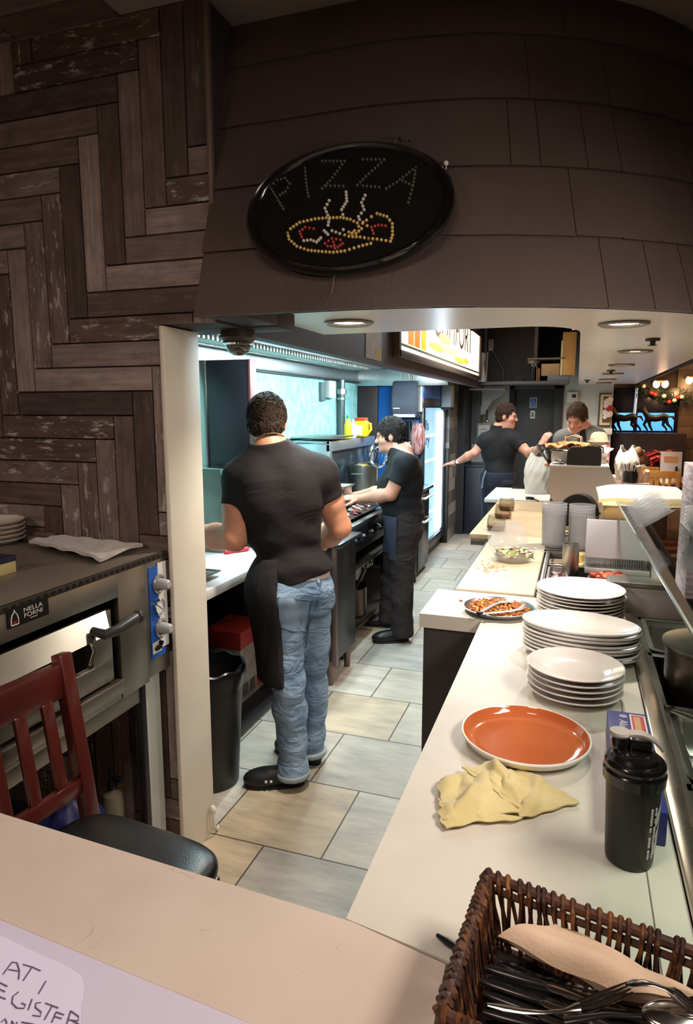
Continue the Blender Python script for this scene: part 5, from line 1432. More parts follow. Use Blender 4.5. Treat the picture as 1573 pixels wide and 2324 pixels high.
# white platters on the shelf
c = at(1440, 1122, Z=GZ)
wp = thing('shelf_platter', 'broad white platter with a cream edge on the far end of the glass shelf', 'platter', (c.x+.02, c.y-.02, GZ))
def drape(u, v):
    x = (2*u-1); y = (2*v-1)
    r = max(abs(x), abs(y)); k_ = .9/max(.6, (abs(x)**3+abs(y)**3)**(1/3)) if r > .6 else 1.
    z = .010-.05*max(0, -x-.55)**1.5-.004*y*y
    return (.20*x, .30*y*(1-.25*max(0, abs(x)-.3)), z)
for k in range(3):
    mb = MB(); mb.grid(lambda u, v: tuple(np.array(drape(u, v))+np.array((0, 0, .0075*k))), 30, 24, .007); mb.build('platter_layer', [M('platter_cream_edge', (232, 208, 152), .4), M('platter_white', (236, 230, 218), .3)][k == 2], wp, local=True)
PETL = film('clear_dome_plastic', (240, 240, 238), .13, .05)
# stack of clear dome lids lying on their side
DL = at(1484, 1196, Z=GZ+.03)
t = thing('dome_lid_stack', 'nested clear plastic dome lids lying on the glass shelf before the patterned box', 'lid stack', (.40, 2.92, GZ))
for k in range(6):
    mb = MB(); mb.T = Tr(DL.x, DL.y, GZ+.062) @ Rz(-.25) @ Ry(-.62) @ Tr(0, 0, -.01+.013*k)
    mb.lathe([(.072, 0), (.070, .0025), (.062, .004), (.053, .032), (.032, .041), (0, .043), (0, .0415), (.031, .0395), (.0515, .031), (.0605, .0025), (.070, 0)], n=40); mb.build('dome_lid', PETL, t)
# clear bowl stack under it
t = thing('clear_bowl_stack', 'stack of clear plastic bowls standing on the glass shelf beside the patterned box', 'bowl stack', (.44, 2.45, GZ))
for k in range(5):
    mb = MB(); z = .001+k*.013
    mb.lathe([(0, z), (.05, z), (.056, z+.006), (.078, z+.05), (.082, z+.051), (.082, z+.053), (.076, z+.053), (.054, z+.009), (0, z+.003)], n=36); mb.build('clear_bowl', PETD, t, local=True)
# grey patterned box at the right edge
def stripe_mat():
    return M('grey_streaked_card', (150, 136, 138), .6, col2=(104, 92, 98), vscale=9, vstretch=(1, 1, 9), detail=8, lo=.4, hi=.6)
p0 = at(1530, 1195, Z=GZ)
mb = MB(); mb.box((.395, 2.55, GZ), (.60, 2.80, GZ+.235), .003); mb.build('patterned_box', stripe_mat(), label='grey streaked tall box standing on the glass shelf at the right edge', cat='box')
# cutlery jar and rolled napkins by the bag
t = thing('cutlery_holder', 'dark holder full of small cutlery beside the bag with tied ears', 'holder', (.405, 5.42, 1.136))
mb = MB(); mb.lathe([(0, 0), (.05, 0), (.055, .06), (.05, .08), (.046, .006), (0, .006)], n=24); mb.build('pot', BLACKM, t, local=True)
rnd = random.Random(12)
for k in range(12):
    a_ = rnd.uniform(0, 2*PI); r = rnd.uniform(.01, .04)
    mb = MB(); mb.tube([(r*math.cos(a_)*.6, r*math.sin(a_)*.6, .02), (r*math.cos(a_)*1.5, r*math.sin(a_)*1.5, .13+rnd.uniform(-.01, .02))], [.003, .006], 6, flat=.5); mb.build('spoon', CHROME if k % 2 else DCUT, t, local=True)
for i, (x, l) in enumerate(((.468, 'taller rolled peach napkin beside the cutlery holder'), (.512, 'shorter rolled peach napkin right of the taller one'))):
    mb = MB(); mb.tube([(x, 5.46, 1.137), (x+.005, 5.45, 1.20), (x-.012+.02*i, 5.43, 1.262-.035*i)], [.022, .024, .016], 14); mb.build('rolled_napkin', M('peach_napkin', (226, 186, 160), .8, bump=.3), label=l, cat='napkin', group='rolled napkins')
# festive bundle
c = at(1362, 1020, Y=5.95)
t = thing('festive_bundle', 'tan topped bundle wrapped in red and white ribbon behind the printer', 'decoration', (c.x, 5.95, 1.136))
c2 = at(1362, 992, Y=5.95)
mb = MB(); mb.lathe([(0, 1.1365), (.06, 1.1365), (.065, 1.2), (.078, 1.28), (.080, 1.36), (.066, 1.40), (0, 1.41)], c=(c.x, 5.95, 0), n=28); mb.build('red_ribbon', M('red_ribbon', (190, 36, 44), .4, col2=(232, 216, 214), vscale=16, lo=.45, hi=.55), t)
mb = MB(); mb.lathe([(.06, 1.39), (.074, 1.40), (.072, 1.44), (.06, 1.48), (.04, 1.495), (0, 1.50)], c=(c.x-.015, 5.95, 0), n=28); mb.lathe([(.06, 1.42), (.088, 1.413), (.09, 1.42), (.06, 1.428)], c=(c.x-.015, 5.95, 0), n=28); mb.build('tan_top', M('tan_felt', (196, 178, 150), .8, col2=(150, 130, 104), vscale=14), t)

# ================================================================ far shelf over the passage
SHM = M('shelf_dark_wood', (66, 54, 48), .6, col2=(56, 46, 42), vscale=4)
sh = thing('hanging_shelf', 'dark wooden open shelf unit hung high at the end of the kitchen', 'shelf', (-.65, 9.2, 2.0))
SY0, SY1 = 8.7, 9.3
mb = MB(); mb.box((XB, SY0, 2.0), (-.12, SY1, 2.035), .003); mb.build('bottom_board', M('shelf_edge_grey', (92, 88, 86), .5), sh)
mb = MB(); mb.box((XB, SY1-.02, 2.035), (-.52, SY1, 2.84)); mb.build('back_board', SHM, sh)
mb = MB(); mb.box((-.55, SY0+.1, 2.035), (-.51, SY1-.02, 2.84)); mb.build('upright', M('upright_brown', (92, 78, 66), .6), sh)
mb = MB(); mb.box((-.62, SY0, 2.30), (-.18, SY1, 2.315)); mb.build('small_board', M('small_board_brown', (120, 102, 84), .6), sh)
mb = MB(); mb.box((-.51, SY1-.02, 2.035), (-.12, SY1, 2.84)); mb.build('back_board', DARKGAP, sh)
def onshelf(px, py): return at(px, py, Y=SY0+.15)
t = thing('wall_socket', 'cream wall socket with a plug on the dark shelf back panel', 'socket', at(1115, 788, Y=SY1-.03))
c = at(1115, 780, Y=SY1-.02)
mb = MB(); mb.box((c.x-.035, SY1-.032, c.z-.055), (c.x+.035, SY1-.021, c.z+.055), .004); mb.build('plate', M('socket_cream', (200, 184, 160), .5), t)
mb = MB(); mb.box((c.x-.03, SY1-.065, c.z-.095), (c.x+.03, SY1-.032, c.z-.05), .004); mb.build('plug', WHITEP, t)
pts = [(c.x+.02, SY1-.05, c.z-.09), (c.x+.10, SY1-.08, c.z-.22), (c.x+.18, SY1-.1, c.z-.36), (c.x+.19, SY1-.12, 2.06), (c.x+.30, SY1-.16, 2.05), (c.x+.42, SY1-.2, 2.06), (c.x+.46, SY1-.2, 2.10), (c.x+.40, SY1-.2, 2.12), (c.x+.36, SY1-.2, 2.06)]
mb = MB(); mb.tube(pts, .012, 8); mb.build('cable', M('grey_cable', (110, 100, 92), .5), t)
t = thing('dome_camera', 'small dome camera under the thin brown board of the hanging shelf', 'camera', (at(1212, 812, Y=SY0+.2).x, SY0+.2, 2.30))
mb = MB(); mb.lathe([(0, -.001), (.075, -.001), (.075, -.04), (0, -.04)], n=28); mb.build('housing', M('cam_grey', (150, 140, 128), .4), t, local=True)
mb = MB(); mb.lathe([(.055, -.04), (.05, -.075), (.03, -.095), (0, -.1)], n=28); mb.build('dome', M('smoked_dome', (70, 66, 64), .06), t, local=True)
for px, w, hgt, l, colr in ((1210, .03, .17, 'thin dark book standing on the hanging shelf under the dome camera', (60, 44, 40)), (1216, .035, .18, 'tan paper file beside the thin dark book on the hanging shelf', (208, 160, 110)), (1223, .03, .16, 'brown file between the tan file and the carton on the shelf', (140, 90, 66))):
    c = onshelf(px, 860); mb = MB(); mb.box((c.x-w/2, SY0+.1, 2.036), (c.x+w/2-.002, SY0+.3, 2.036+hgt), .002); mb.build('paper_file', M('file_'+l[:9], colr, .6), label=l, cat='file', group='files on the hanging shelf')
c = onshelf(1247, 850)
mb = MB(); mb.box((c.x-.02, SY0+.08, 2.036), (c.x+.24, SY0+.38, 2.10), .004); mb.build('grey_bin', M('grey_bin', (124, 122, 130), .5), label='low grey tray at the right end of the hanging shelf', cat='tray')
mb = MB(); mb.box((c.x-.10, SY0+.12, 2.101), (c.x+.12, SY0+.36, 2.25), .003); mb.build('cardboard_carton', M('kraft_card', (198, 158, 116), .7, col2=(184, 144, 102), vscale=6), label='square cardboard carton lying on the grey tray of the hanging shelf', cat='carton')
c = onshelf(1293, 800)
t = thing('tall_carton', 'tall tan cardboard carton standing at the right end of the hanging shelf', 'carton', (c.x, SY0+.2, 2.036))
mb = MB(); mb.box((c.x-.085, SY0+.05, 2.101), (c.x+.075, SY0+.36, 2.62), .003); mb.build('carton_body', M('kraft_card2', (206, 150, 84), .7, col2=(192, 136, 72), vscale=5), t)
mb = MB(); mb.box((c.x-.10, SY0+.045, 2.101), (c.x-.075, SY0+.36, 2.52), .002); mb.build('flap', M('kraft_light', (232, 208, 160), .7), t)
mb = MB(); mb.ell((c.x+.05, SY0+.1, 2.655), (.06, .06, .032), 20, 10); mb.build('tape_roll', CHROME, t)
t = thing('white_cloth', 'crumpled white cloth hanging by the lit menu panel end', 'cloth', at(1092, 840, Y=8.6))
c = at(1092, 832, Y=8.6)
mb = MB(); mb.grid(lambda u, v: (c.x-.04+.085*u+.006*math.sin(v*9), 8.6+.02*math.sin(u*9+v*5), c.z+.17-.36*v), 16, 20, .008); mb.build('cloth_body', M('grey_white_cloth', (196, 186, 178), .8), t)
c = at(1104, 835, Y=8.66)
mb = MB(); mb.tube([(c.x, 8.66, 2.036), (c.x+.008, 8.66, 2.40)], .012, 8); mb.build('curtain_rod', M('rod_brown', (140, 120, 106), .5), label='thin upright rod beside the hanging white cloth', cat='rod')

# ================================================================ back wall things
def plaque(name, label, cat, px0, py0, px1, py1, Y, th, m, parts=(), bev=.003):
    a_ = at(px0, py1, Y=Y); b_ = at(px1, py0, Y=Y)
    t = thing(name, label, cat, ((a_.x+b_.x)/2, Y, a_.z))
    mb = MB(); mb.box((a_.x, Y-th, a_.z), (b_.x, Y, b_.z), bev); mb.build('panel', m, t)
    return t, a_, b_
YD = YB+.04
t, a_, b_ = plaque('access_sign', 'blue and white wheelchair access sign on the charcoal door', 'sign', 1202, 902, 1219, 925, YD-.001, .006, M('sign_white', (226, 228, 226), .4))
mb = MB(); mb.box((a_.x+.008, YD-.0095, a_.z+.008), (b_.x-.008, YD-.007, b_.z-.008)); mb.build('blue_field', M('sign_blue', (40, 104, 180), .4), t)
w_ = b_.x-a_.x; h_ = b_.z-a_.z
mb = MB()
S_ = lambda x, z: (a_.x+w_*x, YD-.011, a_.z+h_*z)
mb.tube([S_(.42+.2*math.cos(a2)*1.1, .36+.16*math.sin(a2)*1.1) for a2 in [2.2+i*.42 for i in range(10)]], w_*.035, 6)
mb.ell(S_(.44, .82), (w_*.07, .002, w_*.07), 12, 6); mb.tube([S_(.45, .72), S_(.46, .48), S_(.66, .46), S_(.74, .26), S_(.84, .28)], w_*.04, 6); mb.tube([S_(.46, .62), S_(.62, .60)], w_*.03, 6)
mb.build('wheelchair_symbol', M('sign_white', (226, 228, 226), .4), t)
t, a_, b_ = plaque('toilet_sign', 'small arched white toilet sign below the wheelchair sign on the door', 'sign', 1203, 932, 1215, 950, YD-.001, .005, M('sign_white', (226, 228, 226), .4), bev=.01)
mb = MB(); cxs = (a_.x+b_.x)/2
mb.ell((cxs, YD-.008, b_.z-.04), (.014, .002, .014), 12, 6); mb.prism([(cxs-.03, a_.z+.03), (cxs+.03, a_.z+.03), (cxs, b_.z-.055)], .002, Matrix(((1, 0, 0, 0), (0, 0, 1, YD-.009), (0, 1, 0, 0), (0, 0, 0, 1)))); mb.build('figure_symbol', M('sign_dark', (70, 70, 70), .5), t)
t, a_, b_ = plaque('thermostat', 'white thermostat box with dark screen on the pale wall above the seated man', 'thermostat', 1287, 890, 1312, 914, YB-.001, .05, WHITEP)
mb = MB(); mb.box((b_.x-.075, YB-.054, b_.z-.075), (b_.x-.022, YB-.050, b_.z-.03)); mb.build('screen', M('lcd_dark', (34, 36, 34), .2), t)
t = thing('wreath_picture', 'framed brown panel with red and white flowers at the end of the pale wall', 'picture', at(1375, 965, Y=YB))
a_, b_ = at(1356, 968, Y=YB), at(1389, 892, Y=YB)
mb = MB(); mb.box((a_.x, YB-.04, a_.z), (b_.x, YB-.002, b_.z), .004); mb.build('frame', M('frame_dark', (74, 62, 46), .5), t)
mb = MB(); mb.box((a_.x+.02, YB-.05, a_.z+.02), (b_.x-.005, YB-.04, b_.z-.02), .002); mb.build('mount', M('frame_cream', (208, 190, 152), .5), t)
mb = MB(); mb.box((a_.x+.055, YB-.056, a_.z+.055), (b_.x-.008, YB-.05, b_.z-.045)); mb.build('panel', M('panel_brown', (92, 66, 40), .6), t)
for i, (u, v, r, cc) in enumerate(((.72, .72, .055, 'w'), (.62, .62, .04, 'w'), (.82, .55, .05, 'r'), (.62, .42, .05, 'w'), (.85, .38, .05, 'w'), (.55, .28, .03, 'w'), (.88, .80, .04, 'w'), (.75, .5, .035, 'r'))):
    mb = MB(); mb.ell((a_.x+(b_.x-a_.x)*u, YB-.07, a_.z+(b_.z-a_.z)*v), (r, .02, r), 14, 8); mb.build('flower', M('flower_white', (226, 214, 206), .7) if cc == 'w' else M('flower_red', (180, 40, 44), .6), t)
mb = MB(); a_, b_ = at(1340, 985, Y=YB), at(1389, 972, Y=YB); mb.box((a_.x, YB-.12, a_.z), (b_.x, YB-.002, b_.z), .004); mb.build('wall_ledge', M('ledge_cream', (206, 198, 184), .5), label='cream ledge on the pale wall below the framed flower panel', cat='ledge')
YP = 9.43
t, a_, b_ = plaque('light_switch', 'small white light switch on the grey passage wall above the notice', 'switch', 1091, 922, 1103, 941, YP+.015, .012, WHITEP)
mb = MB(); mb.box(((a_.x+b_.x)/2-.012, YP-.006, (a_.z+b_.z)/2-.02), ((a_.x+b_.x)/2+.012, YP+.003, (a_.z+b_.z)/2+.02), .002); mb.build('rocker', M('switch_grey', (190, 188, 182), .4), t)
t, a_, b_ = plaque('framed_notice', 'framed white notice hanging on the grey passage wall by the man', 'notice', 1082, 960, 1114, 1000, YP+.015, .012, M('notice_frame', (150, 150, 146), .5))
mb = MB(); mb.box((a_.x+.02, YP+.0005, a_.z+.03), (b_.x-.012, YP+.003, b_.z-.03)); mb.build('paper', M('notice_paper', (222, 220, 212), .7), t)
mb = MB()
for k in range(4): mb.box((a_.x+.05, YP-.0005, b_.z-.09-.05*k), (b_.x-.05-.02*(k % 2), YP+.0004, b_.z-.082-.05*k))
mb.build('printed_lines', M('notice_ink', (120, 110, 106), .7), t)
t = thing('hanging_brush', 'black handled brush hanging on the grey passage wall beside the switch', 'brush', at(1108, 955, Y=YP))
c = at(1107, 905, Y=YP-.02); d_ = at(1105, 955, Y=YP-.02)
mb = MB(); mb.tube([c, c*.6+d_*.4], [.022, .02], 10); mb.build('grip', BLACKP, t)
mb = MB(); mb.tube([c*.6+d_*.4, d_], [.008, .008], 8); mb.ell(d_, (.03, .015, .02), 14, 8); mb.build('shaft', CHROME, t)
c = at(1122, 890, Y=YP-.1)
mb = MB(); mb.prism([(c.x-.16, 1.94), (c.x+.16, 1.94), (c.x+.10, 1.86), (c.x-.02, 1.80), (c.x-.10, 1.66), (c.x-.16, 1.60)], .03, Matrix(((1, 0, 0, 0), (0, 0, 1, YP-.14), (0, 1, 0, 0), (0, 0, 0, 1)))); mb.box((c.x-.30, YP-.42, 1.94), (c.x+.17, YP, 1.97), .01)
mb.build('corner_shelf', M('corner_shelf_grey', (140, 142, 138), .5), label='grey bracket shelf high on the passage wall above the standing man', cat='shelf')
mb = MB(); mb.box((-1.39, 8.95, 0), (-.84, 9.42, .92), .006); mb.box((-1.40, 8.93, .92), (-.83, 9.43, .95), .004); mb.build('low_cabinet', M('dark_blue_cabinet', (44, 44, 56), .4, col2=(36, 36, 46), vscale=3), label='dark low cabinet in the passage behind the standing man', cat='cabinet')
mb = MB(); mb.box((-1.38, 9.40, .95), (-.86, 9.425, 1.20), .003); mb.build('splash_board', M('pale_splash', (190, 190, 182), .5), label='pale splash board behind the dark low cabinet', cat='board')

# ================================================================ dining room
DY = YB+.9
t = thing('tv_screen', 'large dark wall screen showing a blue lit picture behind the dining tables', 'screen', (1.2, DY, 1.0))
x0, x1, x2 = at(1392, 950, Y=DY).x, at(1441, 950, Y=DY).x, at(1532, 950, Y=DY).x
zt_, zm, zb_ = at(1450, 880, Y=DY).z, at(1450, 937, Y=DY).z, at(1450, 977, Y=DY).z
mb = MB(); mb.box((x0, DY-.06, zb_-.04), (x2+.03, DY-.002, zt_), .006); mb.build('screen_frame', M('screen_navy', (20, 20, 34), .25), t)
SCR = M('screen_glow', (70, 150, 226), .3, col2=(150, 206, 246), vscale=4, emit=0)
def glowmat(name, col, st): return M(name, col, .4, emit=st)
mb = MB(); mb.box((x0+.02, DY-.066, zb_), (x1-.02, DY-.061, zm)); mb.build('lit_pane', glowmat('screen_blue', (96, 170, 236), .9), t)
mb = MB(); mb.box((x1+.03, DY-.066, zb_), (x2-.02, DY-.061, zm)); mb.build('lit_pane', glowmat('screen_blue2', (70, 152, 232), .9), t)
mb = MB(); mb.tube([at(1446, 878, Y=DY-.08), at(1440, 940, Y=DY-.08)], .02, 8); mb.build('white_bar', glowmat('screen_bar', (170, 190, 214), .3), t)
HB = M('dark_horse', (26, 20, 24), .5)
def horse(c, s, f, label):
    t = thing('horse_figurine', label, 'figurine', c, 0, 'horse figurines before the screen')
    P_ = lambda x, z: Vector((c[0]+s*f*x, c[1], c[2]+s*z))
    mb = MB()
    mb.tube([P_(-.46, .62), P_(-.3, .66), P_(0, .58), P_(.28, .62), P_(.40, .66)], [s*.10, s*.15, s*.13, s*.15, s*.08], 12)
    mb.tube([P_(.30, .66), P_(.46, .86), P_(.52, .98)], [s*.13, s*.09, s*.07], 10); mb.tube([P_(.50, 1.0), P_(.62, .96), P_(.74, .86)], [s*.07, s*.065, s*.04], 10)
    for pts in ([P_(.32, .56), P_(.44, .34), P_(.30, .12), P_(.34, 0)], [P_(.26, .54), P_(.22, .3), P_(.12, .1), P_(.14, 0)], [P_(-.36, .6), P_(-.46, .34), P_(-.60, .2), P_(-.66, .02)], [P_(-.32, .56), P_(-.28, .32), P_(-.42, .16), P_(-.40, 0)]):
        mb.tube(pts, [s*.085, s*.055, s*.035, s*.035], 8)
    mb.tube([P_(-.48, .66), P_(-.62, .66), P_(-.72, .48)], [s*.03, s*.05, s*.02], 8)
    mb.build('horse_body', HB, t)
    mb = MB(); mb.tube([P_(.32, .80), P_(.42, .98), P_(.50, 1.08)], [s*.03, s*.05, s*.02], 8); mb.build('mane', HB, t)
zl = at(1450, 982, Y=DY-.35).z
mb = MB(); mb.box((x0-.02, DY-.5, 0), (x2+.1, DY-.1, zl-.002), .01); mb.build('sideboard', M('dark_sideboard', (58, 46, 42), .5), label='dark sideboard under the wall screen in the dining room', cat='sideboard')
c = at(1416, 977, Y=DY-.35); horse((c.x, DY-.35, zl), .34, -1, 'dark horse figurine at the left of the blue lit screen')
c = at(1487, 977, Y=DY-.35); horse((c.x, DY-.35, zl), .34, -1, 'dark rearing horse figurine at the right of the blue lit screen')
# dining table and chairs
WT = M('red_brown_table', (122, 58, 34), .35, col2=(96, 44, 26), vscale=3, coat=.2)
tb = thing('dining_table', 'dark red brown dining table with festive flowers behind the chairs', 'table', (1.25, 9.4, 0))
mb = MB(); mb.box((.62, 8.95, .73), (2.4, 9.85, .77), .006); mb.build('tabletop', WT, tb)
for x, y in ((.7, 9.02), (2.3, 9.02), (.7, 9.78), (2.3, 9.78)):
    mb = MB(); mb.box((x-.03, y-.03, 0), (x+.03, y+.03, .73)); mb.build('leg', WT, tb)
OAK = M('honey_oak', (206, 142, 68), .4, col2=(184, 120, 50), vscale=3, coat=.2)
def oak_chair(label, c, rz):
    t = thing('dining_chair', label, 'chair', c, rz, 'honey coloured dining chairs')
    for s in (-.2, .2):
        mb = MB(); bar(mb, (s, -.2, 0), (s, -.2, .46), .035, .035); bar(mb, (s, -.2, .44), (s, -.26, .92), .035, .03); mb.build('rear_leg', OAK, t, local=True)
        mb = MB(); bar(mb, (s, .2, 0), (s, .2, .45), .035, .035); mb.build('front_leg', OAK, t, local=True)
    mb = MB(); mb.box((-.22, -.22, .44), (.22, .22, .48), .008); mb.build('seat', OAK, t, local=True)
    mb = MB(); bar(mb, (-.2, -.258, .89), (.2, -.258, .89), .022, .07, (0, 1, 0)); mb.build('top_rail', OAK, t, local=True)
    mb = MB(); bar(mb, (-.2, -.222, .62), (.2, -.222, .62), .02, .04, (0, 1, 0)); mb.build('lower_rail', OAK, t, local=True)
    for s in (-.12, -.06, 0, .06, .12):
        mb = MB(); bar(mb, (s, -.224, .62), (s, -.254, .87), .03, .014); mb.build('slat', OAK, t, local=True)
    return t
oc = oak_chair('honey oak dining chair nearest the tied white bag', (at(1447, 1070, Y=8.5).x, 8.74, 0), .06)
oc.scale = (1, 1, 1.1)
dup(oc, (at(1497, 1070, Y=8.0).x, 8.22, 0), -.06, 'honey oak dining chair left of the streaked box')
dup(oc, (at(1552, 1070, Y=8.2).x+.30, 8.50, 0), -.06, 'honey oak dining chair half behind the streaked box')
# poinsettia
c = at(1495, 1045, Y=9.42)
pl = thing('poinsettia', 'red poinsettia plant with green leaves on the dining table', 'plant', (c.x, 9.42, .771))
rnd = random.Random(4)
mb = MB(); mb.lathe([(0, 0), (.07, 0), (.09, .13), (.08, .13), (0, .11)], n=24); mb.build('pot', M('white_pot', (200, 200, 190), .5), pl, local=True)
def leafset(n, R0, z0, z1, mat, name, w=.035):
    mb = MB()
    for i in range(n):
        a_ = rnd.uniform(0, 2*PI); L = rnd.uniform(.7, 1.2)*R0; z = rnd.uniform(z0, z1); r0 = rnd.uniform(0, .08); dp = rnd.uniform(-.03, .05)
        mb.T = Tr(0, 0, 0) @ Rz(a_)
        mb.grid(lambda u, v: (r0+L*u, (2*v-1)*w*math.sin(PI*min(.97, .05+u*.95))**.8, z+dp*math.sin(u*2)-.04*u*u), 5, 2, .002)
    mb.build(name, mat, pl, local=True)
leafset(40, .14, .14, .24, M('green_leaf', (40, 92, 46), .5), 'green_leaves'); leafset(70, .19, .24, .38, M('red_bract', (196, 30, 34), .5), 'red_bracts')
c = at(1527, 1010, Y=9.0)
t = thing('menu_stand', 'white menu card standing on the dining table right of the poinsettia', 'menu', (c.x, 9.0, .771))
mb = MB(); mb.box((-.12, -.006, .03), (.12, .006, .40), .002, T=Rx(-.12)); mb.build('card', M('menu_card', (226, 214, 204), .6), t, local=True)
mb = MB(); mb.box((-.08, -.009, .26), (.08, -.006, .34), T=Rx(-.12)); mb.build('card_picture', M('menu_orange', (222, 160, 110), .6), t, local=True)
mb = MB(); mb.box((-.10, -.05, 0), (.10, .05, .02), .004); mb.build('foot', M('acrylic_foot', (200, 196, 190), .3), t, local=True)
for px, l in ((1537, 'dark sauce bottle with pale label under the menu card'), (1557, 'dark sauce bottle farthest right on the dining table')):
    c = at(px, 1040, Y=8.98)
    t = thing('sauce_bottle', l, 'bottle', (c.x, 8.98, .771), 0, 'sauce bottles')
    mb = MB(); mb.lathe([(0, 0), (.03, 0), (.032, .01), (.032, .12), (.014, .16), (.013, .22), (0, .22)], n=20); mb.build('bottle_body', M('brown_bottle', (40, 22, 18), .15), t, local=True)
    mb = MB(); mb.lathe([(.0325, .02), (.033, .02), (.033, .10), (.0325, .10)], n=20); mb.build('bottle_label', M('bottle_label_tan', (200, 160, 122), .6), t, local=True)
c = at(1436, 1030, Y=9.1)
fl_ = thing('figure_stand_in', 'white and brown dried flowers standing in for a festive figure left of the poinsettia', 'flowers', (c.x, 9.1, .771))  # made-up flowers in the place of a festive figure
mb = MB(); mb.lathe([(0, 0), (.07, 0), (.085, .1), (0, .1)], n=20); mb.build('vase', M('brown_vase', (104, 70, 46), .5), fl_, local=True)
cols = [M('dried_white', (214, 204, 190), .8), M('dried_brown', (120, 80, 58), .8), M('dried_cream', (226, 190, 150), .8), M('dried_dark', (70, 44, 36), .8)]
for i in range(26):
    a_ = rnd.uniform(0, 2*PI); r = rnd.uniform(0, .15); z = rnd.uniform(.1, .42)
    mb = MB(); mb.ell((r*math.cos(a_), r*math.sin(a_), z), (rnd.uniform(.03, .055),)*3, 10, 7); mb.build('dried_flower', cols[i % 4], fl_, local=True)
# small cream white dish on table
c = at(1517, 1054, Y=8.99)
mb = MB(); mb.lathe([(0, 0), (.07, 0), (.08, .02), (.06, .05), (0, .06)], c=(c.x, 8.99, .771), n=24); mb.build('white_dish', M('dish_cream_white', (248, 236, 214), .4), label='small white dish on the dining table below the poinsettia', cat='dish')
# wall lamp with two bulbs, and garland
for px, py, l in ((1498, 869, 'twin bulb wall lamp glowing warm above the blue lit screen'), (1572, 860, 'warm glowing wall lamp at the right edge of the picture')):
    c = at(px, py, Y=DY-.25)
    t = thing('wall_lamp', l, 'lamp', c, 0, 'warm wall lamps')
    mb = MB(); mb.cbox((c.x, DY-.2, c.z+.02), (.14, .38, .03), bev=.004); mb.build('arm', M('brass', (170, 120, 60), .3, .9), t)
    for s in (-.055, .055):
        mb = MB(); mb.ell((c.x+s, DY-.36, c.z-.02), (.045, .045, .055), 16, 10); mb.build('bulb', M('warm_bulb', (255, 196, 120), .4, emit=9.), t)
    point_light('wall_lamp_glow', (c.x, DY-.45, c.z-.06), 7, (1, .6, .28), .06)
t = thing('garland', 'dark green garland with white and red baubles along the wall above the screen', 'garland', (1.7, DY-.15, 1.95))
g0, g1 = at(1445, 875, Y=DY-.12), at(1600, 900, Y=DY-.12)
mb = MB()
for i in range(260):
    u = rnd.random(); p_ = g0*(1-u)+g1*u+Vector((rnd.gauss(0, .02), rnd.gauss(0, .02), rnd.gauss(0, .045)-.1*math.sin(PI*u)))
    d_ = Vector((rnd.gauss(0, 1), rnd.gauss(0, .6), rnd.gauss(0, 1))).normalized()*.07
    mb.tube([p_, p_+d_], [.008, .002], 5)
mb.build('garland_needles', M('dark_green_needles', (34, 48, 30), .7), t)
for i in range(10):
    u = rnd.random(); p_ = g0*(1-u)+g1*u+Vector((0, -.05, rnd.gauss(0, .05)-.1*math.sin(PI*u)))
    mb = MB(); mb.ell(p_, (.03, .03, .03), 12, 8); mb.build('bauble', M('bauble_white', (210, 204, 190), .3) if i % 3 else M('bauble_red', (180, 40, 40), .3), t)
# patchwork stone tiles on the far right wall
def patch_mat():
    m = mosaic_mat(); m.name = 'brown_patch_tiles'
    b_ = [n for n in m.node_tree.nodes if n.type == 'TEX_BRICK'][0]
    b_.inputs['Color1'].default_value = (*lin((52, 40, 34)), 1); b_.inputs['Color2'].default_value = (*lin((120, 96, 76)), 1); b_.inputs['Mortar'].default_value = (*lin((40, 32, 28)), 1)
    return m
xa = at(1535, 900, Y=DY).x
mb = MB(); mb.box((xa, DY-.03, 0), (5, DY-.001, 3.0)); o = struct(mb, 'wall_dining_tiles', patch_mat(), smooth=0); uv_box(o.data)

# ================================================================ kitchen line along the left wall
# exhaust hood
hd = thing('exhaust_hood', 'stainless exhaust hood with slotted filters running along the kitchen wall', 'exhaust hood', (-1.75, 4.5, 1.96))
HST = M('hood_steel', (186, 190, 190), .32, 1., rvar=.08, vscale=3)
HY0, HY1 = 2.30, 6.85
mb = MB(); mb.prism([(-1.262, 1.962), (-1.262, 2.095), (-1.95, 2.13), (-1.95, 2.115), (-1.275, 2.08), (-1.275, 1.962)], HY1-HY0, Matrix(((1, 0, 0, 0), (0, 0, 1, HY0), (0, 1, 0, 0), (0, 0, 0, 1)))); mb.build('hood_ceiling', HST, hd, smooth=0)
mb = MB(); mb.box((-2.245, HY0, 1.972), (-2.225, HY1, 2.10), .003); mb.build('back_band', HST, hd)
mb = MB(); mb.box((-2.245, HY0, 1.955), (-2.215, HY1, 1.970), .002); mb.build('dark_gap_strip', BLACKM, hd)
mb = MB(); mb.box((-2.22, HY0, 2.10), (-1.94, HY1, 2.115)); mb.build('filter_bed', HST, hd)
for k in range(5):
    y0 = HY0+.05+k*.80
    mb = MB()
    y = y0
    while y < y0+.76:
        mb.box((-2.12, y, 2.066), (-1.95, y+.022, 2.10), .003); y += .05
    mb.box((-2.14, y0-.02, 2.062), (-2.115, y0+.77, 2.10), .003); mb.build('slotted_filter', STEEL, hd)
mb = MB(); mb.box((-2.245, HY1-.02, 1.93), (-1.262, HY1, 2.10), .003); mb.build('end_panel', HST, hd)
for y in (6.25, 6.5, 6.7):
    mb = MB(); mb.cyl((-1.60, y, 2.06), (-1.60, y+.05, 1.98), .012, n=10); mb.build('drip_tube', CHROME, hd)
hl = None
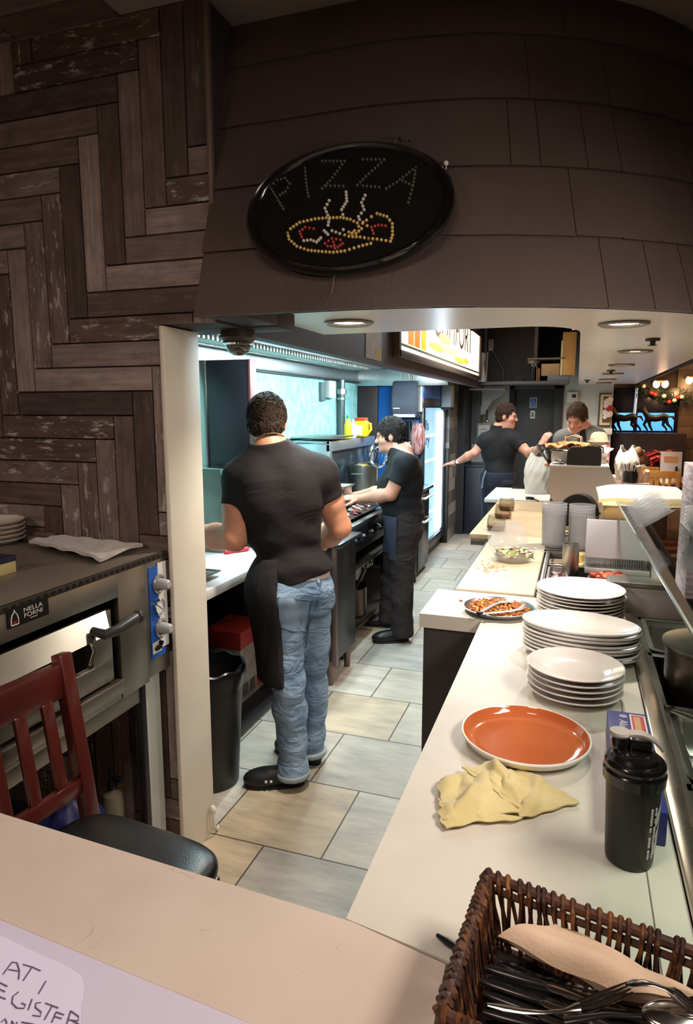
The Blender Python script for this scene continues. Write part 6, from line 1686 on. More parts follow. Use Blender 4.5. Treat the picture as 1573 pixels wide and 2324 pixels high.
for i, y in enumerate((3.3, 4.6, 5.9)):
    nm = ['fluorescent light batten in the hood nearest the black splash guard', 'middle fluorescent light batten in the hood', 'fluorescent light batten in the hood above the broiler'][i]
    if hl is None:
        hl = thing('hood_light', nm, 'light', (-1.345, y, 2.064), 0, 'light battens in the hood')
        mb = MB(); mb.box((-.06, -.58, 0), (.06, .58, .016), .004); mb.build('light_housing', WHITEP, hl, local=True)
        mb = MB(); mb.box((-.045, -.56, -.012), (.045, .56, 0), .006); mb.build('diffuser', M('cool_diffuser', (226, 248, 255), .4, emit=6.), hl, local=True)
    else: dup(hl, (-1.345, y, 2.064), 0, nm)
# menu light box and paper on the bulkhead
LZ0, LZ1 = 2.088, 2.56; LY0, LY1 = 4.48, 8.32
lb = thing('menu_lightbox', 'bright backlit drinks menu panel with lettering high on the purple bulkhead', 'light box', (XB+.04, 6.4, LZ0))
mb = MB(); mb.box((XB+.001, LY0-.05, LZ0-.05), (XB+.05, LY1+.09, LZ0-.002), .003); mb.box((XB+.001, LY0-.06, LZ0-.05), (XB+.05, LY0-.005, LZ1), .003); mb.box((XB+.001, LY1+.005, LZ0-.05), (XB+.055, LY1+.09, LZ1), .003); mb.build('box_frame', M('lightbox_frame', (92, 74, 60), .5), lb)
def lit(name, col, s): return M(name, col, .4, emit=s)
mb = MB(); mb.box((XB+.004, LY0, LZ0), (XB+.036, LY1, LZ1)); pn = mb.build('lit_panel', M('lit_cream', (255, 232, 188), .4, col2=(255, 244, 220), vscale=1.6, emit=1.15), lb)
mb = MB(); mb.box((XB+.036, LY0+.02, LZ0+.028), (XB+.040, LY1-.02, LZ0+.045)); mb.build('dark_stripe', M('print_olive', (98, 90, 70), .5), pn)
for (y0, w, cc) in ((4.72, .16, (236, 120, 24)), (4.92, .16, (226, 104, 20)), (5.14, .16, (244, 150, 40)), (4.56, .07, (252, 236, 200))):
    mb = MB(); mb.prism([(y0, LZ0+.055), (y0+w, LZ0+.055), (y0+w*1.12, LZ1), (y0-w*.12, LZ1)], .003, Matrix(((0, 0, 1, XB+.036), (1, 0, 0, 0), (0, 1, 0, 0), (0, 0, 0, 1)))); mb.build('printed_glass', M('lit_%d' % cc[1], cc, .4, emit=.8), pn)
rnd = random.Random(6)
for (y0, z0, ry, rz_, cc) in ((5.75, .12, .35, .035, (250, 200, 80)), (6.35, .15, .45, .05, (252, 214, 120)), (6.9, .09, .30, .03, (224, 196, 70)), (6.1, .22, .3, .05, (248, 190, 90)), (7.3, .11, .2, .03, (250, 180, 70))):
    mb = MB(); mb.ell((XB+.037, y0, LZ0+z0), (.003, ry, rz_), 24, 10); mb.build('printed_fruit', M('lit_fruit_%d' % cc[1], cc, .4, emit=.7), pn)
mb = MB(); mb.text('COMFORT', .42, Tr(XB+.037, 7.72, LZ0+.215) @ FACE_X, .001, sx=1.05, align='RIGHT'); mb.build('menu_lettering', M('print_brown', (84, 58, 40), .5), pn, smooth=0)
a_, b_ = at(830, 806, X=XB+.002), at(866, 756, X=XB+.002)
t = thing('bulkhead_notice', 'paper notice with a yellow patch taped on the purple bulkhead left of the lit menu', 'notice', (XB, (a_.y+b_.y)/2, a_.z))
mb = MB(); mb.box((XB+.0005, a_.y, 1.985), (XB+.003, b_.y, 2.16)); mb.build('paper_sheet', M('grey_paper', (198, 190, 188), .7, col2=(180, 172, 172), vscale=20), t)
mb = MB(); mb.box((XB+.003, b_.y-.13, 1.995), (XB+.004, b_.y-.01, 2.06)); mb.build('yellow_patch', M('yellow_patch', (206, 168, 50), .6), t)

# pass counter where the nearest cook works
pc = thing('pass_counter', 'white topped pass counter in front of the nearest cook, dark below', 'counter', (-1.85, 2.85, 0))
mb = MB(); mb.box((-2.24, 2.16, ZT-.045), (-1.487, 3.50, ZT), .004); mb.build('countertop', M('pass_white', (214, 208, 204), .35, col2=(206, 199, 194), vscale=3), pc)
mb = MB(); mb.box((-2.23, 2.17, 0), (-2.15, 3.48, ZT-.045)); mb.box((-2.15, 3.42, 0), (-1.53, 3.48, ZT-.045)); mb.build('dark_base', M('dark_base_panel', (30, 26, 27), .6), pc)
mb = MB(); mb.box((-1.56, 2.17, .0), (-1.52, 2.21, ZT-.045)); mb.build('leg', BLACKM, pc)
mb = MB(); mb.box((-2.15, 2.66, .02), (-1.56, 3.42, .045)); mb.build('low_shelf', BLACKM, pc)
# black splash panel with steel edge, bin and rack
t = thing('splash_guard', 'tall black splash guard with a steel edge standing behind the pass counter', 'splash guard', (-1.86, 3.36, ZT))
mb = MB(); mb.box((-1.985, 3.33, ZT+.001), (-1.715, 3.40, 1.955), .004); mb.build('black_sheet', M('black_sheet', (26, 25, 29), .3, col2=(34, 33, 38), vscale=3), t)
mb = MB(); mb.box((-2.035, 3.32, ZT+.001), (-1.985, 3.40, 1.955), .004); mb.build('steel_edge', STEEL, t)
mb = MB(); mb.box((-1.722, 3.325, ZT+.001), (-1.708, 3.40, 1.955), .002); mb.build('red_brown_edge', M('red_brown_edge', (86, 44, 44), .5), t)
mb = MB(); mb.prism([(-1.985, ZT+.002), (-1.80, ZT+.002), (-1.78, 1.36), (-1.985, 1.36)], .17, Matrix(((1, 0, 0, 0), (0, 0, 1, 3.14), (0, 1, 0, 0), (0, 0, 0, 1)))); b1 = mb.build('steel_bin', STEELD, label='deep stainless bin standing before the black splash guard', cat='bin')
mb = MB(); mb.prism([(-1.80, 1.335), (-1.70, 1.335), (-1.73, 1.365), (-1.985, 1.372), (-1.985, 1.362), (-1.80, 1.362)], .18, Matrix(((1, 0, 0, 0), (0, 0, 1, 3.135), (0, 1, 0, 0), (0, 0, 0, 1)))); mb.build('rolled_rim', CHROME, b1)
t = thing('peg_rack', 'white upright rack with three black pegs beside the white jamb', 'rack', (-2.0, 3.10, ZT))
mb = MB(); mb.box((-2.03, 3.09, ZT+.001), (-1.965, 3.13, 1.33), .008); mb.box((-2.03, 3.09, 1.30), (-1.995, 3.13, 1.385), .006); mb.build('rack_board', M('bluish_white_plastic', (206, 214, 224), .4), t)
for z in (1.125, 1.205, 1.285):
    mb = MB(); mb.lathe([(.008, 0), (.012, .012), (.005, .02), (.003, .055), (0, .056)], n=14, T=Ry(PI/2)); mb.T = Matrix()
    for v in mb.bm.verts: v.co += Vector((-2.015, 3.083, z))
    mb.build('black_peg', BLACKP, t)
# tray corner, red spatula
t = thing('steel_tray', 'stainless tray corner on the pass counter beside the white jamb', 'tray', (-1.66, 2.56, ZT))
mb = MB(); hotel_pan(mb, -1.80, -1.555, 2.44, 2.70, ZT+.028, .026, .02); mb.build('tray_body', STEEL, t)
t = thing('red_spatula', 'red handled spatula lying on the white pass counter', 'spatula', (-1.80, 3.35, ZT))
mb = MB(); mb.tube([(-1.78, 3.12, ZT+.012), (-1.70, 3.24, ZT+.014)], .012, 10); mb.build('handle', M('red_plastic', (206, 44, 56), .4), t)
mb = MB(); mb.tube([(-1.70, 3.24, ZT+.012), (-1.66, 3.30, ZT+.006), (-1.64, 3.34, ZT+.004)], [.005, .012, .014], 8, flat=.2); mb.build('blade', STEEL, t)
# waste bin, carton under the counter, cable
bn = thing('waste_bin', 'round black waste bin between the jamb and the nearest cook', 'bin', (-1.50, 2.46, 0))
mb = MB(); mb.lathe([(0, 0), (.115, 0), (.12, .01), (.150, .52), (.158, .525), (.160, .55), (.150, .552), (.144, .53), (.114, .02), (0, .02)], n=44); mb.build('bin_body', M('black_bin', (30, 29, 29), .42, bump=.1, bscale=40), bn, local=True)
mb = MB()
def liner(u, v):
    a_ = 2*PI*u; r = .150+.014*math.sin(PI*v); z = .46+.10*math.sin(PI*v*.62)+.006*math.sin(9*a_)-(.05*(v > .95))
    return ((r-.03*max(0, v-.6))*math.cos(a_), (r-.03*max(0, v-.6))*math.sin(a_), z)
mb.grid(liner, 50, 8, .002); mb.build('bin_liner', M('black_liner', (18, 17, 18), .3), bn, local=True)
q = [at(x, y, Y=2.28) for x, y in ((469, 1672), (482, 1710), (491, 1765), (489, 1805), (478, 1842), (470, 1872))]
mb = MB(); mb.tube([Vector((p_.x, 2.28-.02*i, max(.012, p_.z))) for i, p_ in enumerate(q)], .010, 10, flat=.6); mb.build('beige_hose', M('beige_hose', (176, 150, 116), .5), label='beige hose curving down beside the black bin to the floor', cat='hose')
cb = thing('red_carton', 'red and grey cardboard carton on the low shelf under the pass counter', 'carton', (-1.78, 3.28, .046))
mb = MB(); mb.box((-1.92, 3.12, .046), (-1.70, 3.40, .36), .003); mb.build('carton_body', M('grey_print_card', (150, 140, 134), .6, col2=(120, 108, 104), vscale=12), cb)
mb = MB(); mb.box((-1.925, 3.115, .361), (-1.695, 3.405, .46), .003); mb.build('red_lid', M('red_card', (150, 40, 34), .55), cb)
for k in range(3): 
    mb = MB(); mb.box((-1.6995, 3.14+.085*k, .08), (-1.697, 3.20+.085*k, .15)); mb.build('printed_panel', M('red_card' if k == 2 else 'carton_print', (150, 40, 34) if k == 2 else (70, 60, 60), .55), cb)
mb = MB(); mb.tube([(-1.30, 2.16, .006), (-1.285, 2.13, .01), (-1.282, 2.10, .05), (-1.284, 2.10, .10)], .005, 8); mb.ell((-1.284, 2.10, .115), (.014, .012, .02), 12, 8); mb.build('white_plug', WHITEP, label='small white plug and cable at the foot of the white jamb', cat='plug')

# steel side station
ss = thing('side_station', 'steel topped side station with dark sides between the two cooks', 'work table', (-1.75, 3.8, 0))
mb = MB(); mb.box((-2.2, 3.575, ZT-.028), (-1.275, 4.0, ZT), .004); mb.build('steel_top', M('bluish_steel', (170, 180, 188), .25, 1., col2=(140, 152, 164), vscale=5), ss)
mb = MB(); mb.box((-2.18, 3.60, .16), (-1.312, 3.985, ZT-.028), .004); mb.build('cabinet', M('worn_dark_cabinet', (46, 43, 44), .35, .4, col2=(66, 60, 60), vscale=3), ss)
mb = MB(); mb.box((-1.33, 3.58, .14), (-1.30, 3.61, ZT-.028), .003); mb.build('corner_post', M('brownish_steel', (120, 100, 96), .35, .8), ss)
for x, y in ((-1.36, 3.63), (-1.36, 3.95), (-2.12, 3.63), (-2.12, 3.95)):
    mb = MB(); mb.cyl((x, y, 0), (x, y, .16), .02, .026, 14); mb.build('foot', M('brownish_steel', (120, 100, 96), .35, .8), ss)
mb = MB(); mb.tube([(-1.40, 3.70, ZT+.012), (-1.345, 3.82, ZT+.01)], [.012, .018], 10, flat=.4); mb.build('blue_scraper', M('blue_handle', (70, 130, 210), .4), label='blue handled scraper on the steel side station', cat='scraper')
# range with knobs and open pot shelf
rg = thing('gas_range', 'long steel gas range with black knobs in front of the second cook', 'stove', (-1.8, 5.1, 0))
mb = MB(); mb.box((-2.2, 4.02, ZT-.03), (-1.375, 6.25, ZT+.012), .004); mb.build('steel_front_shelf', STEEL, rg)
mb = MB(); mb.box((-2.19, 4.03, .70), (-1.40, 6.24, ZT-.03), .003); mb.build('control_body', M('range_dark_steel', (70, 66, 66), .35, .8), rg)
mb = MB(); mb.box((-2.19, 4.03, .58), (-1.385, 6.24, .615), .003); mb.build('drip_shelf', STEELD, rg)
mb = MB(); mb.box((-2.19, 4.03, .10), (-1.42, 6.24, .13), .003); mb.build('low_shelf', M('range_low_shelf', (60, 52, 48), .5, .5), rg)
mb = MB(); mb.box((-2.19, 4.03, .13), (-2.17, 6.24, .7)); mb.build('back_panel', DARKGAP, rg)
for y in (4.06, 5.1, 6.20):
    for x in (-1.44, -2.15):
        mb = MB(); mb.box((x-.02, y-.02, 0), (x+.02, y+.02, .70), .002); mb.build('leg', BLACKM, rg)
for k in range(9):
    y = 4.14+k*.2
    mb = MB(); mb.T = Tr(-1.40, y, .80) @ Ry(PI/2); mb.lathe([(.032, 0), (.034, .012), (.024, .03), (.022, .045), (0, .047)], n=18); mb.cbox((0, 0, .045), (.012, .05, .02)); mb.build('knob', BLACKP, rg)
for y in (4.45, 5.05, 5.65):
    mb = MB()
    for dy in (-.16, 0, .16): mb.box((-2.1, y+dy-.012, ZT+.012), (-1.45, y+dy+.012, ZT+.03), .003)
    for x in (-2.0, -1.75, -1.5): mb.box((x-.012, y-.2, ZT+.012), (x+.012, y+.2, ZT+.032), .003)
    mb.build('grate', BLACKM, rg)
def lpot(name, label, c, r, h, z, mat, lid=True, cat='pot', handle=True):
    t = thing(name, label, cat, (c[0], c[1], z))
    mb = MB(); mb.lathe([(0, 0), (r-.01, 0), (r, .012), (r, h-.01), (r+.006, h), (r-.004, h), (r-.006, .02), (0, .012)], n=40); mb.build('pot_body', mat, t, local=True)
    if lid:
        mb = MB(); mb.lathe([(0, h+.002), (r+.01, h+.001), (r+.012, h+.006), (r*.5, h+.022), (0, h+.026)], n=40); mb.build('lid', CHROME, t, local=True)
    if handle:
        for s in (1, -1):
            mb = MB(); mb.tube([(0, s*r, h*.72), (.05, s*(r+.035), h*.74), (-.05, s*(r+.035), h*.74), (0, s*r, h*.72)][:4], .006, 8); mb.build('handle', STEEL, t, local=True)
    return t
lpot('stock_pot', 'tall stainless stock pot with a lid on the range before the second cook', (-1.76, 5.55), .135, .27, ZT+.034, STEEL)
t = lpot('low_pot', 'wide pot on the low shelf under the range', (-1.62, 4.65), .17, .22, .131, M('pot_brown_steel', (112, 96, 84), .35, 1.), False)
t = thing('whisk', 'bundle of steel whisk wires standing in the pot under the range', 'whisk', (-1.56, 4.72, .15))
mb = MB(); rnd = random.Random(1)
mb.tube([(-1.60, 4.60, .16), (-1.54, 4.72, .34), (-1.50, 4.78, .46)], .014, 8)
mb.build('whisk_handle', STEELD, t)
for k in range(12):
    a_ = 2*PI*k/12
    mb = MB(); mb.tube([(-1.50, 4.78, .46), (-1.49+.05*math.cos(a_), 4.80+.05*math.sin(a_), .50), (-1.48+.035*math.cos(a_), 4.81+.035*math.sin(a_), .55), (-1.47, 4.82, .56)], .0045, 6); mb.build('wire', CHROME, t)
lpot('sauce_pot', 'smaller steel pot behind the wide pot under the range', (-1.80, 5.15), .15, .26, .131, STEELD, False)
# square pan and pan of food
t = thing('square_pan', 'deep square stainless pan on the range left of the stock pot', 'pan', (-1.74, 4.80, ZT+.032))
mb = MB(); hotel_pan(mb, -1.86, -1.62, 4.66, 4.92, ZT+.205, .17, .025, .016); mb.build('pan_body', STEEL, t)
mb = MB(); mb.box((-1.845, 4.675, ZT+.19), (-1.635, 4.905, ZT+.20)); mb.build('pale_filling', M('pale_filling', (214, 204, 188), .5), t)
t = thing('griddle_food', 'dark griddle plate with meat and white pieces at the edge of the range', 'griddle', (-1.47, 4.6, ZT+.013))
mb = MB(); mb.box((-1.60, 4.10, ZT+.033), (-1.42, 4.95, ZT+.042), .003); mb.build('griddle_plate', M('griddle_dark', (44, 34, 34), .35, .5), t)
mb = MB(); foodheap(mb, lambda r: (r.uniform(-1.57, -1.45), r.uniform(4.15, 4.9), ZT+.05), 26, .03, 3, 3, 0, sq=(1, .6, .3)); o = mb.build('meat', [FP('grill_red', (140, 74, 66)), FP('grill_brown', (96, 56, 44)), FP('grill_white', (224, 214, 198))], t); o['kind'] = 'stuff'
mb = MB(); mb.tube([(-1.42, 4.95, ZT+.045), (-1.41, 5.12, ZT+.045)], [.012, .014], 8); mb.build('blue_tongs_grip', M('blue_handle', (60, 126, 214), .4), label='bright blue grip lying on the edge of the range beside the second cook', cat='grip')
# wire skimmer with round rim
t = thing('wire_skimmer', 'round wire rim basket standing behind the stock pot lid', 'skimmer', (-1.70, 5.75, 1.25))
c = at(860, 1036, Y=5.45); r_ = .085
mb = MB(); mb.tube([(c.x+r_*math.cos(2*PI*k/28)*.9, 5.45+.25*r_*math.sin(2*PI*k/28), c.z+r_*math.sin(2*PI*k/28)) for k in range(28)], .011, 8, closed=True); mb.build('rim', CHROME, t)
mb = MB()
for k in range(5): mb.tube([(c.x-.06+.03*k, 5.46, c.z-.07), (c.x-.05+.03*k+.01, 5.50, c.z+.01), (c.x-.06+.03*k, 5.46, c.z+.06)], .003, 5)
mb.build('wire_mesh', CHROME, t)
mb = MB(); mb.tube([(c.x-.02, 5.45, c.z-.085), (c.x-.03, 5.48, ZT+.03)], .007, 8); mb.build('handle', CHROME, t)
# broiler box on legs with bottles on top
br = thing('salamander_broiler', 'steel framed broiler box with a smoky dark front above the range', 'broiler', (-2.05, 5.7, 1.0))
BX = -1.90
mb = MB(); mb.box((-2.23, 5.08, 1.40), (BX, 6.36, 1.425), .003); mb.box((-2.23, 5.08, ZT+.0125), (BX, 5.14, 1.40), .003); mb.box((-2.23, 6.30, ZT+.0125), (BX, 6.36, 1.40), .003); mb.box((BX-.03, 5.08, 1.34), (BX+.004, 6.36, 1.425), .003); mb.build('steel_frame', M('pale_blue_steel', (186, 196, 200), .3, .9), br)  # frame steel with a pale blue tint
mb = MB(); mb.box((-2.2, 5.14, .98), (BX-.02, 6.30, 1.34)); mb.build('smoky_front', M('smoky_panel', (46, 52, 54), .25, .5, col2=(120, 130, 132), vscale=5, lo=.5, hi=.8), br)
mb = MB(); mb.box((-2.23, 5.05, 1.445), (BX+.03, 5.62, 1.46), .003); mb.build('loose_tray', STEEL, br)
def bottle(label, px, prof, mat, cap, capprof, Y, z=1.4265, cat='bottle'):
    c = at(px, 980, Y=Y)
    t = thing('squeeze_bottle', label, cat, (c.x, Y, z))
    mb = MB(); mb.lathe(prof, n=28); mb.build('bottle_body', mat, t, local=True)
    mb = MB(); mb.lathe(capprof, n=20); mb.build('cap', cap, t, local=True)
    return t
bottle('yellow squeeze bottle with a green cap on top of the broiler', 790, [(0, 0), (.034, 0), (.036, .01), (.036, .07), (.034, .12), (.014, .175), (0, .176)], M('lemon_bottle', (240, 214, 40), .35), M('green_cap', (34, 140, 72), .4), [(.014, .172), (.015, .19), (.006, .21), (0, .212)], 5.72)
bottle('white squeeze bottle with a pointed tip beside the yellow one', 801, [(0, 0), (.030, 0), (.031, .01), (.031, .10), (.022, .125), (0, .127)], M('bluish_white_bottle', (214, 228, 236), .35), M('bluish_white_bottle', (214, 228, 236), .35), [(.02, .125), (.012, .14), (.004, .17), (0, .171)], 5.80)
jc = at(822, 985, Y=5.95)
t = thing('yellow_jug', 'yellow plastic jug with red lid and white label on top of the broiler', 'jug', (jc.x, 5.95, 1.4265))
mb = MB(); mb.box((-.062, -.05, 0), (.055, .05, .155), .018, 3); mb.build('jug_body', M('yellow_jug', (246, 196, 30), .35), t, local=True)
mb = MB(); mb.tube([(.055, 0, .13), (.082, 0, .125), (.086, 0, .07), (.055, 0, .03)], .012, 8); mb.build('handle', M('yellow_jug', (246, 196, 30), .35), t, local=True)
mb = MB(); mb.box((-.06, -.048, .156), (.045, .048, .18), .008); mb.build('lid', M('red_lid', (214, 64, 40), .4), t, local=True)
mb = MB(); mb.box((-.058, -.0515, .02), (.015, -.05, .11)); mb.build('label_patch', M('label_cream', (232, 226, 204), .5), t, local=True)
# pipe and switch boxes on the teal wall
t = thing('wall_pipe', 'grey vertical pipe on the teal wall above the broiler', 'pipe', (-2.2, 6.2, 1.43))
mb = MB(); mb.cyl((-2.20, 6.22, 1.43), (-2.20, 6.22, 1.97), .035); mb.build('pipe_run', M('grey_pipe', (96, 100, 100), .35, .7), t)
mb = MB(); mb.cyl((-2.20, 6.22, 1.83), (-2.20, 6.22, 1.88), .05); mb.cyl((-2.20, 6.22, 1.78), (-2.20, 6.22, 1.795), .045); mb.build('coupling', STEEL, t)
t = thing('switch_box', 'pale switch box on the teal wall beside the vertical pipe', 'switch box', (-2.2, 5.95, 1.80))
mb = MB(); mb.box((-2.248, 5.86, 1.79), (-2.19, 6.04, 1.95), .006); mb.build('cover', M('pale_box', (196, 204, 200), .4), t)
mb = MB(); mb.box((-2.248, 5.74, 1.76), (-2.22, 5.84, 1.93), .004); mb.build('grey_plate', M('grey_plate', (90, 108, 108), .5), t)
mb = MB(); mb.box((-2.248, 4.55, 1.26), (-2.20, 5.02, 1.40), .004); mb.build('dark_wall_box', M('dark_teal_box', (40, 66, 66), .5), label='dark box on the teal wall left of the broiler', cat='box')

# blue drinks fridge
fr = thing('drinks_fridge', 'tall blue drinks fridge with a bright glass door behind the second cook', 'fridge', (-1.85, 7.5, 0))
BLUE = M('fridge_blue', (24, 104, 184), .35, col2=(20, 92, 170), vscale=2)
FX = -1.53; FY0, FY1 = 6.92, 8.22
mb = MB(); mb.box((-2.20, FY0, .08), (FX-.05, FY1, 1.985), .01); mb.build('cabinet', BLUE, fr)
mb = MB()
for (y0, y1, z0, z1) in ((FY0+.01, FY1-.01, .10, .20), (FY0+.01, FY1-.01, 1.70, 1.80), (FY0+.01, FY0+.10, .20, 1.70), (FY1-.08, FY1-.01, .20, 1.70)): mb.box((FX-.045, y0, z0), (FX, y1, z1), .004)
dr_ = mb.build('door', M('fridge_door_frame', (40, 44, 52), .35), fr)
mb = MB(); mb.box((FX-.045, FY0+.01, 1.80), (FX, FY1-.01, 1.98), .004); mb.build('blue_header', BLUE, fr)
mb = MB(); mb.box((FX-.040, FY0+.10, .20), (FX-.032, FY1-.08, 1.70)); mb.build('lit_interior', M('fridge_glow', (168, 214, 250), .4, col2=(110, 160, 214), vscale=5, emit=.55), dr_)
for z in (.50, .80, 1.10, 1.38):
    mb = MB(); mb.box((FX-.032, FY0+.11, z), (FX-.026, FY1-.20, z+.025)); mb.build('shelf_edge', M('fridge_shelf_white', (230, 240, 250), .4, emit=.9), dr_)
mb = MB(); mb.box((FX-.032, FY1-.40, .22), (FX-.018, FY1-.10, 1.66), .004); mb.build('light_tube', M('fridge_tube', (236, 246, 255), .4, emit=5.), dr_)
mb = MB(); mb.text('ills', .16, Tr(FX-.024, 7.06, 1.46) @ FACE_X, .001, sx=1.5); mb.text('ary', .16, Tr(FX-.024, 7.06, 1.30) @ FACE_X, .001, sx=1.5); mb.build('door_lettering', M('letter_dark', (70, 90, 110), .5), dr_, smooth=0)
rnd = random.Random(9)
mb = MB(); mb.box((-2.18, FY0+.02, 0), (FX-.04, FY1-.02, .08)); mb.build('plinth', BLACKM, fr)
# towel dispenser on the fridge side
td = thing('towel_dispenser', 'dark translucent paper towel dispenser on the blue fridge side', 'dispenser', (-1.69, 6.84, 1.60))
mb = MB(); mb.prism([(0, .0), (.165, .0), (.19, .08), (.19, .28), (.15, .37), (.06, .385), (0, .385)], .27, Matrix(((0, 0, 1, -1.83), (-1, 0, 0, FY0-.003), (0, 1, 0, 1.60), (0, 0, 0, 1))))
bmesh.ops.bevel(mb.bm, geom=mb.bm.edges[:], offset=.012, segments=3, affect='EDGES')
mb.build('cover', M('smoky_grey_plastic', (72, 72, 84), .25, coat=.3), td)
mb = MB(); mb.box((-1.81, FY0-.185, 1.603), (-1.58, FY0-.10, 1.635), .006); mb.build('paper_edge', M('paper_white', (222, 220, 222), .7), td)
mb = MB(); mb.box((-1.81, FY0-.196, 1.69), (-1.74, FY0-.190, 1.70)); mb.build('badge_strip', WHITEP, td)
mb = MB(); mb.tube([(-1.545, FY0-.02, 1.98), (-1.55, FY0-.03, 1.90), (-1.55, FY0-.03, 1.66)], .014, 8); mb.build('side_bracket', WHITEP, label='white bracket strip at the front corner of the blue fridge', cat='bracket')
# bags and bottles hanging on the fridge side
t = thing('hanging_bag', 'red and white striped bag hanging on the fridge side below the dispenser', 'bag', (-1.60, 6.86, 1.22))
def hb(u, v): a_ = 2*PI*u; k_ = math.sin(PI*min(1, .1+.9*v))**.5; return (-1.575+.075*k_*math.cos(a_)*(1+.1*math.sin(4*a_)), FY0-.05+.045*k_*math.sin(a_), 1.54-.34*v)
mb = MB(); mb.grid(hb, 30, 14); mb.build('bag_body', M('red_striped_bag', (146, 74, 70), .5, col2=(186, 146, 142), vscale=14, vstretch=(5, 5, .6), lo=.45, hi=.55), t)
t = thing('hanging_bottles', 'dark hanging tools with white tips on the fridge side behind the second cook', 'tools', (-1.72, 6.86, 1.3))
for k in range(3):
    mb = MB(); mb.cyl((-1.76+.045*k, FY0-.03, 1.56), (-1.755+.045*k, FY0-.04, 1.36), .018, .024, 12); mb.build('tool_body', BLACKP, t)
    mb = MB(); mb.ell((-1.755+.045*k, FY0-.045, 1.33), (.022, .022, .03), 12, 8); mb.build('tool_tip', CHROME, t)
mb = MB(); mb.box((-2.24, 6.86, 1.0), (-2.02, FY0-.005, 1.97), .004); mb.build('dark_cupboard', M('dark_brown_cupboard', (50, 34, 34), .5), label='narrow dark brown cupboard between the teal wall and blue fridge', cat='cupboard')
# white dispenser box at the fridge front corner
c = at(994, 925, Y=7.95); d_ = at(1022, 868, Y=7.95)
t = thing('white_box_dispenser', 'white dispenser box at the top of the fridge by the mosaic column', 'dispenser', (c.x, 7.95, c.z))
mb = MB(); mb.box((FX+.002, 7.86, c.z), (d_.x+.03, 8.05, d_.z-.03), .01); mb.build('box_body', M('bluish_white_plastic', (206, 214, 224), .4), t)
mb = MB(); mb.box((FX+.002, 7.85, c.z-.025), (d_.x+.035, 8.06, c.z-.001), .004); mb.build('black_tray', BLACKP, t)
# black oven range with white handles next to the fridge
t = thing('black_oven', 'black oven with white bar handles beside the blue fridge', 'oven', (-1.75, 6.6, 0))
mb = MB(); mb.box((-2.2, 6.38, .06), (-1.44, 6.86, ZT-.03), .005); mb.build('oven_body', M('black_enamel', (20, 20, 26), .25), t)
mb = MB(); mb.box((-2.2, 6.36, ZT-.03), (-1.40, 6.88, ZT), .004); mb.build('steel_top', M('bluish_steel', (170, 180, 188), .25, 1.), t)
for z in (.80, .56):
    mb = MB(); mb.tube([(-1.44, 6.45, z), (-1.395, 6.46, z), (-1.395, 6.78, z), (-1.44, 6.79, z)], .013, 8); mb.build('handle', WHITEP, t)
mb = MB(); mb.box((-2.18, 6.40, 0), (-1.47, 6.84, .06)); mb.build('plinth', BLACKM, t)
mb = MB(); mb.box((-1.58, 8.225, 0), (-1.49, 8.275, 1.20), .006); mb.build('black_post', BLACKM, label='short black post between the fridge and the mosaic column', cat='post')

# ================================================================ people: one continuous skinned surface each, clothes as children
def surface_nets(D, org, h):
    """triangulated-quad surface of the zero level of a sampled distance field"""
    S = D < 0
    nx, ny, nz = D.shape
    c = [(0, 0, 0), (1, 0, 0), (0, 1, 0), (1, 1, 0), (0, 0, 1), (1, 0, 1), (0, 1, 1), (1, 1, 1)]
    def sh(A, o): return A[o[0]:nx-1+o[0], o[1]:ny-1+o[1], o[2]:nz-1+o[2]]
    cnt = np.zeros((nx-1, ny-1, nz-1), np.int8)
    for o in c: cnt += sh(S, o)
    act = (cnt > 0) & (cnt < 8)
    ijk = np.argwhere(act)
    idx = -np.ones(act.shape, np.int64); idx[act] = np.arange(len(ijk))
    acc = np.zeros((len(ijk), 3)); num = np.zeros(len(ijk))
    for a in range(8):
        for ax in range(3):
            if c[a][ax]: continue
            o0 = c[a]; o1 = list(o0); o1[ax] = 1
            d0 = D[ijk[:, 0]+o0[0], ijk[:, 1]+o0[1], ijk[:, 2]+o0[2]]; d1 = D[ijk[:, 0]+o1[0], ijk[:, 1]+o1[1], ijk[:, 2]+o1[2]]
            m = (d0 < 0) != (d1 < 0)
            t = np.where(m, d0/np.where(m, d0-d1, 1), 0)
            p = np.tile(np.array(o0, float), (len(ijk), 1)); p[:, ax] = t
            acc[m] += p[m]; num[m] += 1
    V = (ijk+acc/num[:, None])*h+org
    Q = []
    for ax in range(3):
        u, v = [(1, 2), (2, 0), (0, 1)][ax]
        A = S; B = np.roll(S, -1, ax)
        sl = [slice(1, -1)]*3; sl[ax] = slice(0, -1)
        ch = np.argwhere((A != B)[tuple(sl)])
        off = np.array([1, 1, 1]); off[ax] = 0
        ch = ch+off
        ok = np.all(ch[:, [u, v]] >= 1, axis=1)
        ch = ch[ok]
        if not len(ch): continue
        def cell(du, dv):
            q = ch.copy(); q[:, u] -= du; q[:, v] -= dv
            q = np.minimum(q, np.array(idx.shape)-1); return idx[q[:, 0], q[:, 1], q[:, 2]]
        a_, b_, c_, d_ = cell(1, 1), cell(0, 1), cell(0, 0), cell(1, 0)
        ins = S[ch[:, 0], ch[:, 1], ch[:, 2]]
        q = np.stack([a_, b_, c_, d_], 1); q[~ins] = q[~ins][:, ::-1]
        Q.append(q[np.all(q >= 0, 1)])
    return V, np.concatenate(Q)

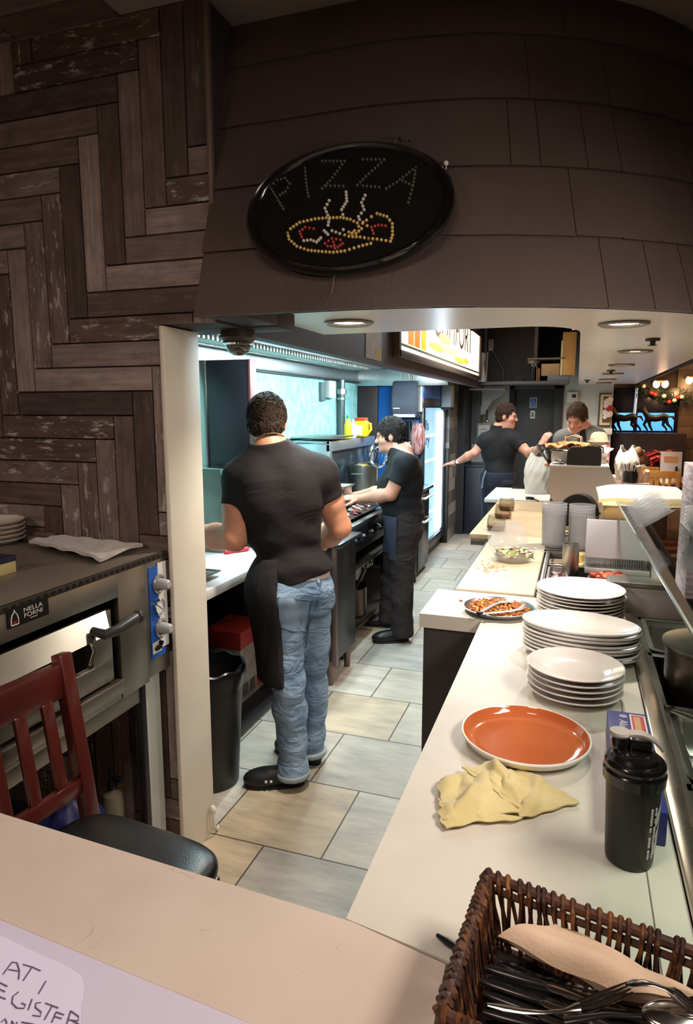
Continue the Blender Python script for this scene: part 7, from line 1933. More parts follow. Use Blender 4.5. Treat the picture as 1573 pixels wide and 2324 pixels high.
def npv(v): return np.array((v[0], v[1], v[2]), float)
def cap(a, b, ra, rb=None, k=.02, cut=None): return dict(t='c', a=npv(a), b=npv(b), ra=ra, rb=ra if rb is None else rb, k=k, cut=cut)
def elp(c, r, R=None, k=.02, cut=None, sub=False): return dict(t='e', c=npv(c), r=npv(r), R=R, k=k, cut=cut, sub=sub)
def grow(prims, g, k=None):
    out = []
    for p in prims:
        q = dict(p)
        if p['t'] == 'c': q['ra'] = p['ra']+g; q['rb'] = p['rb']+g
        else: q['r'] = p['r']+g
        if k is not None: q['k'] = k
        out.append(q)
    return out
def sdf_mesh(name, prims, h, mat, parent, cuts=(), wr=None, kind=None, label=None, smooth_iter=1):
    lo = np.full(3, 1e9); hi = -lo
    for p in prims:
        if p.get('sub'): continue
        if p['t'] == 'c': r = max(p['ra'], p['rb']); a = np.minimum(p['a'], p['b'])-r; b = np.maximum(p['a'], p['b'])+r
        else: r = p['r'].max(); a = p['c']-r; b = p['c']+r
        lo = np.minimum(lo, a); hi = np.maximum(hi, b)
    lo -= .03; hi += .03
    n = np.ceil((hi-lo)/h).astype(int)+1
    D = np.full(n, .5, np.float32)
    gx = [lo[i]+h*np.arange(n[i]) for i in range(3)]
    for p in prims:
        m = p['k']+.05
        if p['t'] == 'c': r = max(p['ra'], p['rb'])+m; a = np.minimum(p['a'], p['b'])-r; b = np.maximum(p['a'], p['b'])+r
        else: r = p['r'].max()+m; a = p['c']-r; b = p['c']+r
        i0 = np.maximum(0, np.floor((a-lo)/h).astype(int)); i1 = np.minimum(n, np.ceil((b-lo)/h).astype(int)+1)
        if np.any(i1 <= i0): continue
        X, Y, Z = np.meshgrid(*[gx[i][i0[i]:i1[i]] for i in range(3)], indexing='ij')
        P_ = np.stack([X, Y, Z], -1)
        if p['t'] == 'c':
            ab = p['b']-p['a']; L2 = max(1e-12, ab@ab)
            t = np.clip(((P_-p['a'])@ab)/L2, 0, 1)
            d = np.linalg.norm(P_-p['a']-t[..., None]*ab, axis=-1)-(p['ra']+(p['rb']-p['ra'])*t)
        else:
            q = P_-p['c']
            if p['R'] is not None: q = q@p['R']
            k0 = np.linalg.norm(q/p['r'], axis=-1); k1 = np.linalg.norm(q/p['r']**2, axis=-1)
            d = np.where(k1 > 1e-9, k0*(k0-1)/np.maximum(k1, 1e-9), -p['r'].min())
        if p['cut'] is not None:
            for (pt, nn_) in ([p['cut']] if isinstance(p['cut'][0], (tuple, Vector, np.ndarray)) and len(p['cut']) == 2 and not isinstance(p['cut'][0][0], (tuple, Vector, np.ndarray)) else p['cut']):
                d = np.maximum(d, (P_-npv(pt))@npv(Vector(nn_).normalized()))
        sl = tuple(slice(i0[i], i1[i]) for i in range(3)); A = D[sl]; k = p['k']
        if p.get('sub'):
            d = -d; hh = np.maximum(k-np.abs(A-d), 0)/k; D[sl] = np.maximum(A, d)+hh*hh*k/4
        else:
            hh = np.maximum(k-np.abs(A-d), 0)/k; D[sl] = np.minimum(A, d)-hh*hh*k/4
    if wr is not None or cuts:
        X, Y, Z = np.meshgrid(*gx, indexing='ij')
        if wr is not None: D = D+wr(X, Y, Z).astype(np.float32)
        for (pt, nn_) in cuts:
            v = npv(Vector(nn_).normalized()); pt = npv(pt)
            D = np.maximum(D, (X-pt[0])*v[0]+(Y-pt[1])*v[1]+(Z-pt[2])*v[2])
    D = np.pad(D, 1, constant_values=.5); lo = lo-h
    V, Q = surface_nets(D, lo, h)
    # a light relaxing of the grid steps
    for _ in range(smooth_iter):
        s_ = np.zeros_like(V); w = np.zeros(len(V))
        for a, b in ((0, 1), (1, 2), (2, 3), (3, 0)):
            np.add.at(s_, Q[:, a], V[Q[:, b]]); np.add.at(w, Q[:, a], 1); np.add.at(s_, Q[:, b], V[Q[:, a]]); np.add.at(w, Q[:, b], 1)
        V = V*.45+.55*s_/np.maximum(w, 1)[:, None]
    me = bpy.data.meshes.new(name)
    me.vertices.add(len(V)); me.vertices.foreach_set('co', V.astype(np.float32).ravel())
    me.loops.add(len(Q)*4); me.loops.foreach_set('vertex_index', Q.astype(np.int32).ravel())
    me.polygons.add(len(Q)); me.polygons.foreach_set('loop_start', (np.arange(len(Q))*4).astype(np.int32))
    me.update(); me.validate()
    o = finish(name, me, mat, parent, smooth=60)
    if kind: o['kind'] = kind
    if label: o['label'] = label
    return o
def basis(r, f, u): return np.array([npv(r), npv(f), npv(u)]).T
def frame_fu(f, u):
    f = Vector(f).normalized(); u = Vector(u); u = (u-f*u.dot(f)).normalized(); r = f.cross(u).normalized(); return r, f, u

def head_prims(c, f, u, s=1.):
    r, f, u = frame_fu(f, u); R = basis(r, f, u); c = Vector(c)
    P_ = lambda x, y, z: c+(r*x+f*y+u*z)*s
    return [elp(P_(0, -.012, .020), (.075*s, .094*s, .088*s), R, .02), elp(P_(0, .026, -.030), (.060*s, .064*s, .082*s), R, .03), elp(P_(0, .042, -.082), (.044*s, .046*s, .036*s), R, .03),
            cap(P_(-.030, .078, .014), P_(.030, .078, .014), .016*s, k=.02), cap(P_(0, .090, .004), P_(0, .110, -.034), .007*s, .0125*s, .012), cap(P_(-.012, .098, -.036), P_(.012, .098, -.036), .0085*s, k=.008),
            cap(P_(-.034, .066, -.030), P_(-.046, .05, -.034), .022*s, k=.02), cap(P_(.034, .066, -.030), P_(.046, .05, -.034), .022*s, k=.02),
            cap(P_(-.017, .088, -.062), P_(.017, .088, -.062), .0075*s, k=.008), cap(P_(-.015, .086, -.073), P_(.015, .086, -.073), .0085*s, k=.008), elp(P_(0, .078, -.100), (.022*s, .020*s, .018*s), R, .02),
            elp(P_(.034, .094, -.004), (.017*s, .010*s, .010*s), R, .012, sub=True), elp(P_(-.034, .094, -.004), (.017*s, .010*s, .010*s), R, .012, sub=True),
            elp(P_(.079, -.010, -.012), (.009*s, .021*s, .034*s), R, .008), elp(P_(-.079, -.010, -.012), (.009*s, .021*s, .034*s), R, .008)]
def hand_prims(w, d, back, thumb, curl=.35, s=1., spread=.0):
    """w wrist, d along the fingers, back the way the back of the hand looks, thumb +1/-1 which side of d x back"""
    d = Vector(d).normalized(); b = Vector(back); b = (b-d*b.dot(d)).normalized(); a = d.cross(b)*thumb; w = Vector(w)
    R = basis(a, d, b)
    out = [elp(w+d*.048*s, (.042*s, .056*s, .018*s), R, .012), cap(w, w+d*.03*s, .026*s, .028*s, .015)]
    for i, (o, L) in enumerate(((.031, .92), (.0105, 1.02), (-.0105, .96), (-.031, .76))):
        p = w+(d*.088+a*o)*s; dd = (d+a*(o*6*spread)).normalized(); ang = curl*.55
        for (l, r0, r1) in ((.044, .0105, .0095), (.027, .0095, .0088), (.021, .0088, .0075)):
            dd2 = (dd*math.cos(ang)-b*math.sin(ang)); q = p+dd2*l*L*s
            out.append(cap(p, q, r0*s, r1*s, .006)); p = q; ang += curl
    p = w+(d*.028+a*.034)*s; dd = (a*.75+d*.65-b*.25).normalized()
    for (l, r0, r1, bend) in ((.042, .0145, .0120, .0), (.032, .0115, .0105, .5), (.025, .0105, .0085, .6)):
        dd = (dd*math.cos(bend*.6)+d*math.sin(bend*.6)).normalized(); q = p+dd*l*s; out.append(cap(p, q, r0*s, r1*s, .007)); p = q
    return out

def basis4(r, f, u):
    return Matrix(((r.x, f.x, u.x, 0), (r.y, f.y, u.y, 0), (r.z, f.z, u.z, 0), (0, 0, 0, 1)))
def person(name, label, J, skin, h=.007):
    """J: joint positions in the room and a few sizes; returns root and the list of useful primitives"""
    base = Vector(((J['ankleL'].x+J['ankleR'].x)/2, (J['ankleL'].y+J['ankleR'].y)/2, 0))
    root = thing(name, label, 'person', base)
    C7, PV = J['c7'], J['pelvis']; u = (C7-PV).normalized(); sh = (J['shR']-J['shL'])
    rr = (sh-u*sh.dot(u)).normalized(); ff = u.cross(rr)
    g = J.get('girth', 1.); bl = J.get('belly', 0.)
    R = basis(rr, ff, u); T_ = lambda b, x, y, z: b+rr*x+ff*y+u*z
    tl = (C7-PV).length
    tor = [elp(T_(C7, 0, .012, -.19), (.165*g, .112*g, .19), R, .05), elp(T_(PV, 0, .015+bl*.5, tl*.42), (.148*g, .108*g+bl, .17), R, .06), elp(T_(PV, 0, -.005, .03), (.158*g, .115*g+bl*.5, .13), R, .05),
           elp(T_(C7, .085, -.055, -.16), (.075, .055, .12), R, .04), elp(T_(C7, -.085, -.055, -.16), (.075, .055, .12), R, .04)]
    hr, hf, hu = frame_fu(J['hf'], J.get('hu', (0, 0, 1)))
    hc = J['head']
    neck = [cap(hc-hu*.055-hf*.022, C7+u*.015+ff*.012, .054, .062, .03), cap(C7+u*.03, C7-u*.03, .06, .075, .03)]
    arms = {}; slv = {}
    for s, sg_ in (('L', -1), ('R', 1)):
        S, E_, W = J['sh'+s], J['el'+s], J['wr'+s]
        ag = J.get('arm', 1.)
        bic = S+(E_-S)*.45+(E_-S).cross(Vector((0, 0, 1))).normalized()*0
        arms[s] = [cap(C7-u*.055+rr*sg_*.05, S, .062, .062, .05), elp(S-u*.005, (.064*ag, .064*ag, .066*ag), None, .03), cap(S, S+(E_-S)*.5, .055*ag, .054*ag, .02), cap(S+(E_-S)*.5, E_, .052*ag, .043*ag, .02),
                   cap(E_, E_+(W-E_)*.35, .043*ag, .046*ag, .02), cap(E_+(W-E_)*.35, W, .046*ag, .028*ag, .02)]
        tr = [cap(hc-hu*.10-hf*.02+rr*sg_*.02, S-rr*sg_*.04, .034, .045, .06)]
        arms[s] += tr
        if J.get('hand'+s): arms[s] += hand_prims(W, **J['hand'+s])
    legs = []
    lg = {}
    for s in 'LR':
        Hp, K, A = J['hip'+s], J['knee'+s], J['ankle'+s]
        lg[s] = [cap(Hp, K, .088*g, .060, .03), cap(K, K+(A-K)*.35, .058, .060, .02), cap(K+(A-K)*.35, A, .058, .040, .02), elp(Hp-ff*.045+Vector((0, 0, -.02)), (.085, .08, .09), None, .04)]
        toe = J['toe'+s]; heel = A+(A-toe).normalized()*.03
        legs += lg[s]+[cap(Vector((A.x, A.y, .05)), Vector((toe.x, toe.y, .03)), .036, .025, .02)]
    hd_ = head_prims(hc, J['hf'], J.get('hu', (0, 0, 1)), J.get('hs', 1.))
    body = sdf_mesh('body', hd_+neck+grow(tor, -.012)+arms['L']+arms['R']+grow(legs, -.010), h, skin, root)
    # eyes
    for s in (-1, 1):
        e = hc+hr*s*.034+hf*.0755-hu*.005
        mb = MB()
        if J.get('closed'):
            mb.tube([hc+hr*s*.020+hf*.0865-hu*.006, hc+hr*s*.034+hf*.0875-hu*.012, hc+hr*s*.048+hf*.080-hu*.006], [.001, .0026, .001], 6); mb.build('eyelash_line', M('lash_dark', (70, 44, 36), .7), root)
        else:
            mb.ell(e, (.0105, .0095, .0065), 14, 9, basis4(hr, hf, hu)); eo = mb.build('eye', M('eye_white', (150, 138, 132), .35), root)
            mb = MB(); mb.ell(e+hf*.0062, (.0052, .0042, .0052), 12, 8, basis4(hr, hf, hu)); mb.build('iris', M('iris_dark', (26, 18, 14), .3), eo)
        mb = MB(); mb.tube([hc+hr*s*.013+hf*.0925+hu*.013, hc+hr*s*.034+hf*.0915+hu*.020, hc+hr*s*.052+hf*.078+hu*.014], [.003, .0045, .002], 8, flat=.6); mb.build('eyebrow', J['hair'], root)
    mb = MB(); mb.tube([hc+hr*-.021+hf*.0945-hu*.0672, hc+hf*.0985-hu*.067, hc+hr*.021+hf*.0945-hu*.0672], [.001, .002, .001], 6); mb.build('lips', M('lip_tone', (168, 92, 80), .5), root)
    return dict(root=root, C7=C7, PV=PV, u=u, r=rr, f=ff, tor=tor, arms=arms, lg=lg, neck=neck, hc=hc, hr=hr, hf=hf, hu=hu, R=R, J=J)
def wrinkle(seed, amp, fx=22., dirs=4, zs=1.):
    rnd = np.random.RandomState(seed)
    K = rnd.normal(0, 1, (dirs, 3)); K = K/np.linalg.norm(K, axis=1)[:, None]*fx*rnd.uniform(.5, 1.6, (dirs, 1)); K[:, 2] *= zs
    ph = rnd.uniform(0, 6.28, dirs)
    def fn(X, Y, Z):
        a = 0
        w1 = .6*np.sin(9*X+5*Z)+.6*np.sin(8*Y-6*Z)
        for k, p in zip(K, ph): a = a+np.sin(X*k[0]+Y*k[1]+Z*k[2]+p+w1)
        return amp*a/dirs**.5
    return fn
def add_hair(B, mat, front, crown=.010, nape=-.075, n=1500, L=(.022, .040), curl=.5, hgt=.0, side=.03, seed=3, r0=.0032, sweep=0.):
    """a cap of hair with separate locks lying over it"""
    hc, r, f, u = B['hc'], B['hr'], B['hf'], B['hu']; R = basis(r, f, u)
    pr_ = [elp(hc-f*.014+u*(.022+hgt*.5), (.074+crown, .094+crown, .087+crown+hgt), R, .02), elp(hc-f*.045-u*.028, (.066+crown*.7, .055+crown*.6, .060), R, .03)]
    P1, P2, P3 = hc+f*front+u*.058, hc+u*nape-f*.04, hc+f*side-u*.03
    n1, n2, n3 = (f*.86-u*.5).normalized(), (u*-1.+f*.10).normalized(), (f*.96-u*.55).normalized()
    w = wrinkle(5, .0025, 70, 6)
    o = sdf_mesh('hair', pr_, .006, mat, B['root'], cuts=[(P1, n1), (P2, n2), (P3, n3)], wr=w, smooth_iter=1)
    rnd = random.Random(seed)
    mb = MB(); c0 = hc-f*.014+u*(.022+hgt*.5); k = 0; tries = 0
    while k < n and tries < n*12:
        tries += 1
        d = Vector((rnd.gauss(0, 1), rnd.gauss(0, 1), rnd.gauss(0, 1))).normalized()
        low = rnd.random() < .22
        cc, rad = (c0, (.074+crown, .094+crown, .087+crown+hgt)) if not low else (hc-f*.045-u*.028, (.066+crown*.7, .055+crown*.6, .060))
        nn_ = (r*(d.x/rad[0])+f*(d.y/rad[1])+u*(d.z/rad[2])).normalized()
        p = cc+r*d.x*rad[0]+f*d.y*rad[1]+u*d.z*rad[2]
        if (p-P1).dot(n1) > 0 or (p-P2).dot(n2) > .004 or (p-P3).dot(n3) > 0: continue
        if low and d.y > .2: continue
        g_ = (-u*.8-f*.35+u*sweep*1.6+f*sweep+Vector((rnd.gauss(0, curl), rnd.gauss(0, curl), rnd.gauss(0, curl))))
        t = (g_-nn_*g_.dot(nn_)).normalized(); ln = rnd.uniform(*L)
        b = nn_.cross(t)*rnd.choice((-1, 1))
        pts = [p-nn_*.002, p+t*ln*.35+nn_*rnd.uniform(.002, .005)+b*ln*curl*.12, p+t*ln*.7+nn_*rnd.uniform(.001, .005)+b*ln*curl*.4, p+t*ln-nn_*.0015+b*ln*curl*.75]
        mb.tube(pts, [r0, r0*1.15, r0*.9, r0*.3], 5); k += 1
    mb.build('hair_locks', mat, o)
    return o
def add_shirt(B, mat, sleeve=(.5, .5), hem=None, loose=.014, wr=(3, .004), h=.0075, name='shirt', neckc=None, collar=False):
    C7, u, f, r = B['C7'], B['u'], B['f'], B['r']; J = B['J']
    pr_ = grow(B['tor'], loose, .06)
    for s, sg_ in (('L', -1), ('R', 1)):
        S, E_ = J['sh'+s], J['el'+s]; d = (E_-S).normalized(); q = S+(E_-S)*sleeve[0 if s == 'L' else 1]
        pr_ += [cap(C7-u*.055+r*sg_*.05, S, .062+loose, .062+loose, .05), elp(S-u*.005, (.064+loose,)*3, None, .04), cap(S, S+(E_-S)*1.2, .058+loose, .060+loose, .035, cut=(q, d))]
        pr_ += [cap(B['hc']-B['hu']*.105-B['hf']*.02+r*sg_*.02, S-r*sg_*.04, .034+loose, .046+loose, .06)]
    pr_ += [elp(B['PV']-u*.07, (.160*J.get('girth', 1.)+loose, .116*J.get('girth', 1.)+loose+J.get('belly', 0)*.5, .16), B['R'], .05)]
    pr_ += grow(B['neck'], max(.006, loose-.006), .03)
    hem = hem or (B['PV']+u*.02, -u)
    w0 = wrinkle(wr[0], wr[1]*.7, 17, 5); w1 = wrinkle(wr[0]+50, wr[1]*1.3, 34, 4, 1.6); hz = B['PV'].z+.10
    def wr_(X, Y, Z): return w0(X, Y, Z)+w1(X, Y, Z)*(.12+np.exp(-((Z-hz)/.10)**2))
    return sdf_mesh(name, pr_, h, mat, B['root'], cuts=[hem, neckc or (C7+u*.045-f*.04, u*1.+f*-.30)], wr=wr_)
def add_trousers(B, mat, waist, loose=.016, wr=(8, .005), h=.0075, ankle=.045, name='jeans', flare=0.):
    pr_ = grow([B['tor'][2]], loose-.004, .05)
    cuts = [waist]
    for s in 'LR':
        q = []
        for i, p in enumerate(B['lg'][s]):
            p = dict(p)
            if p['t'] == 'c':
                g = loose+(flare if i == 2 else 0); p['ra'] += loose; p['rb'] += g+(.012 if i == 2 else .004)
                if i == 2: p['b'] = p['b']+(p['b']-p['a'])/np.linalg.norm(p['b']-p['a'])*.05
            else: p['r'] = p['r']+loose
            q.append(p)
        pr_ += q
    w0 = wrinkle(wr[0], wr[1], 26, 5, 1.8)
    kz = [(B['J']['kneeL'].z+B['J']['kneeR'].z)/2, (B['J']['ankleL'].z+.06)]
    def w(X, Y, Z): return w0(X, Y, Z)*(.45+.9*np.exp(-((Z-kz[0])/.12)**2)+.8*np.exp(-((Z-kz[1])/.09)**2)+.5*np.exp(-((Z-.82)/.1)**2))
    return sdf_mesh(name, pr_, h, mat, B['root'], cuts=cuts+[((0, 0, ankle), (0, 0, -1))], wr=w)
def add_shoes(B, mat, sole, cl=False):
    J = B['J']
    for s in 'LR':
        A, T_ = J['ankle'+s], J['toe'+s]
        d = Vector((T_.x-A.x, T_.y-A.y, 0)); L = d.length; d.normalize(); a = Vector((A.x, A.y, 0))-d*.055; L2 = .275 if 'shoe' not in J else J['shoe']
        P_ = lambda t, z: a+d*L2*t+Vector((0, 0, z))
        sd = Vector((-d.y, d.x, 0)); RR = basis(sd, d, Vector((0, 0, 1)))
        pr_ = [elp(P_(.17, .045), (.041, .055, .055), RR, .02), elp(P_(.45, .04), (.042, .10, .050), RR, .03), elp(P_(.74, .034), (.050, .075, .042), RR, .03), cap(P_(.16, .06), P_(.22, .085), .040, .042, .02)]
        o = sdf_mesh('shoe', pr_, .006, mat, B['root'], cuts=[((0, 0, .012), (0, 0, -1))])
        mb = MB(); n = 28; pts = []
        for k in range(n):
            t = 2*PI*k/n; x = math.cos(t); y = math.sin(t); wd_ = .046+.006*x
            q = P_(.5, 0)+d*(L2*.5*math.copysign(abs(x)**.8, x))+sd*wd_*math.copysign(abs(y)**.8, y); pts.append((q.x, q.y))
        mb.prism(pts, .014, Tr(0, 0, .0005)); mb.build('sole', sole, o)
        if cl:
            for t in (.55, .63, .86):
                q = P_(t, .042)+sd*(.049 if s == 'L' else -.049)*(1 if t < .8 else .6)
                mb = MB(); mb.ell(q, (.007, .007, .007), 10, 7); mb.build('rivet', M('rivet_white', (200, 196, 190), .4), o)
SKIN1 = M('skin_tan', (222, 158, 126), .5, col2=(212, 144, 112), vscale=16, sss=.08, bump=.05, bscale=160)
SKIN2 = M('skin_rosy', (214, 154, 130), .5, col2=(204, 140, 116), vscale=16, sss=.08)
HAIR1 = M('dark_brown_hair', (44, 33, 26), .8, spec=.25, col2=(72, 56, 44), vscale=60, bump=.5, bscale=160)
HAIR2 = M('black_hair', (26, 22, 22), .75, spec=.25, col2=(44, 38, 36), vscale=50, bump=.5, bscale=160)
HAIR3 = M('mid_brown_hair', (46, 32, 26), .8, spec=.2, col2=(62, 45, 36), vscale=50, bump=.5, bscale=160)
HAIR4 = M('short_brown_hair', (66, 48, 38), .8, spec=.2, col2=(92, 70, 56), vscale=40)
TEE = M('black_cotton', (27, 20, 21), .9, col2=(21, 16, 17), vscale=6, bump=.15, bscale=500, fold=(4.5, .3, .03, (1, 1, 1.8)))
POLO = M('black_polo_cotton', (17, 16, 20), .85, col2=(13, 12, 15), vscale=7, bump=.12, bscale=500, fold=(5, .3, .025, (1, 1, 1.6)))
def denim():
    return M('washed_denim', (96, 120, 146), .85, col2=(142, 164, 186), vscale=9, vstretch=(1, 1, .55), bump=.25, bscale=420, detail=7, lo=.36, hi=.68, fold=(10, .6, .032, (1, 1, 2.2)))

# ---- the nearest cook, seen from behind at the pass counter
J = dict(head=at(606, 955, Y=2.72), hf=(-.34, .90, -.20), hu=(-.06, .18, 1), c7=at(616, 1030, Y=2.68), shL=at(550, 1085, Y=2.63), shR=at(722, 1078, Y=2.80),
         elL=at(532, 1222, Y=2.56), wrL=at(420, 1210, Y=2.72), elR=at(770, 1196, Y=2.90), wrR=at(712, 1240, Y=3.06), pelvis=at(664, 1312, Y=2.68),
         hipL=at(632, 1342, Y=2.63), hipR=at(705, 1336, Y=2.73), kneeL=at(655, 1535, Y=2.60), kneeR=at(708, 1530, Y=2.78), ankleL=at(664, 1732, Z=.10), ankleR=at(706, 1684, Z=.10),
         toeL=at(576, 1768, Z=.03), toeR=at(640, 1690, Z=.03), hair=HAIR1, arm=1.30, girth=1.0,
         handL=dict(d=(-.85, .45, -.2), back=(0, -.2, 1), thumb=-1, curl=.45), handR=dict(d=(-.6, .75, -.15), back=(0, .1, 1), thumb=1, curl=.45))
B = person('person', 'person in black tee, blue jeans and black clogs seen from behind at the pass counter', J, SKIN1, .0065)
add_hair(B, HAIR1, .045, .010, -.072, 2800, (.020, .036), .75, seed=1, r0=.0030)
hemp = at(664, 1316, Y=2.68)
add_shirt(B, TEE, (.46, .40), hem=(hemp, (at(570, 1345, Y=2.60)-at(745, 1288, Y=2.78)).cross(B['f'])*(-1 if (at(570, 1345, Y=2.60)-at(745, 1288, Y=2.78)).cross(B['f']).z > 0 else 1)), loose=.019, wr=(3, .0065), h=.0065, neckc=(B['C7']+B['u']*.046-B['f']*.05, B['u']*1.-B['f']*.22))
wz = at(722, 1298, Y=2.74).z
JN = add_trousers(B, denim(), ((0, 0, wz), (0, 0, 1)), .014, (8, .0095), .0065)
# back pocket, seams and belt loop of the jeans, laid on the cloth
from mathutils.bvhtree import BVHTree
def surf(o):
    m = wmat(o); me = o.data
    return BVHTree.FromPolygons([m @ v.co for v in me.vertices], [p.vertices[:] for p in me.polygons])
BV = surf(JN)
def onsurf(px, py, off=.003):
    d = (_fw*F+_rt*(px-CX)+_up*(CY-py)).normalized()
    q, n_, i_, t_ = BV.ray_cast(CAM, d)
    if q is None: return None
    if n_.dot(d) > 0: n_ = -n_
    return q+n_*off
def patch(name, quad, mat, nu=14, nv=14, off=.003):
    V = []
    for a_ in range(nu+1):
        for b_ in range(nv+1):
            s_, t_ = a_/nu, b_/nv
            x = (quad[0][0]*(1-s_)+quad[1][0]*s_)*(1-t_)+(quad[3][0]*(1-s_)+quad[2][0]*s_)*t_
            y = (quad[0][1]*(1-s_)+quad[1][1]*s_)*(1-t_)+(quad[3][1]*(1-s_)+quad[2][1]*s_)*t_+6*math.sin(PI*s_)*(t_ > .95)
            q = onsurf(x, y, off)
            V.append(q)
    if any(q is None for q in V): return
    mb = MB(); mb.grid(lambda a_, b_: V[round(a_*nu)*(nv+1)+round(b_*nv)], nu, nv, .003); mb.build(name, mat, JN)
DN2 = M('washed_denim_pocket', (112, 136, 160), .85, col2=(152, 172, 192), vscale=12, bump=.25, bscale=420)
patch('back_pocket', [(632, 1357), (706, 1361), (692, 1432), (634, 1420)], DN2)
STI = M('denim_seam', (72, 94, 118), .85)
for pl_ in ([(632, 1357), (669, 1360), (706, 1361)], [(706, 1361), (700, 1398), (692, 1432), (663, 1434), (634, 1421)], [(727, 1318), (722, 1360), (700, 1420), (692, 1470)]):
    q = [onsurf(x, y, .006) for x, y in pl_]
    if all(v is not None for v in q): mb = MB(); mb.tube(q, .0025, 6); mb.build('seam', STI, JN)
q = [onsurf(716, 1300, .008), onsurf(719, 1312, .009), onsurf(722, 1324, .008)]
if all(v is not None for v in q): mb = MB(); mb.tube(q, .006, 8, flat=.4); mb.build('belt_loop', DN2, JN)
for s in 'LR':
    p_ = grow(B['lg'][s][2:3], .024)[0]; p_['b'] = p_['b']+(p_['b']-p_['a'])/np.linalg.norm(p_['b']-p_['a'])*.06; p_['rb'] += .013
    sdf_mesh('turned_hem', [p_], .006, M('pale_denim_hem', (150, 160, 166), .85), JN, cuts=[((0, 0, .070), (0, 0, 1)), ((0, 0, .046), (0, 0, -1))])
sdf_mesh('waistband', grow([B['tor'][2]], .0145, .05)+grow(B['lg']['L'][3:]+B['lg']['R'][3:], .0145, .05), .0065, M('pale_waistband', (176, 160, 148), .8), B['root'], cuts=[((0, 0, wz+.012), (0, 0, 1)), ((0, 0, wz-.012), (0, 0, -1)), (onsurf(694, 1320, 0) or at(694, 1310, Y=2.6), -B['r']+B['f']*.3)])
# half apron wrapped round the left hip
ap = []
for s in 'LR':
    ap += grow(B['lg'][s][:1], .030, .08)+grow(B['lg'][s][1:2], .035, .08)+grow(B['lg'][s][3:4], .036, .06)
ap += grow([B['tor'][2]], .024, .06)+[cap(J['hipL']+B['f']*.06, (J['kneeL']+J['kneeR'])/2+B['f']*.10, .12, .10, .08)]
nl = (B['r']*.92-B['f']*.30-B['u']*.10).normalized(); apt = onsurf(634, 1400, 0) or at(634, 1400, Y=2.58)
ap += [cap(J['hipL']-B['r']*.02+B['f']*.03, J['kneeL']-B['r']*.045+B['f']*.05, .105, .085, .08)]
APR = M('black_apron_cloth', (32, 26, 28), .9, col2=(26, 21, 23), vscale=5, bump=.2, bscale=300, fold=(6, .6, .03, (1.6, 1.6, .5)))
sdf_mesh('apron', ap, .0075, APR, B['root'], cuts=[(apt, nl), ((0, 0, 1.03), (0, 0, 1)), ((0, 0, .47), (0, 0, -1))], wr=wrinkle(14, .005, 20, 4))
add_shoes(B, M('black_clog_rubber', (28, 28, 30), .5), M('black_sole', (20, 19, 20), .6), True)
# neck chain
mb = MB(); cc = B['C7']+B['u']*.040-B['f']*.0
mb.tube([cc+B['r']*.071*math.cos(a_)+B['f']*(.078*math.sin(a_)+.012)+B['u']*(.018-.03*math.sin(a_)) for a_ in [2*PI*k/40 for k in range(40)]], .0028, 6, closed=True); mb.build('neck_chain', M('pale_gold', (226, 206, 160), .25, .9), B['root'])

# ---- second cook in profile at the range
J = dict(head=at(886, 988, Y=4.70), hf=(-.97, -.16, -.14), hu=(-.12, 0, 1), c7=at(918, 1032, Y=4.70), shL=at(922, 1052, Y=4.53), shR=at(905, 1050, Y=4.88),
         elL=at(886, 1122, Y=4.50), wrL=at(818, 1132, Y=4.60), elR=at(872, 1115, Y=4.98), wrR=at(812, 1124, Y=4.98), pelvis=at(914, 1172, Y=4.69),
         hipL=at(914, 1196, Y=4.60), hipR=at(908, 1196, Y=4.79), kneeL=at(914, 1318, Y=4.57), kneeR=at(890, 1316, Y=4.86), ankleL=at(912, 1428, Z=.09), ankleR=at(884, 1396, Z=.09),
         toeL=at(866, 1448, Z=.03), toeR=at(832, 1410, Z=.03), hair=HAIR2, arm=1.08, girth=1.05, belly=.035, hs=1.0,
         handL=dict(d=(-.96, .12, .02), back=(-.05, -.35, .9), thumb=-1, curl=.18), handR=dict(d=(-.95, .1, -.1), back=(0, 0, 1), thumb=1, curl=.35))
B = person('person', 'person in dark navy polo and brown-black trousers cooking at the range, in profile', J, SKIN2, .0070)
add_hair(B, HAIR2, .062, .008, -.055, 2200, (.03, .05), .22, .010, .034, 2, r0=.0024, sweep=.35)
add_shirt(B, POLO, (.62, .5), hem=(B['PV']+B['u']*.0, -B['u']), loose=.014, wr=(6, .003), neckc=(B['C7']+B['u']*.012-B['f']*.03, B['u']*1.-B['f']*.35))
add_trousers(B, M('brown_black_trousers', (46, 35, 34), .85, col2=(36, 27, 27), vscale=6, fold=(8, .6, .03, (1, 1, 1.2))), ((0, 0, B['PV'].z+.06), (0, 0, 1)), .020, (12, .005), name='trousers', flare=.01)
sdf_mesh('apron', grow(B['lg']['L'][:1]+B['lg']['R'][:1], .030, .09)+grow([B['tor'][2]], .026, .06), .008, M('slate_apron', (52, 56, 70), .85, col2=(44, 47, 60), vscale=6), B['root'],
         cuts=[(J['hipL']+B['f']*.055, -B['f']), ((0, 0, B['PV'].z+.02), (0, 0, 1)), ((0, 0, .60), (0, 0, -1))], wr=wrinkle(4, .004, 18, 4))
add_shoes(B, M('black_leather_shoe', (22, 20, 22), .4), M('shoe_sole_dark', (40, 36, 36), .6))

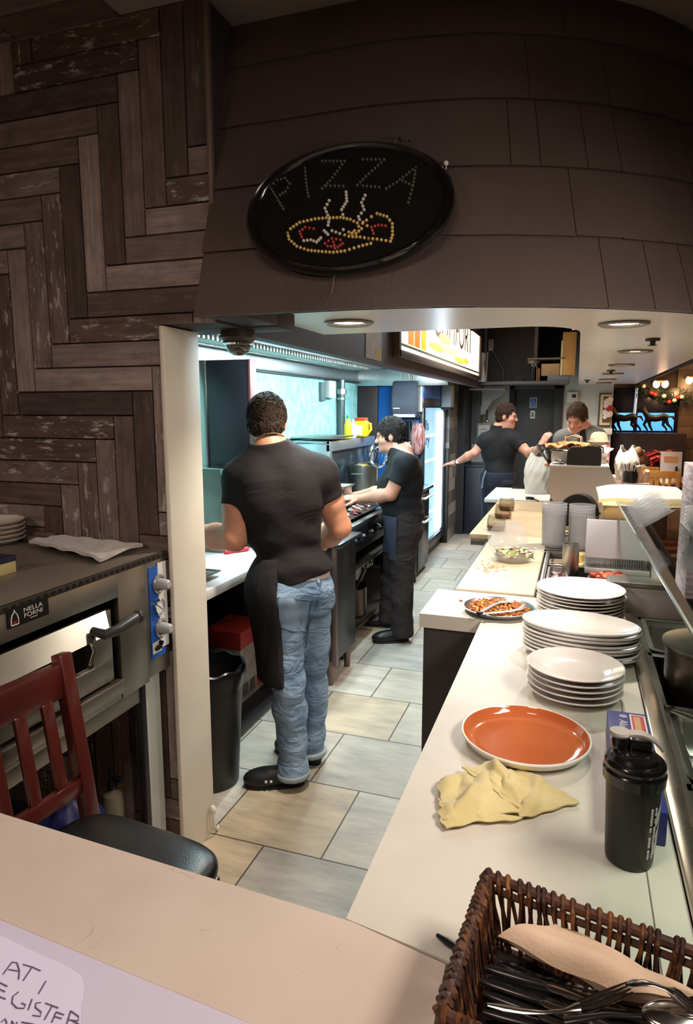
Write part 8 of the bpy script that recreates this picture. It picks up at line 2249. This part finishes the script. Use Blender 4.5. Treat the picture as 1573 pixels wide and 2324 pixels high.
# ---- server at the passage reaching to the fridge
Y3 = 7.05
J = dict(head=at(1150, 944, Y=Y3), hf=(.96, -.08, -.10), hu=(.04, 0, 1), c7=at(1130, 980, Y=Y3), shL=at(1103, 1000, Y=Y3-.05), shR=at(1168, 998, Y=Y3-.02),
         elL=at(1078, 1027, Y=Y3-.06), wrL=at(1036, 1050, Y=Y3+.05), elR=at(1201, 1030, Y=Y3-.12), wrR=at(1226, 1016, Y=Y3-.26), pelvis=at(1133, 1078, Y=Y3),
         hipL=at(1118, 1092, Y=Y3), hipR=at(1146, 1092, Y=Y3), kneeL=at(1115, 1180, Y=Y3+.02), kneeR=at(1143, 1180, Y=Y3+.04), hair=HAIR3, arm=1.0, girth=.98,
         handL=dict(d=(-.95, .15, -.15), back=(.1, -.2, 1), thumb=1, curl=.30), handR=dict(d=(.45, -.1, .95), back=(-.5, -.8, .1), thumb=1, curl=.30))
for s in 'LR':
    k_ = J['knee'+s]; J['ankle'+s] = Vector((k_.x, k_.y-.02, .09)); J['toe'+s] = Vector((k_.x+.05, k_.y+.20, .03)); k_.z = .50
B = person('person', 'person in black polo and navy apron reaching left towards the fridge with wristwatch', J, SKIN2, .0075)
add_hair(B, HAIR3, .066, .007, -.058, 1700, (.02, .04), .22, .012, .022, 3, r0=.0024, sweep=.3)
add_shirt(B, POLO, (.52, .55), hem=(B['PV']-B['u']*.02, -B['u']), loose=.013, wr=(9, .003), h=.008)
sdf_mesh('collar', grow(B['neck'], .014, .02), .006, POLO, B['root'], cuts=[(B['C7']+B['u']*.072-B['f']*.04, B['u']*1.-B['f']*.35), (B['C7']+B['u']*.02, -B['u'])])
sdf_mesh('beard_stubble', [elp(B['hc']+B['hf']*.042-B['hu']*.084, (.0475, .049, .037), basis(B['hr'], B['hf'], B['hu']), .02), elp(B['hc']+B['hf']*.026-B['hu']*.045, (.062, .0605, .070), basis(B['hr'], B['hf'], B['hu']), .02)], .005, M('stubble', (120, 84, 72), .8), B['root'], cuts=[(B['hc']-B['hu']*.058, B['hu']*1.+B['hf']*.5), (B['hc']-B['hf']*.005, -B['hf'])])
add_trousers(B, M('navy_black_trousers', (30, 30, 38), .85), ((0, 0, B['PV'].z+.05), (0, 0, 1)), .016, (2, .003), .009, name='trousers')
sdf_mesh('apron', grow(B['lg']['L'][:1]+B['lg']['R'][:1], .040, .09)+grow([B['tor'][2]], .024, .06), .008, M('navy_apron', (30, 34, 52), .85, col2=(24, 27, 42), vscale=6), B['root'],
         cuts=[((0, 0, B['PV'].z+.035), (0, 0, 1)), ((0, 0, .50), (0, 0, -1))], wr=wrinkle(22, .005, 18, 4, .5))
mb = MB(); mb.tube([at(1103, 1068, Y=Y3-.165), at(1097, 1085, Y=Y3-.17), at(1094, 1108, Y=Y3-.165)], .008, 8); mb.build('apron_string', M('apron_string_grey', (120, 120, 130), .8), B['root'])
mb = MB(); wv = (J['wrL']-J['elL']).normalized(); q = J['wrL']-wv*.012
mb.cyl(q-wv*.010, q+wv*.010, .0335, n=24); wt = mb.build('watch_strap', M('watch_strap', (60, 46, 40), .5), B['root'])
mb = MB(); mb.cyl(q+Vector((.004, -.030, .006)), q+Vector((.005, -.042, .008)), .018, n=24); mb.build('watch_face', M('watch_face', (230, 224, 214), .3), wt)
add_shoes(B, M('black_leather_shoe', (22, 20, 22), .4), M('shoe_sole_dark', (40, 36, 36), .6))

# ---- man behind the machine looking down
Y4 = 6.25
J = dict(head=at(1309, 948, Y=Y4), hf=(-.34, -.80, -.50), hu=(-.06, -.36, 1), c7=at(1325, 976, Y=Y4+.06), shR=at(1278, 996, Y=Y4+.06), shL=at(1352, 992, Y=Y4+.04),
         pelvis=at(1322, 1092, Y=Y4+.10), hair=HAIR4, arm=1.0, girth=1.0, hs=.98, closed=True)
J['elR'] = J['shR']+Vector((-.03, -.06, -.26)); J['wrR'] = Vector((-.17, Y4-.26, J['elR'].z+.07)); J['elL'] = J['shL']+Vector((.05, -.02, -.27)); J['wrL'] = J['elL']+Vector((-.12, -.20, .06))
pv = J['pelvis']; pv.z = .94
for s, x in (('R', -.09), ('L', .09)):
    J['hip'+s] = pv+Vector((x, 0, -.06)); J['knee'+s] = Vector((pv.x+x, pv.y-.02, .49)); J['ankle'+s] = Vector((pv.x+x, pv.y+.02, .09)); J['toe'+s] = Vector((pv.x+x*1.3, pv.y-.18, .03))
J['handR'] = dict(d=(-.2, -.75, .1), back=(0, .1, 1), thumb=-1, curl=.5); J['handL'] = dict(d=(-.6, -.7, 0), back=(0, 0, 1), thumb=1, curl=.4)
B = person('person', 'person in grey zipped jacket looking down behind the white machine', J, SKIN2, .0075)
add_hair(B, HAIR4, .066, .008, -.050, 1700, (.025, .045), .22, .010, .024, 4, r0=.0024, sweep=.5)
GRJ = M('grey_jacket_cloth', (112, 110, 104), .85, col2=(98, 96, 92), vscale=6, bump=.15, bscale=300)
add_shirt(B, M('black_undershirt', (24, 22, 24), .9), (.3, .3), loose=.006, h=.009, wr=(1, .001), name='undershirt', neckc=(B['C7']+B['u']*.0, B['u']*1.-B['f']*.2))
jk = []
for s, sg_ in (('L', -1), ('R', 1)):
    S, E_, W = J['sh'+s], J['el'+s], J['wr'+s]
    jk += [cap(B['C7']-B['u']*.055+B['r']*sg_*.05, S, .082, .080, .05), elp(S, (.082,)*3, None, .04), cap(S, E_, .074, .062, .03), cap(E_, W, .060, .046, .03, cut=(W-(W-E_).normalized()*.02, (W-E_))), cap(B['hc']-B['hu']*.13-B['hf']*.03+B['r']*sg_*.035, S-B['r']*sg_*.04, .045, .060, .06)]
vq = B['C7']+B['f']*.16-B['u']*.10
sdf_mesh('jacket', grow(B['tor'], .022, .06)+jk+[elp(vq+B['u']*.02, (.040, .10, .16), B['R'], .02, sub=True)], .008, GRJ, B['root'], cuts=[(B['PV']-B['u']*.06, -B['u']), (B['C7']+B['u']*.045-B['f']*.02, B['u']*1.-B['f']*.45)], wr=wrinkle(31, .0045, 20, 5))
add_trousers(B, M('dark_trousers', (40, 40, 44), .85), ((0, 0, B['PV'].z+.03), (0, 0, 1)), .016, (2, .003), .009, name='trousers')
add_shoes(B, M('black_leather_shoe', (22, 20, 22), .4), M('shoe_sole_dark', (40, 36, 36), .6))
w_ = J['wrR']; wd4 = Vector((-.2, -.75, .1)).normalized()
tongs('bread_tongs', 'black handled tongs held by the person in the grey jacket over the flatbreads', (w_.x-.02, w_.y-.10), (w_.x-.10, w_.y-.34), w_.z-.02, MZ+.14, .03, .03, BLACKP)
